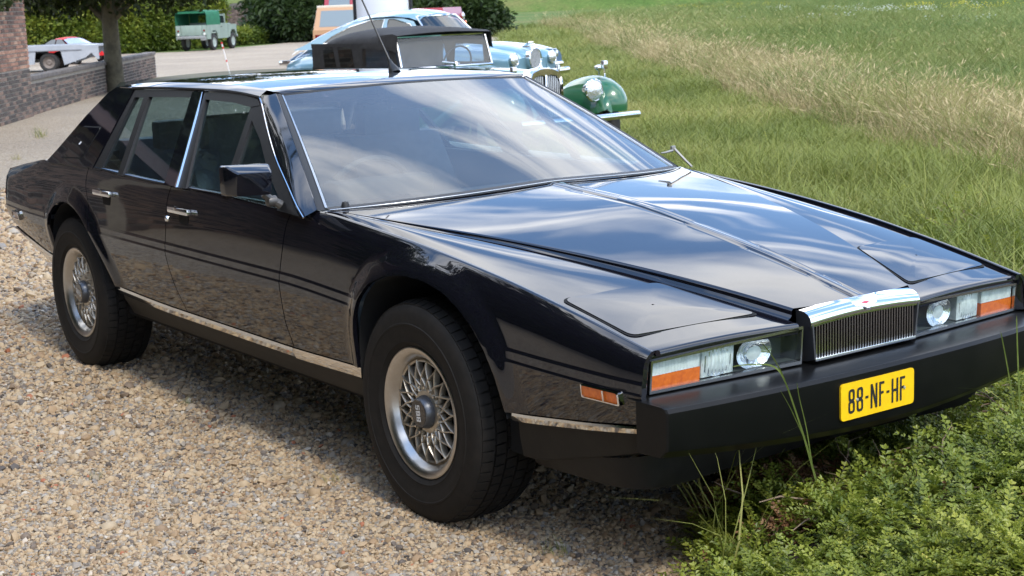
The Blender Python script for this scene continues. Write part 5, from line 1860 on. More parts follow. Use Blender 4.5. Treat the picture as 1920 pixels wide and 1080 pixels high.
# swept front wings, headlamps, sidelamps
for s in (-1, 1):
    P = []
    line = [(.46, .47), (.475, .55), (.45, .64), (.385, .72), (.28, .78), (.15, .815), (.0, .82), (-.25, .77), (-.55, .62), (-.85, .46), (-1.15, .36), (-1.4, .33)]
    L2 = smooth_poly(line, .05, 2)
    for i, (x, z) in enumerate(L2):
        q0, q1 = L2[max(i - 1, 0)], L2[min(i + 1, len(L2) - 1)]
        t_2 = np.array(q1) - np.array(q0); t_2 /= np.linalg.norm(t_2); nx, nz = t_2[1], -t_2[0]
        if nx * (x - .05) + nz * (z - .30) < 0: nx, nz = -nx, -nz
        wd = .15; row = []
        for a in np.linspace(-1, 1, 13):
            dr = .075 * a * a + (.05 * max(0, a)**4)
            row.append((x - nx * dr, s * (.66 + wd * a), z - nz * dr))
        row.append((x - nx * .16, s * (.66 + wd * 1.02), z - nz * .16))
        P.append(row)
    b = MB(); b.grid(P, flip=(s > 0)); w0 = b.build('front_wing', GREEN, mg, smooth=60, flange=None)
    b = MB(); b.grid([[(x, s * .508, z - .075), (x - .01, s * .45, (z + zl_(x)) / 2), (x - .02, s * .42, zl_(x))] for x, z in L2 if z > .50]); b.build('wing_apron', GREEN, w0, smooth=60)

    headlamp(mg, (.33, s * .40, .69), .108, bucket=CHR2)
    b = MB(); b.lathe([(0, -.07), (.022, -.05), (.034, 0), (.030, .012), (0, .018)], 14, 'x'); b.tube([(0, 0, -.03), (0, 0, -.07)], .01, 6); b.build('side_lamp', CHR2, mg, loc=(.12, s * .66, .895))
    b = MB(); b.bbox((0, 0, 0), (.05, .055, .085), .018); b.tube([(0, 0, -.04), (.0, .01, -.12)], .010, 6); b.build('wing_mirror', CHR2, mg, loc=(.28, s * .585, .93))
    wheel_simple(mg, .05, s * .64, .335, .135, .68, CHR2); wheel_simple(mg, -2.42, s * .64, .335, .135, .68, CHR2)
    P = [[(x, s * (.66 + .16 * a), .74 - .06 * a * a - ((x + 2.42) / .52)**2 * .30) for a in np.linspace(-1, 1, 9)] for x in np.linspace(-2.95, -1.92, 14)]
    b = MB(); b.grid(P); b.build('rear_wing', GREEN, mg, smooth=60)
bumper_bar(mg, .60, -.76, .76, .44, .065, .03)
# windscreen and hood
b = MB()
wl_ = lambda y, t: (-1.55 - .10 * t, y * (1 - .02 * t), .93 + .335 * t)
for y in (-.60, .60): b.tube([wl_(y, 0), wl_(y, 1)], .016, 8)
b.tube([wl_(y, 1) for y in (-.6, -.3, 0, .3, .6)], .016, 8); b.tube([wl_(y, 0) for y in (-.6, 0, .6)], .016, 8)
wf = b.build('windscreen_frame', CHR2, mg)
b = MB(); b.grid([[wl_(y, t) for y in (-.59, 0, .59)] for t in (0, 1)]); b.build('windscreen', glass_mat('tourer_screen', (.66, .78, .94), 1.42, painted_haze=.12), wf)
b = MB(); b.tube([(-1.50, .12, .955), (-1.49, -.12, .985)], .008, 6); b.tube([(-1.5, .05, .95), (-1.46, .05, .965)], .02, 8); b.build('wiper', CHR2, wf)
P = []
for (x, z, wd, cr_) in [tuple(q) for q in smooth_poly(((-1.57, 1.272, .632, .030), (-1.63, 1.292, .634, .036), (-1.9, 1.312, .63, .045), (-2.3, 1.318, .62, .045), (-2.72, 1.305, .60, .04), (-3.12, 1.245, .58, .03), (-3.26, 1.12, .57, .01)), .09, 1)]:
    wv = .006 * math.sin(x * 17)
    row = [(x, wd + .006, z - .17), (x, wd + .004 + wv, z - .12)] + [(x, wd * a * (1 - .02 * abs(a)**8), z + cr_ * (1 - a * a) - (-.006 + .075 * min(1, max(0, (-1.66 - x) / .5))) * abs(a)**5 + wv * .6 * (1 - a * a)) for a in np.linspace(1, -1, 21)] + [(x, -wd - .004 - wv, z - .12), (x, -wd - .006, z - .17)]
    P.append(row)
P.append([(p[0] - .06, p[1] * .95, .86 + (p[2] - 1.14) * .1) for p in P[-1]])
b = MB(); b.grid(P); hood = b.build('fabric_hood', CLOTH, mg, smooth=60)
for s in (-1, 1):
    for (x0, x1, x2, x3) in ((-3.02, -2.82, -2.76, -3.00), (-2.72, -2.45, -2.40, -2.68), (-2.22, -1.74, -1.72, -2.26)):
        b = MB()
        b.add([(x3, s * .628, .94), (x2, s * .628, .94), (x1, s * .628, 1.165), (x0, s * .628, 1.165)], [(0, 1, 2, 3)]); b.build('side_screen', WGLASS, hood, smooth=None)
    fr_ = MB()
    ff = lambda pts, o: fr_.add([(x, s * (.624 + o), z) for x, z in pts], [tuple(range(len(pts)))])
    ff([(-3.28, .86), (-1.56, .92), (-1.57, .95), (-3.26, .945)], 0); ff([(-3.25, .94), (-3.00, .94), (-3.02, 1.17), (-3.25, 1.17)], .001)
    ff([(-2.76, .94), (-2.68, .94), (-2.72, 1.17), (-2.82, 1.17)], .001); ff([(-2.40, .94), (-2.26, .94), (-2.22, 1.17), (-2.45, 1.17)], .001); ff([(-1.72, .94), (-1.57, .94), (-1.63, 1.17), (-1.74, 1.17)], .001)
    ff([(-3.26, 1.155), (-1.62, 1.163), (-1.62, 1.2), (-3.26, 1.2)], .002)
    fr_.build('side_curtain', CLOTH, hood, smooth=None)
b = MB(); b.bbox((-2.1, 0, .75), (.5, 1.1, .30), .05); b.bbox((-2.38, 0, 1.0), (.12, 1.05, .40), .04); b.build('seat', LEATHER, mg)
b = MB(); cw = Vector((-1.82, .33, .95))
b.tube([cw + .19 * Vector((math.sin(t) * .3, math.cos(t), math.sin(t) * .95)) for t in np.linspace(0, 6.283, 25)], .010, 6, cap=False)
b.build('steering_wheel', CARPET, mg)
b = MB()
for yy, t0 in ((-.30, .3), (.22, -.25)):
    b.tube([(-3.0, yy, .95), (-2.4, yy + t0 * .3, 1.28)], .014, 6)
b.build('hood_frame', CARPET, mg)

# ---- light blue rounded saloon
jg = empty('rounded_saloon', (-15.42, 10.95, 0), .371)
tag(jg, 'light blue rounded vintage saloon with tall oval chrome grille and leaping mascot', 'car')
LBLUE = carpaint('light_blue', (.155, .30, .385), .25)
b = loft([(-4.42, .50, .42, .58, .66), (-4.30, .66, .36, .60, .80), (-3.9, .76, .30, .62, .90), (-3.2, .82, .28, .62, .96), (-2.4, .84, .28, .62, .98), (-1.5, .84, .28, .62, .97), (-1.0, .83, .28, .60, .955), (-.5, .81, .30, .58, .91), (-.1, .74, .33, .56, .83), (.08, .62, .38, .56, .74)], 11, 2.5); b.build('body', LBLUE, jg, smooth=50)
b = loft([(-1.05, .30, .80, .90, .975), (-.7, .29, .80, .88, .975), (-.3, .24, .78, .84, .925), (.02, .17, .70, .76, .845), (.10, .14, .62, .70, .80)], 9, 2.2); b.build('bonnet', LBLUE, jg, smooth=50)
for s in (-1, 1):     # wings that carry the lamps
    b = loft([(-.9, .20, .60, .72, .90), (-.45, .20, .55, .70, .885), (-.15, .185, .50, .68, .855), (.02, .165, .50, .68, .82), (.09, .13, .54, .69, .78)], 9, 2.0)
    o = b.build('front_wing', LBLUE, jg, smooth=60); o.location = (0, s * .55, 0)
    headlamp(jg, (.13, s * .55, .715), .098)
    b = MB(); b.lathe([(0, -.05), (.03, -.04), (.048, 0), (.03, .014), (0, .018)], 14, 'x'); b.build('fog_lamp', CHR2, jg, loc=(.16, s * .36, .52))
    wheel_simple(jg, -.55, s * .70, .33, .17, .6, CHR2); wheel_simple(jg, -3.28, s * .70, .33, .17, .6, CHR2)
# grille
b = MB()
oval = [(.175 * math.copysign(abs(math.cos(a))**.8, math.cos(a)), .71 + .165 * math.sin(a)) for a in np.linspace(0, 2 * math.pi, 33)[:-1]]
n = len(oval)
V = [(.08, y, z) for y, z in oval] + [(.155, y * 1.03, .71 + (z - .71) * 1.03) for y, z in oval] + [(.165, y * .95, .71 + (z - .71) * .95) for y, z in oval] + [(.14, y * .86, .71 + (z - .71) * .88) for y, z in oval]
b.add(V, [(r_ * n + i, r_ * n + (i + 1) % n, (r_ + 1) * n + (i + 1) % n, (r_ + 1) * n + i) for r_ in range(3) for i in range(n)])
g2 = b.build('grille', CHR2, jg, smooth=50)
b = MB()
for k in range(8):
    y = -.13 + .26 * k / 7; hh = .15 * math.sqrt(max(.02, 1 - (y / .165)**2))
    b.box((.150, y, .71), (.004, .016, 2 * hh))
b.build('slats', SLAT, g2, smooth=None)['kind'] = 'stuff'
b = MB(); b.add([(.135, y * .9, .71 + (z - .71) * .9) for y, z in oval], [tuple(range(n))]); b.build('grille_back', DARK, g2, smooth=None)
b = MB(); b.tube([(-.06, 0, .90), (.0, 0, .925), (.06, 0, .955), (.12, 0, .965)], [.012, .02, .022, .008], 8); b.tube([(.07, .0, .95), (.14, .02, .93)], [.01, .004], 6); b.tube([(-.02, 0, .92), (-.10, .01, .90)], [.012, .005], 6); b.bbox((0, 0, .89), (.14, .03, .03), .008)
b.build('leaping_mascot', CHR2, jg)
bumper_bar(jg, .28, -.80, .80, .50, .10, .06)
b = MB(); b.bbox((.34, .33, .50), (.06, .05, .20), .02); b.bbox((.34, -.33, .50), (.06, .05, .20), .02); b.build('overriders', CHR2, jg)['kind'] = 'stuff'
# cabin
roof_s = [(-4.25, .52, .86), (-3.8, .53, 1.09), (-3.35, .545, 1.31), (-2.9, .565, 1.45), (-2.5, .575, 1.515), (-2.1, .575, 1.525), (-1.8, .57, 1.495), (-1.62, .555, 1.44)]
P = []
for (x, wd, z) in roof_s:
    P.append([(x, wd * a, z - .10 * abs(a)**3.2) for a in np.linspace(1, -1, 17)])
b = MB(); b.grid(P); rf = b.build('roof', LBLUE, jg, smooth=60)
b = MB()
def wsJ(v, t): return (-1.12 - .50 * t - .12 * v * v * (1 - t * .5), v * (.70 - .17 * t), .955 + .455 * t - .0 * v)
b.grid([[wsJ(v, t) for v in np.linspace(-1, 1, 13)] for t in np.linspace(0, 1, 6)]); b.build('windscreen', glass_mat('saloon_screen', (.55, .66, .64), 1.55), jg, smooth=60)
b = MB(); b.tube([wsJ(-1, t) for t in (0, .5, 1)] + [wsJ(v, 1) for v in np.linspace(-.8, .8, 9)] + [wsJ(1, t) for t in (1, .5, 0)], .017, 7); b.build('screen_surround', CHR2, jg)
b = MB()
b.grid([[(-1.62 - .12 * abs(v)**2 + .02, v * .56, 1.395 - .095 * abs(v)**3.2), (-1.60 - .10 * v * v, v * .56, 1.375 - .09 * abs(v)**3.2)] for v in np.linspace(-1, 1, 13)] if False else [[(-1.62, .555 * v, 1.44 - .10 * abs(v)**3.2) for v in np.linspace(-1, 1, 13)], [wsJ(v, 1.0) for v in np.linspace(-1, 1, 13)]]); b.build('roof_lip', LBLUE, jg, smooth=60)
for s in (-1, 1):
    SO = [(-1.30, .965), (-1.70, 1.34), (-2.1, 1.42), (-2.55, 1.41), (-2.95, 1.33), (-3.40, 1.18), (-3.85, .985), (-4.0, .93)]
    fy2 = lambda z: .79 - .24 * (z - .95) / .45
    b = MB(); n = len(SO)
    b.add([(x, s * fy2(z), z) for x, z in SO], [tuple(range(n))]); cs = b.build('cabin_side', LBLUE, jg, smooth=None)
    for wpoly in ([(-1.42, 1.0), (-1.74, 1.295), (-2.08, 1.375), (-2.20, 1.378), (-2.20, 1.0)], [(-2.28, 1.0), (-2.28, 1.378), (-2.58, 1.365), (-2.93, 1.28), (-3.26, 1.13), (-3.40, 1.03)]):
        b = MB(); b.add([(x, s * (fy2(z) + .006), z) for x, z in wpoly], [tuple(range(len(wpoly)))]); b.build('side_window', DGLASS, cs, smooth=None)
        b = MB(); b.tube([(x, s * (fy2(z) + .008), z) for x, z in wpoly + wpoly[:1]], .009, 6); b.build('window_trim', CHR2, cs)
b = MB(); b.bbox((-2.1, -.33, .95), (.14, .48, .5), .05); b.bbox((-2.1, .33, .95), (.14, .48, .5), .05); b.box((-1.35, 0, .93), (.3, 1.25, .08)); b.build('seat', LEATHER, jg)['kind'] = 'stuff'

# ---- darker blue fastback behind it
fbp = Vector((-15.42, 10.95)) + 2.6 * Vector((-.3626, .932)) - 1.35 * Vector((.932, .3626))
fb = empty('fastback_coupe', (fbp.x, fbp.y, 0), .45)
tag(fb, 'mid blue fastback coupe with long sloping tail behind the light blue saloon', 'car')
MBLUE = carpaint('mid_blue', (.060, .145, .27), .3)
b = loft([(-4.92, .62, .42, .60, .74), (-4.7, .76, .34, .60, .83), (-4.0, .86, .28, .60, .90), (-3.0, .88, .26, .60, .93), (-1.8, .88, .26, .60, .92), (-.9, .87, .26, .60, .90), (-.3, .84, .30, .58, .84), (0, .76, .36, .56, .76)], 9, 3.2); b.build('body', MBLUE, fb, smooth=40)
P = [[(x, wd * a, z - .10 * abs(a)**3) for a in np.linspace(1, -1, 15)] for (x, wd, z) in ((-4.88, .58, .86), (-4.35, .60, 1.12), (-3.75, .60, 1.33), (-3.2, .60, 1.42), (-2.8, .60, 1.44), (-2.4, .585, 1.42), (-1.55, .68, .93))]
b = MB(); b.grid(P); b.build('roof', MBLUE, fb, smooth=50)
for s in (-1, 1):
    poly = [(-1.75, .95), (-2.4, 1.30), (-2.8, 1.33), (-3.3, 1.27), (-3.9, 1.0)]
    b = MB(); b.add([(x, s * (.80 - .38 * (z - .93)), z) for x, z in poly], [tuple(range(5))]); b.build('side_window', DGLASS, fb, smooth=None)
    wheel_simple(fb, -.85, s * .74, .33, .19, .62); wheel_simple(fb, -3.55, s * .74, .33, .19, .62)
    headlamp(fb, (-.02, s * .58, .66), .085)
    b = MB(); b.bbox((-4.90, s * .62, .62), (.05, .20, .09), .015); b.build('tail_lamp', REDL, fb)
    b = MB(); b.bbox((-4.86, s * .80, .63), (.26, .05, .085), .02); b.bbox((-4.97, s * .45, .63), (.05, .70, .085), .02); b.build('rear_bumper', CHR2, fb)
bumper_bar(fb, .02, -.78, .78, .48, .09, .06)

# ---- pale green off-roader with green canvas
lrp = gpt(400, 92)
hd = math.atan2(.745, -.667)
c_, s_ = math.cos(hd), math.sin(hd)
lr = empty('canvas_offroader', (lrp[0] - c_ * 0 + s_ * -.66 * 1, lrp[1] - s_ * 0 - c_ * -.66 * 1, 0), hd)
lr.scale = (.93, .93, .93)
lrp = gpt(400, 94)
lr.location = (lrp[0] - .61 * s_, lrp[1] + .61 * c_, 0)      # rear axle middle: the yard-side wheel stands at lrp
tag(lr, 'pale green short off-roader with darker green canvas tilt parked at the hedge', 'off-roader')
PGREEN = mat('pale_green_paint', (.245, .315, .265), .5, noise=(3, (.20, .25, .21), .4, .7))
CANVAS = mat('green_canvas', (.012, .145, .068), .8, noise=(5, (.008, .10, .05), .4, .7))
GALV = mat('galvanised', (.30, .31, .30), .5, metal=.5)
b = MB()
b.bbox((-.02, 0, .80), (1.50, 1.50, .06), .01)                       # tub floor
for s in (-1, 1):
    b.prism([(-.80, .52), (-.42, .52), (-.36, .76), (-.18, .90), (.18, .90), (.36, .76), (.42, .52), (.72, .52), (.72, 1.16), (-.80, 1.16)], s * .70, s * .77, 'y')
b.bbox((.70, 0, 1.0), (.04, 1.46, .50), .01)
tub = b.build('body', PGREEN, lr, smooth=20)
b = MB(); b.bbox((-.80, 0, .93), (.035, 1.02, .46), .008)
for y in (-.25, .25): b.bbox((-.82, y, .93), (.015, .03, .40), .004)
b.build('tailgate', PGREEN, lr)
for s in (-1, 1):
    b = MB(); b.bbox((-.81, s * .635, .93), (.03, .22, .46), .008); b.build('rear_panel', PGREEN, lr)
    b = MB(); b.lathe([(.05, -.84), (.045, -.86), (0, -.865)], 12, 'x', (0, s * .63, .92)); b.build('tail_lamp', REDL, lr)
    b = MB(); b.lathe([(.055, -.83), (.05, -.845), (0, -.85)], 12, 'x', (0, s * .64, .76)); b.build('reflector', mat('lamp_white', (.7, .7, .66), .3), lr)
    b = MB(); b.prism([(.74, .52), (1.62, .52), (1.62, 1.16), (.74, 1.16)], s * .70, s * .765, 'y'); d_ = b.build('door', PGREEN, lr, smooth=None)
    b = MB(); b.prism([(.76, 1.17), (1.42, 1.17), (1.30, 1.60), (.76, 1.62)], s * .69, s * .73, 'y'); b.build('door_top', PGREEN, d_, smooth=None)
    b = MB(); b.prism([(.84, 1.22), (1.34, 1.22), (1.24, 1.55), (.84, 1.56)], s * .685, s * .735, 'y'); b.build('door_window', DGLASS, d_, smooth=None)
    b = MB(); b.bbox((.86, s * .775, 1.06), (.10, .02, .025), .006); b.build('door_handle', DARK, d_)
    b = MB(); b.prism([(1.63, .56), (1.84, .56), (1.90, .76), (2.06, .90), (2.40, .90), (2.56, .76), (2.60, .60), (2.66, .60), (2.66, 1.14), (1.63, 1.16)], s * .50, s * .775, 'y'); b.build('front_wing', PGREEN, lr, smooth=20)
    for x in (0, 2.23): wheel_simple(lr, x, s * .66, .37, .19, .60, mat('offroader_rim', (.33, .38, .34), .5))
b = MB(); b.bbox((2.10, 0, 1.15), (1.04, 1.0, .08), .03); b.build('bonnet', PGREEN, lr)
b = MB(); b.bbox((2.63, 0, .86), (.05, .98, .50), .01); b.build('grille_panel', GALV, lr)
b = MB(); b.bbox((-.86, 0, .62), (.10, 1.40, .13), .02); b.bbox((-.84, -.58, .55), (.12, .26, .16), .02); b.build('rear_crossmember', GALV, lr)
b = MB(); b.bbox((2.74, 0, .60), (.08, 1.56, .12), .02); b.build('front_bumper', GALV, lr)
b = MB()
for y in (-.70, .70): b.bbox((1.50, y * .98, 1.38), (.05, .05, .46), .01)
b.bbox((1.48, 0, 1.62), (.05, 1.42, .05), .01); b.bbox((1.52, 0, 1.19), (.05, 1.42, .05), .01); b.bbox((1.5, 0, 1.4), (.04, .04, .4), .01)
wf2 = b.build('windscreen_frame', PGREEN, lr)
b = MB(); b.box((1.5, 0, 1.4), (.01, 1.36, .40)); b.build('windscreen', WGLASS, wf2, smooth=None)
P = []
for x in np.linspace(-.82, .76, 8):
    P.append([(x, .765, 1.14), (x, .765, 1.62), (x, .73, 1.74), (x, .62, 1.805), (x, .3, 1.835), (x, 0, 1.84), (x, -.3, 1.835), (x, -.62, 1.805), (x, -.73, 1.74), (x, -.765, 1.62), (x, -.765, 1.14)])
b = MB(); b.grid(P); b.build('canvas_tilt', CANVAS, lr, smooth=50)
P = [[(x, y, 1.80 + .02 * (1 - (y / .7)**2)) for y in (-.70, -.35, 0, .35, .70)] for x in (.77, 1.5)]
b = MB(); b.grid(P); b.build('cab_roof', CANVAS if False else PGREEN, lr, smooth=50)
b = MB(); b.add([(.74, -.74, 1.16), (.74, -.30, 1.16), (.74, -.30, 1.72), (.74, -.74, 1.72)], [(0, 1, 2, 3)]); b.add([(.74, .30, 1.16), (.74, .74, 1.16), (.74, .74, 1.72), (.74, .30, 1.72)], [(0, 1, 2, 3)]); b.add([(.741, -.74, 1.60), (.741, .74, 1.60), (.741, .74, 1.80), (.741, -.74, 1.80)], [(0, 1, 2, 3)])
b.build('cab_bulkhead', CANVAS, lr, smooth=None)['kind'] = 'stuff'
b = MB(); b.bbox((-.78, 0, 1.74), (.03, 1.4, .10), .01); b.build('tilt_header', CANVAS, lr)

# ---- grey flatbed transporter
p0 = Vector(gpt(105, 133))
fl_ = empty('flatbed_truck', (p0.x, p0.y, 0), .945 + .10)
tag(fl_, 'grey flatbed car transporter with sloping rear ramp behind the low wall', 'truck')
TGREY = mat('truck_grey', (.36, .38, .41), .5, noise=(2.5, (.29, .31, .34), .4, .7))
for s in (-1, 1):
    b = MB(); b.prism([(-6.0, .25), (-.42, .25), (-.36, .62), (.38, .62), (.46, .20), (1.10, .40), (1.28, .54), (1.44, .34), (1.5, .34), (1.5, .74), (.9, .79), (-6.0, .80)], s * .98, s * 1.03, 'y'); sk_ = b.build('side_skirt', TGREY, fl_, smooth=15)
    b = MB(); b.bbox((-2.5, s * 1.04, .64), (7.0, .02, .03), .004); b.build('skirt_rail', mat('rail_grey', (.20, .21, .23), .5), sk_)
    b = MB(); b.bbox((-.62, s * 1.045, .60), (.10, .02, .06), .004); b.build('side_reflector', AMBER, sk_)
    for x in (0, -3.6): wheel_simple(fl_, x, s * .86, .29, .26, .62, mat('truck_rim', (.16, .13, .11), .6))
b = MB(); b.box((-2.3, 0, .735), (7.4, 1.96, .06)); b.build('load_deck', TGREY, fl_, smooth=None)
b = MB(); b.box((-2.6, 0, .46), (6.4, .7, .16)); b.build('chassis', DARK, fl_, smooth=None)
b = MB(); b.bbox((-6.9, 0, 1.2), (1.6, 1.9, 1.7), .12); b.build('cab', TGREY, fl_)

# ---- red coupe behind the transporter
rx, ry = gpt(140, 118)
rcd = _f + (136 - 960) / 2903.34 * _r2 + (540 - 78) / 2903.34 * _u2; rcd = Vector((rcd.x, rcd.y)).normalized()
rc = empty('red_coupe', (CAMPOS.x + rcd.x * 57, CAMPOS.y + rcd.y * 57, 0), .25)
rc.scale = (.76, .76, .76)
tag(rc, 'small red coupe with pale windscreen seen over the grey flatbed', 'car')
RED = mat('bright_red', (.55, .014, .016), .5, spec=.3)
b = loft([(-1.95, .60, .35, .60, .74), (-1.6, .72, .28, .60, .86), (-.8, .76, .26, .60, .90), (.3, .76, .26, .60, .88), (.9, .74, .28, .58, .84), (1.6, .70, .30, .56, .76), (1.95, .60, .36, .54, .66)], 9, 3.0); b.build('body', RED, rc, smooth=40)
P = [[(x, wd * a, z - .08 * abs(a)**3) for a in np.linspace(1, -1, 13)] for (x, wd, z) in ((-1.45, .52, .86), (-1.1, .54, 1.06), (-.7, .55, 1.20), (-.2, .55, 1.235), (.1, .54, 1.20))]
b = MB(); b.grid(P); b.build('roof', RED, rc, smooth=50)
b = MB(); b.grid([[(.10 + .62 * t, v * (.53 + .11 * t), 1.185 - .33 * t - .07 * abs(v)**3 * (1 - t)) for v in np.linspace(-1, 1, 9)] for t in (0, .5, 1)]); b.build('windscreen', mat('pale_screen', (.30, .36, .46), .2, coat=.5), rc)
for s in (-1, 1):
    for poly in ([(.55, .90), (.05, 1.14), (-.30, 1.15), (-.30, .90)], [(-.38, .90), (-.38, 1.15), (-.75, 1.12), (-1.2, .92)]):
        b = MB(); b.add([(x, s * (.725 - .45 * (z - .90)), z) for x, z in poly], [tuple(range(4))]); b.build('side_window', DGLASS, rc, smooth=None)
    wheel_simple(rc, -1.15, s * .66, .29, .17); wheel_simple(rc, 1.2, s * .66, .29, .17)

# ---- tan van with cream roof, and the red off-roader beyond
def at_px(px, dist, py=25):
    d = _f + (px - 960) / 2903.34 * _r2 + (540 - py) / 2903.34 * _u2; d = Vector((d.x, d.y)).normalized()
    return (CAMPOS.x + d.x * dist, CAMPOS.y + d.y * dist)


q = at_px(650, 44)
va = empty('tan_van', (q[0], q[1], 0), 2.58)
tag(va, 'tan van with cream roof and wide rear side window', 'van')
TAN = mat('tan_paint', (.46, .27, .15), .45); CREAMP = mat('cream_paint', (.62, .57, .47), .45)
b = MB()
def cabin(b, x0, x1, w0, w1, z0, z1, xi0=.0, xi1=.0):
    V = [(x0, -w0, z0), (x1, -w0, z0), (x1, w0, z0), (x0, w0, z0), (x0 + xi0, -w1, z1), (x1 - xi1, -w1, z1), (x1 - xi1, w1, z1), (x0 + xi0, w1, z1)]
    b.add(V, [(3, 2, 1, 0), (4, 5, 6, 7), (0, 1, 5, 4), (1, 2, 6, 5), (2, 3, 7, 6), (3, 0, 4, 7)])
cabin(b, -2.0, 2.0, .84, .84, .35, 1.02); cabin(b, -1.98, 1.3, .82, .70, 1.02, 1.60, .18, .5); b.build('body', TAN, va, smooth=None)
b = MB(); b.bbox((-.42, 0, 1.625), (2.7, 1.42, .07), .03); b.build('roof', CREAMP, va)
for s in (-1, 1):
    for (a0, a1) in ((-1.72, -.55), (-.45, .6)):
        b = MB(); b.add([(x, s * (.828 - .20 * (z - 1.02)), z) for x, z in ((a0, 1.10), (a1, 1.10), (a1 - (.12 if a1 > 0 else 0), 1.52), (a0 + .10, 1.52))], [(0, 1, 2, 3)]); wn = b.build('side_window', mat('van_window', (.20, .24, .25), .06, coat=1.0), va, smooth=None)
        b = MB(); b.tube([(x, s * (.832 - .20 * (z - 1.02)), z) for x, z in ((a0, 1.10), (a1, 1.10), (a1 - (.12 if a1 > 0 else 0), 1.52), (a0 + .10, 1.52), (a0, 1.10))], .02, 6); b.build('window_seal', CREAMP, wn)
    wheel_simple(va, -1.25, s * .72, .32, .17); wheel_simple(va, 1.25, s * .72, .32, .17)
b = MB(); b.add([(-1.985 + .31 * (z - 1.02), y, z) for y, z in ((-.66, 1.10), (.66, 1.10), (.60, 1.52), (-.60, 1.52))], [(0, 1, 2, 3)]); wn = b.build('rear_window', MATS['van_window'], va, smooth=None)
for s in (-1, 1):
    b = MB(); b.bbox((-2.01, s * .70, .80), (.03, .16, .20), .01); b.build('tail_lamp', REDL, va)
q = at_px(706, 52)
ro = empty('red_offroader', (q[0], q[1], 0), .66)
ro.scale = (1.28, 1.28, 1.28)
tag(ro, 'red off-roader with long red bonnet beside the dark bush at the field edge', 'off-roader')
DRED = carpaint('deep_red', (.36, .022, .03))
b = MB(); cabin(b, -1.15, .55, .82, .82, .45, 1.10); cabin(b, -1.13, .5, .80, .68, 1.10, 1.86, .06, .35); b.build('body', DRED, ro, smooth=None)
b = MB(); cabin(b, .56, 2.15, .80, .72, .50, 1.15, 0, .10); b.build('bonnet', DRED, ro, smooth=None)
b = MB(); b.add([(.50 - .45 * (z - 1.10), y, z) for y, z in ((-.70, 1.16), (.70, 1.16), (.62, 1.74), (-.62, 1.74))], [(0, 1, 2, 3)]); b.build('windscreen', mat('grey_screen', (.33, .40, .43), .07, coat=1.0), ro, smooth=None)
for s in (-1, 1):
    for (a0, a1) in ((-1.0, -.40), (-.30, .25)):
        b = MB(); b.add([(x, s * (.812 - .16 * (z - 1.10)), z) for x, z in ((a0, 1.18), (a1, 1.18), (a1 - .03, 1.72), (a0 + .05, 1.72))], [(0, 1, 2, 3)]); b.build('side_window', MATS['van_window'], ro, smooth=None)
    wheel_simple(ro, -.70, s * .70, .38, .22); wheel_simple(ro, 1.45, s * .70, .38, .22)
    b = MB(); b.bbox((.42, s * .98, 1.30), (.06, .16, .20), .02); b.tube([(.42, s * .80, 1.22), (.42, s * .92, 1.27)], .015, 6); b.build('door_mirror', mat('mirror_black', (.02, .02, .02), .5), ro)
    headlamp(ro, (2.16, s * .56, .92), .09)
    b = MB(); b.bbox((2.17, s * .70, .75), (.03, .12, .10), .01); b.build('turn_signal', AMBER, ro)
bumper_bar(ro, 2.2, -.84, .84, .55, .14, .04, 'front_bumper')

# ---- white round column between two dark posts
q = at_px(718, 30)
co = empty('white_column', (q[0], q[1], 0), 0)
tag(co, 'broad white round column between two dark posts behind the blue cars', 'column')
b = MB(); b.lathe([(0, 0), (.50, 0), (.50, 2.6), (.47, 2.63), (0, 2.63)], 48, 'z'); b.build('drum', mat('white_sheet', (.74, .74, .75), .45), co, smooth=40)
rr_ = Vector((_r2.x, _r2.y)).normalized()
for s in (-1, 1):
    b = MB(); b.tube([(rr_.x * s * .53, rr_.y * s * .53, 0), (rr_.x * s * .53, rr_.y * s * .53, 2.8)], .035, 10); b.build('post', mat('post_black', (.01, .01, .012), .5), co)

# ---- red and white leaning stick
q0 = gpt(432, 140)
st = empty('marker_stick', (q0[0], q0[1], 0), 0)
tag(st, 'thin white stick with red bands leaning in the gravel', 'marker post')
off = Vector((_r2.x, _r2.y)).normalized()
tip = Vector((-.17 * off.x, -.17 * off.y, .83))
WHT = mat('white_stick', (.7, .68, .66), .5); RDB = mat('red_band', (.55, .03, .03), .5)
b = MB(); b.tube([(0, 0, -.05), tip], .017, 8); b.build('stick', WHT, st)
for t0, t1 in ((.955, 1.005), (.80, .86), (.40, .45)):
    b = MB(); b.tube([tip * t0, tip * t1], .023, 8); b.build('band', RDB, st)
# ---- small pale post at the end of the low wall
q0 = gpt(288, 144)
b = MB(); b.lathe([(0, .50), (.06, .50), (.075, .48), (.085, 0)], 14, 'z'); b.lathe([(.10, 0.0), (.10, .04), (.0, .045)], 14, 'z')
o = b.build('short_post', mat('pale_concrete', (.45, .43, .40), .8), None, loc=(q0[0], q0[1], 0)); tag(o, 'short pale post at the far end of the low brick wall', 'post')

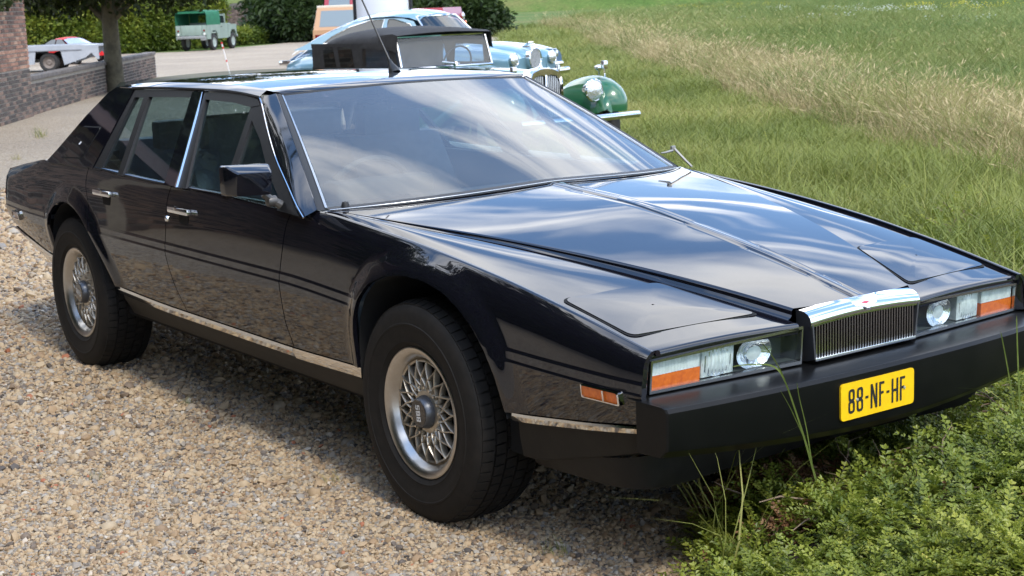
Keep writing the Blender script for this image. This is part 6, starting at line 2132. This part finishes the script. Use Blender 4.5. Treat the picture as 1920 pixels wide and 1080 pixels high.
# ================================================================== bushes and trees at the back
for i, (px, dist, h, cr_, n, lab) in enumerate(((520, 84, 5.0, (1.5, 1.5, 1.5), 520, 'dark green tree over the right end of the garden wall'),
                                               (574, 79, 3.9, (1.7, 1.7, 1.6), 760, 'broad dark tree behind the tan van'),
                                               (895, 74, 2.4, (.9, .9, 1.1), 300, 'dark bushy tree right of the red off-roader'),
                                               (835, 84, 4.2, (2.4, 2.0, 1.8), 600, 'dark low tree behind the red off-roader'),
                                               (690, 95, 6.5, (4.0, 3.0, 2.6), 900, 'wide dark tree behind the white column'))):
    q = at_px(px, dist)
    tree('dark_tree', q, h, .16, (0, 0, h * .42), cr_, n, lab, P_DARK, limbs=5, seed=40 + i, fork=.22, scale=1.25)
q = at_px(530, 81)
RUSTL = leaf_mat('rust_leaf', [(0, (.09, .04, .010)), (.5, (.20, .105, .025)), (1, (.30, .17, .04))], trans=.2)
P_RUST = protos('rust_piece', [leaf_clump(40, .14, .30, RUSTL, 60 + s_) for s_ in range(4)])
tree('rust_shrub', q, 1.9, .06, (0, 0, .95), (.75, .75, .75), 300, 'rusty orange-brown shrub below the dark tree', P_RUST, limbs=5, seed=70, fork=.2, scale=1.0, cat='shrub')
# trees off to the camera's left, seen in the paint
for i, (x, y, h, cr_, lab) in enumerate(((-4.5, -10.5, 11.0, (4.6, 4.6, 4.0), 'great garden tree rising close behind the brick building'), (3.0, -13.5, 10.0, (4.2, 4.2, 3.8), 'spreading garden tree to the left of the viewer'),
                                         (10.5, -14.0, 9.5, (4.0, 4.0, 3.6), 'rounded garden tree behind the viewer'), (-12.5, -9.5, 11.0, (4.6, 4.6, 4.2), 'tall garden tree behind the middle of the brick building'), (-21.0, -6.0, 10.0, (4.2, 4.2, 3.8), 'garden tree behind the far end of the brick building'))):
    tree('garden_tree', (x, y), h, .26, (0, 0, h * .60), cr_, 1700, lab, P_DARK, limbs=7, seed=80 + i, fork=.30, scale=1.5)
box_hedge('backdrop_hedge', (-9.5, -7.6), (15.0, -15.5), 1.4, 3.6, 14, 'tall dark backdrop hedge added out of view below the garden trees left of the viewer', P_DARK, scale=1.1)  # added unseen backdrop, keeps the bright horizon out of the paint's reflections
# climbing plant on the corner of the building
n = 500
u = rng.random(n)**1.5 * 3.2; z = 2.1 + rng.random(n) * 1.0 - u * .18
pts = np.stack([u, .03 + rng.random(n) * .10, np.clip(z, 1.75, 3.05)], 1)
ivr = empty('climbing_plant', bu.location, bu.rotation_euler.z); tag(ivr, 'climbing plant hanging on the top of the brick corner', 'climber')
scatter('foliage', P_IVY, pts, rng.uniform(0, 6.28, (n, 3)), rng.uniform(.7, 1.2, n), rng.integers(0, 3, n), None, ivr)
b = MB(); b.tube([(.35, .03, 1.9), (.5, .03, 2.2), (1.4, .03, 2.6)], .015, 6); b.build('stem', BARK, ivr)

# ================================================================== grasses
GRASS = leaf_mat('verge_grass', [(0, (0.075, 0.108, 0.023)), (.35, (0.169, 0.206, 0.041)), (.7, (0.269, 0.282, 0.070)), (1, (0.425, 0.348, 0.144))], rough=.55, trans=.30, spec=.25)
STRAW = leaf_mat('straw_grass', [(0, (0.112, 0.132, 0.037)), (.3, (0.291, 0.237, 0.105)), (.7, (0.482, 0.374, 0.200)), (1, (0.616, 0.506, 0.304))], rough=.7, trans=.25, spec=.2)
TALLG = leaf_mat('meadow_grass', [(0, (0.081, 0.129, 0.031)), (.35, (0.172, 0.218, 0.055)), (.65, (0.270, 0.269, 0.088)), (.85, (0.414, 0.347, 0.154)), (1, (0.552, 0.426, 0.231))], rough=.6, trans=.28, spec=.2)
P_GRASS = protos('verge_tuft', [grass_clump(38, .07, .26, .0026, .14, .40, GRASS, .7, s_) for s_ in range(5)])
P_STRAW = protos('straw_tuft', [grass_clump(26, .20, .52, .0021, .15, .30, STRAW, .75, 50 + s_, heads=.22, headcol=.1) for s_ in range(8)])
P_TALL = protos('meadow_tuft', [grass_clump(44, .12, .50, .0025, .17, .50, TALLG, .95, 90 + s_, heads=.07, headcol=.35) for s_ in range(8)])
P_BLADE = protos('long_blade', [grass_clump(4, .30, .62, .0036, .04, .5, GRASS, 1.0, 130 + s_) for s_ in range(4)])

COVER_POLY = [(.92, -.50), (.66, -.24), (.50, .06), (.30, .35), (.10, .85), (.0, 1.05), (-.2, 1.45), (-.5, 2.0), (-1.6, 3.4), (-2.4, 4.6), (-1.0, 5.0), (1.5, 3.8), (3.6, 2.4), (3.0, .2), (2.2, -.8), (1.4, -1.1)]
STRAW_LOW = [(-70, 52), (-52, 41), (-33.3, 27.2), (-19.4, 17.8), (-14.7, 14.6), (-10.5, 11.6), (-8.5, 10.3), (-6.2, 8.7), (-4.4, 7.6), (-2.0, 6.2), (0.5, 4.6), (4, 2.6)]
nrm = Vector((.52, .85))
def shift(poly, d): return [(x + nrm.x * d, y + nrm.y * d) for x, y in poly]


def dens_scatter(name, coll, poly, per_m2, far, zmax, scale, tintf, nvar, label, keep=None, tilt=.12, kind='stuff', hvar=None):
    """density falls with distance from the camera while the pieces grow a little"""
    P = fill_poly(poly, per_m2)
    P = P[in_view(P, 330) | in_view(P, 330, zmax)]
    d = np.hypot(P[:, 0] - CAMPOS.x, P[:, 1] - CAMPOS.y)
    k = np.clip((far / d)**1.6, .02, 1)
    m_ = rng.random(len(P)) < k
    if keep is not None: m_ &= keep(P)
    P = P[m_]; d = d[m_]
    sc = scale * rng.uniform(.7, 1.3, len(P)) * np.clip((d / far)**.22, 1, 1.9)
    tint = np.clip(tintf(P) + rng.normal(0, .10, len(P)), 0, 1)
    wd = np.clip((d / far)**.32, 1, 2.4)
    if hvar is not None: sc = sc * hvar(P)
    s3 = np.stack([sc * wd, sc * wd, sc], 1)
    return scatter(name, coll, np.c_[P, np.full(len(P), -.02)], rz_rot(len(P), tilt), s3, rng.integers(0, nvar, len(P)), tint, label=label, kind=kind)


verge = GRAVEL_EDGE[2:13] + [p for p in STRAW_LOW if True]
verge = GRAVEL_EDGE[5:13] + STRAW_LOW + [(3.4, 1.0), (1.9, .6), (.9, .4)]
dens_scatter('verge_grass', P_GRASS, verge, 260, 7.5, .2, 1.0, lambda P: .02 + .85 * fbm(P, .9, 3) + .14 * (fbm(P, .25, 9) > .55), 5, 'short green grass on the verge beside the parked cars', keep=lambda P: ~((P[:, 0] > -.6) & (P[:, 1] < 1.5)) & (~in_poly(P, COVER_POLY) | (rng.random(len(P)) < .30)), hvar=lambda P: .40 + .95 * fbm(P, .7, 61))
band = shift(STRAW_LOW, -.25) + shift(STRAW_LOW, 3.2)[::-1]


def line_dist(P):
    e_ = np.array(STRAW_LOW, float); d = np.full(len(P), 99.0)
    for i in range(len(e_) - 1):
        a_, ab = e_[i], e_[i + 1] - e_[i]
        t = np.clip(((P - a_) @ ab) / (ab @ ab), 0, 1); d = np.minimum(d, np.linalg.norm(P - (a_ + t[:, None] * ab), axis=1))
    return d


def straw_keep(P):
    d = line_dist(P)
    c = .65 + .5 * fbm(P, .18, 71)          # the band wanders and thins out unevenly
    p = np.exp(-((d - c) / (.45 + .5 * fbm(P, .25, 72)))**2) * np.clip((fbm(P, .8, 21) - .26) * 5, .08, 1)
    return rng.random(len(P)) < p


dens_scatter('straw_grass', P_STRAW, band, 170, 13, .6, 1.0, lambda P: .38 + .50 * fbm(P, .7, 4), 8, 'pale dry grass standing in a ragged band along the verge', keep=straw_keep)
m0 = shift(STRAW_LOW, .15)
mead = m0 + shift(STRAW_LOW, 13)[::-1]
dens_scatter('meadow_grass', P_TALL, mead, 105, 13, .5, .95, lambda P: -.02 + .50 * fbm(P, .25, 5) + .50 * np.clip(fbm(P, .12, 51) - .42, 0, 1) * 2.2 + .18 * (fbm(P, 1.7, 52) - .5), 8, 'long green and yellowing meadow grass beyond the dry band', tilt=.22, hvar=lambda P: .55 + .9 * fbm(P, .6, 53))
far_ = [(-70 + 5, 52 + 9), (-40, 42), (-14, 25), (4, 13), (30, 60), (-60, 190), (-190, 190), (-110, 85)]
dens_scatter('far_meadow_grass', P_TALL, far_, 22, 13, .5, .85, lambda P: .02 + .34 * fbm(P, .10, 6) + .20 * np.clip(1 - (P[:, 1] + .6 * P[:, 0] - 8) / 45, 0, 1), 8, 'far green meadow grass')
# flowers far out in the meadow
def dot_flower(col, nm):
    m_ = mat(nm, col, .7)
    b = MB(); rr = random.Random(3)
    for _ in range(9):
        x, y, z = rr.gauss(0, .25), rr.gauss(0, .25), rr.uniform(.45, .75)
        b.lathe([(0, z + .03), (.045, z + .015), (.03, z - .01), (0, z - .012)], 6, 'z', (x, y, 0))
    return b.build('flower', m_, None, smooth=None)
P_FL = protos('flower_piece', [dot_flower((.75, .62, .03), 'yellow_petals'), dot_flower((.72, .74, .70), 'white_petals')])
pts = []; idx = []
for (px, py, w_, n, k) in ((1790, 9, 200, 34, 0), (1420, 2, 60, 14, 0), (1330, 6, 110, 12, 0), (1640, 18, 110, 16, 1), (1580, 13, 160, 10, 1), (1700, 10, 220, 10, 1), (1270, 4, 60, 8, 0), (1600, 40, 300, 14, 1)):
    for _ in range(n):
        x_, y_ = px + rng.normal(0, w_ * .5), max(-6, py + rng.normal(0, 2.5)); p = gpt(x_, y_ + 14)
        pts.append((p[0], p[1], 0)); idx.append(k)
scatter('meadow_flowers', P_FL, np.array(pts), rz_rot(len(pts)), rng.uniform(.5, .9, len(pts)), np.array(idx), label='yellow and white wild flowers far out in the meadow')

# ================================================================== ground cover in front of and beside the wedge saloon
COVER = leaf_mat('cover_leaf', [(0, (0.037, 0.063, 0.011)), (.28, (0.125, 0.172, 0.022)), (.6, (0.269, 0.305, 0.040)), (.88, (0.413, 0.414, 0.072)), (1, (0.525, 0.437, 0.110))], rough=.42, trans=.35, spec=.4)
TWIG = mat('twig', (.16, .105, .065), .9, noise=(20, (.27, .20, .14), .4, .6))


def sprig(seed, material=None):
    """a twig with two rows of small oval leaves"""
    rr = random.Random(seed); V = []; F = []; S = []
    ln = rr.uniform(.085, .14); n = 9
    cur = rr.uniform(-.5, .9)
    for k in range(n):
        t = (k + 1) / n
        p = Vector((ln * t * (1 - .08 * t), 0, ln * (.36 * t - cur * .28 * t * t)))
        for s in ((-1, 1) if k < n - 1 else (-1, 1, 0)):
            a = s * rr.uniform(.75, 1.15); l_ = rr.uniform(.013, .021) * (1 - .25 * t); wd = l_ * .30
            ax = Vector((math.cos(a), math.sin(a), rr.uniform(.0, .55))).normalized()
            sd_ = ax.cross(Vector((rr.uniform(-.3, .3), rr.uniform(-.3, .3), 1))).normalized()
            m_ = p + ax * l_ * .5 + Vector((0, 0, .002)); i = len(V)
            V += [tuple(p), tuple(m_ + sd_ * wd), tuple(p + ax * l_), tuple(m_ - sd_ * wd)]
            F.append((i, i + 1, i + 2, i + 3)); S += [(.22 * (t - .5)) + rr.uniform(-.10, .10)] * 4
    i = len(V)
    V += [(0, -.001, 0), (0, .001, 0), (ln * .90, 0, ln * (.36 - cur * .28))]; F.append((i, i + 1, i + 2)); S += [-.3] * 3
    o = mesh_obj('sprig', V, F, material or COVER)
    a = o.data.attributes.new('shade', 'FLOAT', 'POINT'); a.data.foreach_set('value', np.array(S, np.float32))
    return o


DRYL = leaf_mat('dry_leaf', [(0, (.10, .045, .02)), (.5, (.21, .10, .045)), (1, (.30, .19, .10))], trans=.15)
P_SPRIG = protos('cover_sprig', [sprig(s_) for s_ in range(8)])
P_DRY = protos('dry_sprig', [sprig(40 + s_, DRYL) for s_ in range(4)])
BARE = [(*gpt(1500, 868, .18), .17), (*gpt(1400, 885, .15), .12), (*gpt(1560, 905, .18), .10), (*gpt(1760, 700, .2), .16), (*gpt(1690, 885, .2), .07), (*gpt(1480, 985, .15), .08)]


def mound(P):
    """height of the ground-cover mat"""
    e = np.array(COVER_POLY); n = len(e); d = np.full(len(P), 9.0)
    for i in range(n):
        a, c = e[i], e[(i + 1) % n]; ab = c - a
        t = np.clip(((P - a) @ ab) / (ab @ ab), 0, 1); d = np.minimum(d, np.linalg.norm(P - (a + t[:, None] * ab), axis=1))
    ins = in_poly(P, COVER_POLY)
    h = np.where(ins, np.clip(d / .22, 0, 1)**.6, 0)
    base = .08 + .17 * fbm(P, 1.6, 11) + .10 * (fbm(P, 4.5, 12) - .4) + .12 * np.clip((P[:, 0] - .9) / .5, 0, 1) * np.clip((P[:, 1] + .5) / .4, 0, 1)
    under = np.clip((1.10 - P[:, 0]) / .25, 0, 1) * np.clip((.95 - np.abs(P[:, 1])) / .1, 0, 1)
    return h * np.maximum(.02, base) * .90 * (1 - .30 * under)


b = MB()
gx, gy = np.arange(-2.6, 3.8, .05), np.arange(-1.3, 5.2, .05)
GX, GY = np.meshgrid(gx, gy, indexing='ij')
GZ = mound(np.c_[GX.ravel(), GY.ravel()]).reshape(GX.shape)
GI = in_poly(np.c_[GX.ravel(), GY.ravel()], COVER_POLY).reshape(GX.shape)
idx = -np.ones(GX.shape, int); V = []
for i in range(len(gx)):
    for j in range(len(gy)):
        if GI[max(0, i - 1):i + 2, max(0, j - 1):j + 2].any():
            idx[i, j] = len(V); V.append((GX[i, j], GY[i, j], GZ[i, j] * .80 + .003))
F = [(idx[i, j], idx[i + 1, j], idx[i + 1, j + 1], idx[i, j + 1]) for i in range(len(gx) - 1) for j in range(len(gy) - 1) if min(idx[i, j], idx[i + 1, j], idx[i + 1, j + 1], idx[i, j + 1]) >= 0]
b.add(V, F)
tag(b.build('planting_bed', SOIL, None, smooth=60), kind='structure')


def cover(poly, per_m2, far, layers=1, name='ground_cover', label=''):
    P = fill_poly(poly, per_m2)
    P = P[in_view(P, 380) | in_view(P, 380, .3)]
    d = np.hypot(P[:, 0] - CAMPOS.x, P[:, 1] - CAMPOS.y)
    P = P[rng.random(len(P)) < np.clip((far / d)**1.3, .05, 1)]
    holes = fbm(P, 2.6, 31)
    P = P[(holes > .35) & (fbm(P, 8.0, 35) > .30) | (rng.random(len(P)) < .14)]
    for (cx, cy, r_) in BARE:
        dd = np.hypot(P[:, 0] - cx, (P[:, 1] - cy)); P = P[(dd > r_ * (.7 + .6 * fbm(P, 5, 36))) | (rng.random(len(P)) < .12)]
    h = mound(P); d = np.hypot(P[:, 0] - CAMPOS.x, P[:, 1] - CAMPOS.y)
    z = h * (.76 + .34 * rng.random(len(P))) + .008
    e = .03
    gx_ = (mound(P + [e, 0]) - mound(P - [e, 0])) / (2 * e); gy_ = (mound(P + [0, e]) - mound(P - [0, e])) / (2 * e)
    rot = np.stack([rng.normal(0, .30, len(P)) + gy_ * .4, rng.normal(-.02, .30, len(P)) - gx_ * .3, rng.uniform(0, 6.283, len(P))], 1)
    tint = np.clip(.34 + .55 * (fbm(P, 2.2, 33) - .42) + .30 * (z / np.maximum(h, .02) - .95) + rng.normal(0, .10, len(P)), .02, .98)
    sc = rng.uniform(.75, 1.25, len(P)) * np.clip((d / far)**.45, 1, 2)
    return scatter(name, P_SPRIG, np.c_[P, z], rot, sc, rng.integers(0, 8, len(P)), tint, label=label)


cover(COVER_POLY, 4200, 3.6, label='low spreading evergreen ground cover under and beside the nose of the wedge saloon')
pts = []
for (cx, cy, r_) in BARE:
    n = int(900 * (r_ / .15)**2); a_ = rng.uniform(0, 6.28, n); q = r_ * 1.1 * np.sqrt(rng.random(n)); pts.append(np.c_[cx + q * np.cos(a_), cy + q * np.sin(a_)])
extra = fill_poly(COVER_POLY, 170); pts.append(extra[fbm(extra, 3.0, 91) > .50])
P = np.concatenate(pts)
scatter('dry_cover', P_DRY, np.c_[P, mound(P) * (.74 + .16 * rng.random(len(P)))], np.stack([rng.normal(0, .4, len(P)), rng.normal(0, .4, len(P)), rng.uniform(0, 6.28, len(P))], 1), rng.uniform(.5, .9, len(P)), rng.integers(0, 4, len(P)), label='dead brown patches in the ground cover below the number plate')
vp = fill_poly(verge, 190); vp = vp[in_view(vp, 20)]; d = np.hypot(vp[:, 0] - CAMPOS.x, vp[:, 1] - CAMPOS.y)
vp = vp[(rng.random(len(vp)) < np.clip((6.0 / d)**2, 0, 1)) & (fbm(vp, .9, 81) > .42) & ~((vp[:, 0] > -.6) & (vp[:, 1] < 1.5))]
scatter('verge_weeds', P_SPRIG, np.c_[vp, .03 + .07 * rng.random(len(vp))], rz_rot(len(vp), .35), rng.uniform(.8, 1.5, len(vp)), rng.integers(0, 8, len(vp)), np.clip(.35 + .3 * fbm(vp, 1.5, 82) + rng.normal(0, .1, len(vp)), 0, 1), label='low broad-leaved weeds among the verge grass')
# dead twigs lying in the mat
tb = []
for k in range(5):
    rr = random.Random(k); b = MB()
    p = Vector((0, 0, 0)); pts_ = [p]
    for q in range(3):
        p = p + Vector((.05, rr.gauss(0, .012), rr.gauss(0, .012))); pts_.append(p)
    b.tube(pts_, [.0022, .002, .0016, .0008], 5); tb.append(b.build('twig', TWIG, None))
P_TWIG = protos('dead_twig', tb)
P = fill_poly(COVER_POLY, 170); P = P[in_view(P, 20)]
scatter('dead_twigs', P_TWIG, np.c_[P, mound(P) * .98 + .015], np.stack([rng.normal(0, .2, len(P)), rng.normal(0, .45, len(P)), rng.uniform(0, 6.28, len(P))], 1), rng.uniform(.6, 1.7, len(P)), rng.integers(0, 5, len(P)), label='dry brown twigs lying in the ground cover')
# long single grass blades growing through the mat
bl = [gpt(1345, 1010, .1), gpt(1375, 1055, .1), gpt(1400, 1070, .1), gpt(1320, 965, .1), gpt(1505, 880, .1), gpt(1905, 800, .1), gpt(1880, 790, .1), gpt(1915, 840, .1), gpt(1350, 1075, .1)]
pts = np.array([(x, y, .08) for x, y in bl])
scatter('long_grass', P_BLADE, pts, rz_rot(len(pts), .25), rng.uniform(.7, 1.0, len(pts)), rng.integers(0, 4, len(pts)), rng.uniform(.45, .75, len(pts)), label='long single grass blades growing through the ground cover')
# two tall grass stalks standing right before the bumper
def px_at_x(px, py, x):
    d = _f + (px - 960) / 2903.34 * _r2 + (540 - py) / 2903.34 * _u2
    return CAMPOS + d * ((x - CAMPOS.x) / d.x)


def stalk(label, x0, blades):
    bl_ = []
    for pix, w_, sh in blades:
        pts_ = [Vector(p) for p in smooth_poly([tuple(px_at_x(px, py, x0 + .02 * i)) for i, (px, py) in enumerate(pix)], .02, 3)]
        n_ = len(pts_); side_ = Vector((.55, .83, 0)) if abs((pts_[-1] - pts_[0]).normalized().z) > .5 else Vector((.2, .2, .95))
        bl_.append((pts_, [w_ * (1 - .55 * k / n_) * (k < n_ - 1) for k in range(n_)], side_, sh))
    o = blade_mesh('grass_stalk', bl_, STALK)
    return tag(o, label, 'grass')


STALK = mat('stalk_green', (.15, .20, .045), .5, noise=(30, (.22, .26, .07), .4, .7))
stalk('tall bent grass stalk standing before the near headlamp', 1.24, [([(1530, 900), (1508, 820), (1480, 735), (1462, 690), (1440, 655), (1425, 640)], .0030, 0), ([(1524, 880), (1512, 800), (1497, 740), (1494, 715)], .0018, .1), ([(1480, 735), (1462, 692), (1440, 682), (1390, 684), (1372, 688)], .0028, 0), ([(1505, 815), (1480, 760), (1462, 730)], .0016, .1)])
stalk('tall upright grass stalk beside the far end of the bumper', 1.30, [([(1915, 860), (1912, 760), (1908, 660), (1906, 590)], .0034, 0), ([(1912, 850), (1898, 740), (1885, 665), (1876, 620)], .0030, .1), ([(1915, 820), (1890, 745), (1860, 730), (1790, 727)], .0028, 0)])
# taller grass mixing into the bed on the far side of the car
P = fill_poly([(-3.2, 2.6), (-1.0, 1.6), (.6, 1.3), (2.2, 1.6), (3.4, 2.6), (.5, 4.6), (-4.4, 7.4), (-6, 6)], 60); P = P[in_view(P, 30)]
P = P[fbm(P, 1.2, 41) > .40]
scatter('rough_grass', P_GRASS, np.c_[P, np.maximum(mound(P) * .6, 0)], rz_rot(len(P), .15), rng.uniform(1.0, 1.9, len(P)), rng.integers(0, 5, len(P)), np.clip(.25 + .4 * fbm(P, 1.0, 42) + rng.normal(0, .08, len(P)), 0, 1), label='rough green grass mixed into the planting beside the car')

# ================================================================== loose stones of the yard near the camera
def pebble_mat():
    mt = bpy.data.materials.new('pebble'); mt.use_nodes = True
    t = mt.node_tree; b = t.nodes['Principled BSDF']
    at = t.nodes.new("ShaderNodeAttribute"); at.attribute_type = 'INSTANCER'; at.attribute_name = 'tint'
    c = ramp(t, at.outputs['Fac'], [(0, (0.052, 0.043, 0.036)), (.14, (0.129, 0.103, 0.082)), (.3, (0.301, 0.197, 0.107)), (.5, (0.396, 0.282, 0.163)), (.7, (0.430, 0.329, 0.206)), (.84, (0.215, 0.192, 0.168)), (.95, (0.499, 0.436, 0.344)), (1, (0.344, 0.128, 0.060))])
    t.links.new(c, b.inputs['Base Color']); b.inputs['Roughness'].default_value = .7
    return mt


PEB = pebble_mat(); pbs = []
for k in range(6):
    rr = random.Random(200 + k); bm = bmesh.new(); bmesh.ops.create_icosphere(bm, subdivisions=1, radius=1.0)
    ph = [rr.uniform(0, 6) for _ in range(4)]
    for v in bm.verts:
        c = v.co; f_ = 1 + .22 * math.sin(2.3 * c.x + ph[0]) * math.sin(2.1 * c.y + ph[1]) + .16 * math.sin(3.1 * c.z + ph[2])
        v.co = Vector((c.x * f_ * rr.uniform(.92, 1.08), c.y * f_ * .78, c.z * f_ * .62))
    me = bpy.data.meshes.new('stone'); bm.to_mesh(me); bm.free(); me.materials.append(PEB)
    me.polygons.foreach_set('use_smooth', [True] * len(me.polygons)); me.set_sharp_from_angle(angle=R(50))
    o = bpy.data.objects.new('stone', me); COL.objects.link(o); pbs.append(o)
P_PEB = protos('stone', pbs)
yardp = [(x, y) for x, y in GRAVEL_EDGE[1:9]] + [(-11, 4), (-11, -4), (-3, -4.5), (3.2, -3.6)]
P = fill_poly(yardp, 9000); P = P[in_view(P, 330)]
d = np.hypot(P[:, 0] - CAMPOS.x, P[:, 1] - CAMPOS.y)
P = P[rng.random(len(P)) < np.clip((4.6 / d)**2.0, .10, 1)]; d = np.hypot(P[:, 0] - CAMPOS.x, P[:, 1] - CAMPOS.y)
sz = .0066 * np.exp(rng.normal(0, .38, len(P))) * np.clip((d / 4.6)**.75, 1, 2.2)
tint = np.clip(rng.beta(2.2, 2.0, len(P)), 0, .955); tint[rng.random(len(P)) < .004] = 1.0
scatter('loose_gravel', P_PEB, np.c_[P, sz * .25], np.stack([rng.normal(0, .35, len(P)), rng.normal(0, .35, len(P)), rng.uniform(0, 6.28, len(P))], 1), sz, rng.integers(0, 6, len(P)), tint, label='loose beige gravel stones of the yard')
wp = np.array([gpt(70, 257), gpt(76, 260), gpt(120, 285), gpt(350, 760), gpt(620, 905), gpt(1040, 1040), gpt(180, 900), gpt(30, 300)])
scatter('yard_weeds', P_GRASS, np.c_[wp, np.zeros(len(wp))], rz_rot(len(wp)), np.array([.9, .7, .4, .22, .25, .3, .2, .5]), rng.integers(0, 5, len(wp)), label='small green weeds sprouting in the gravel')
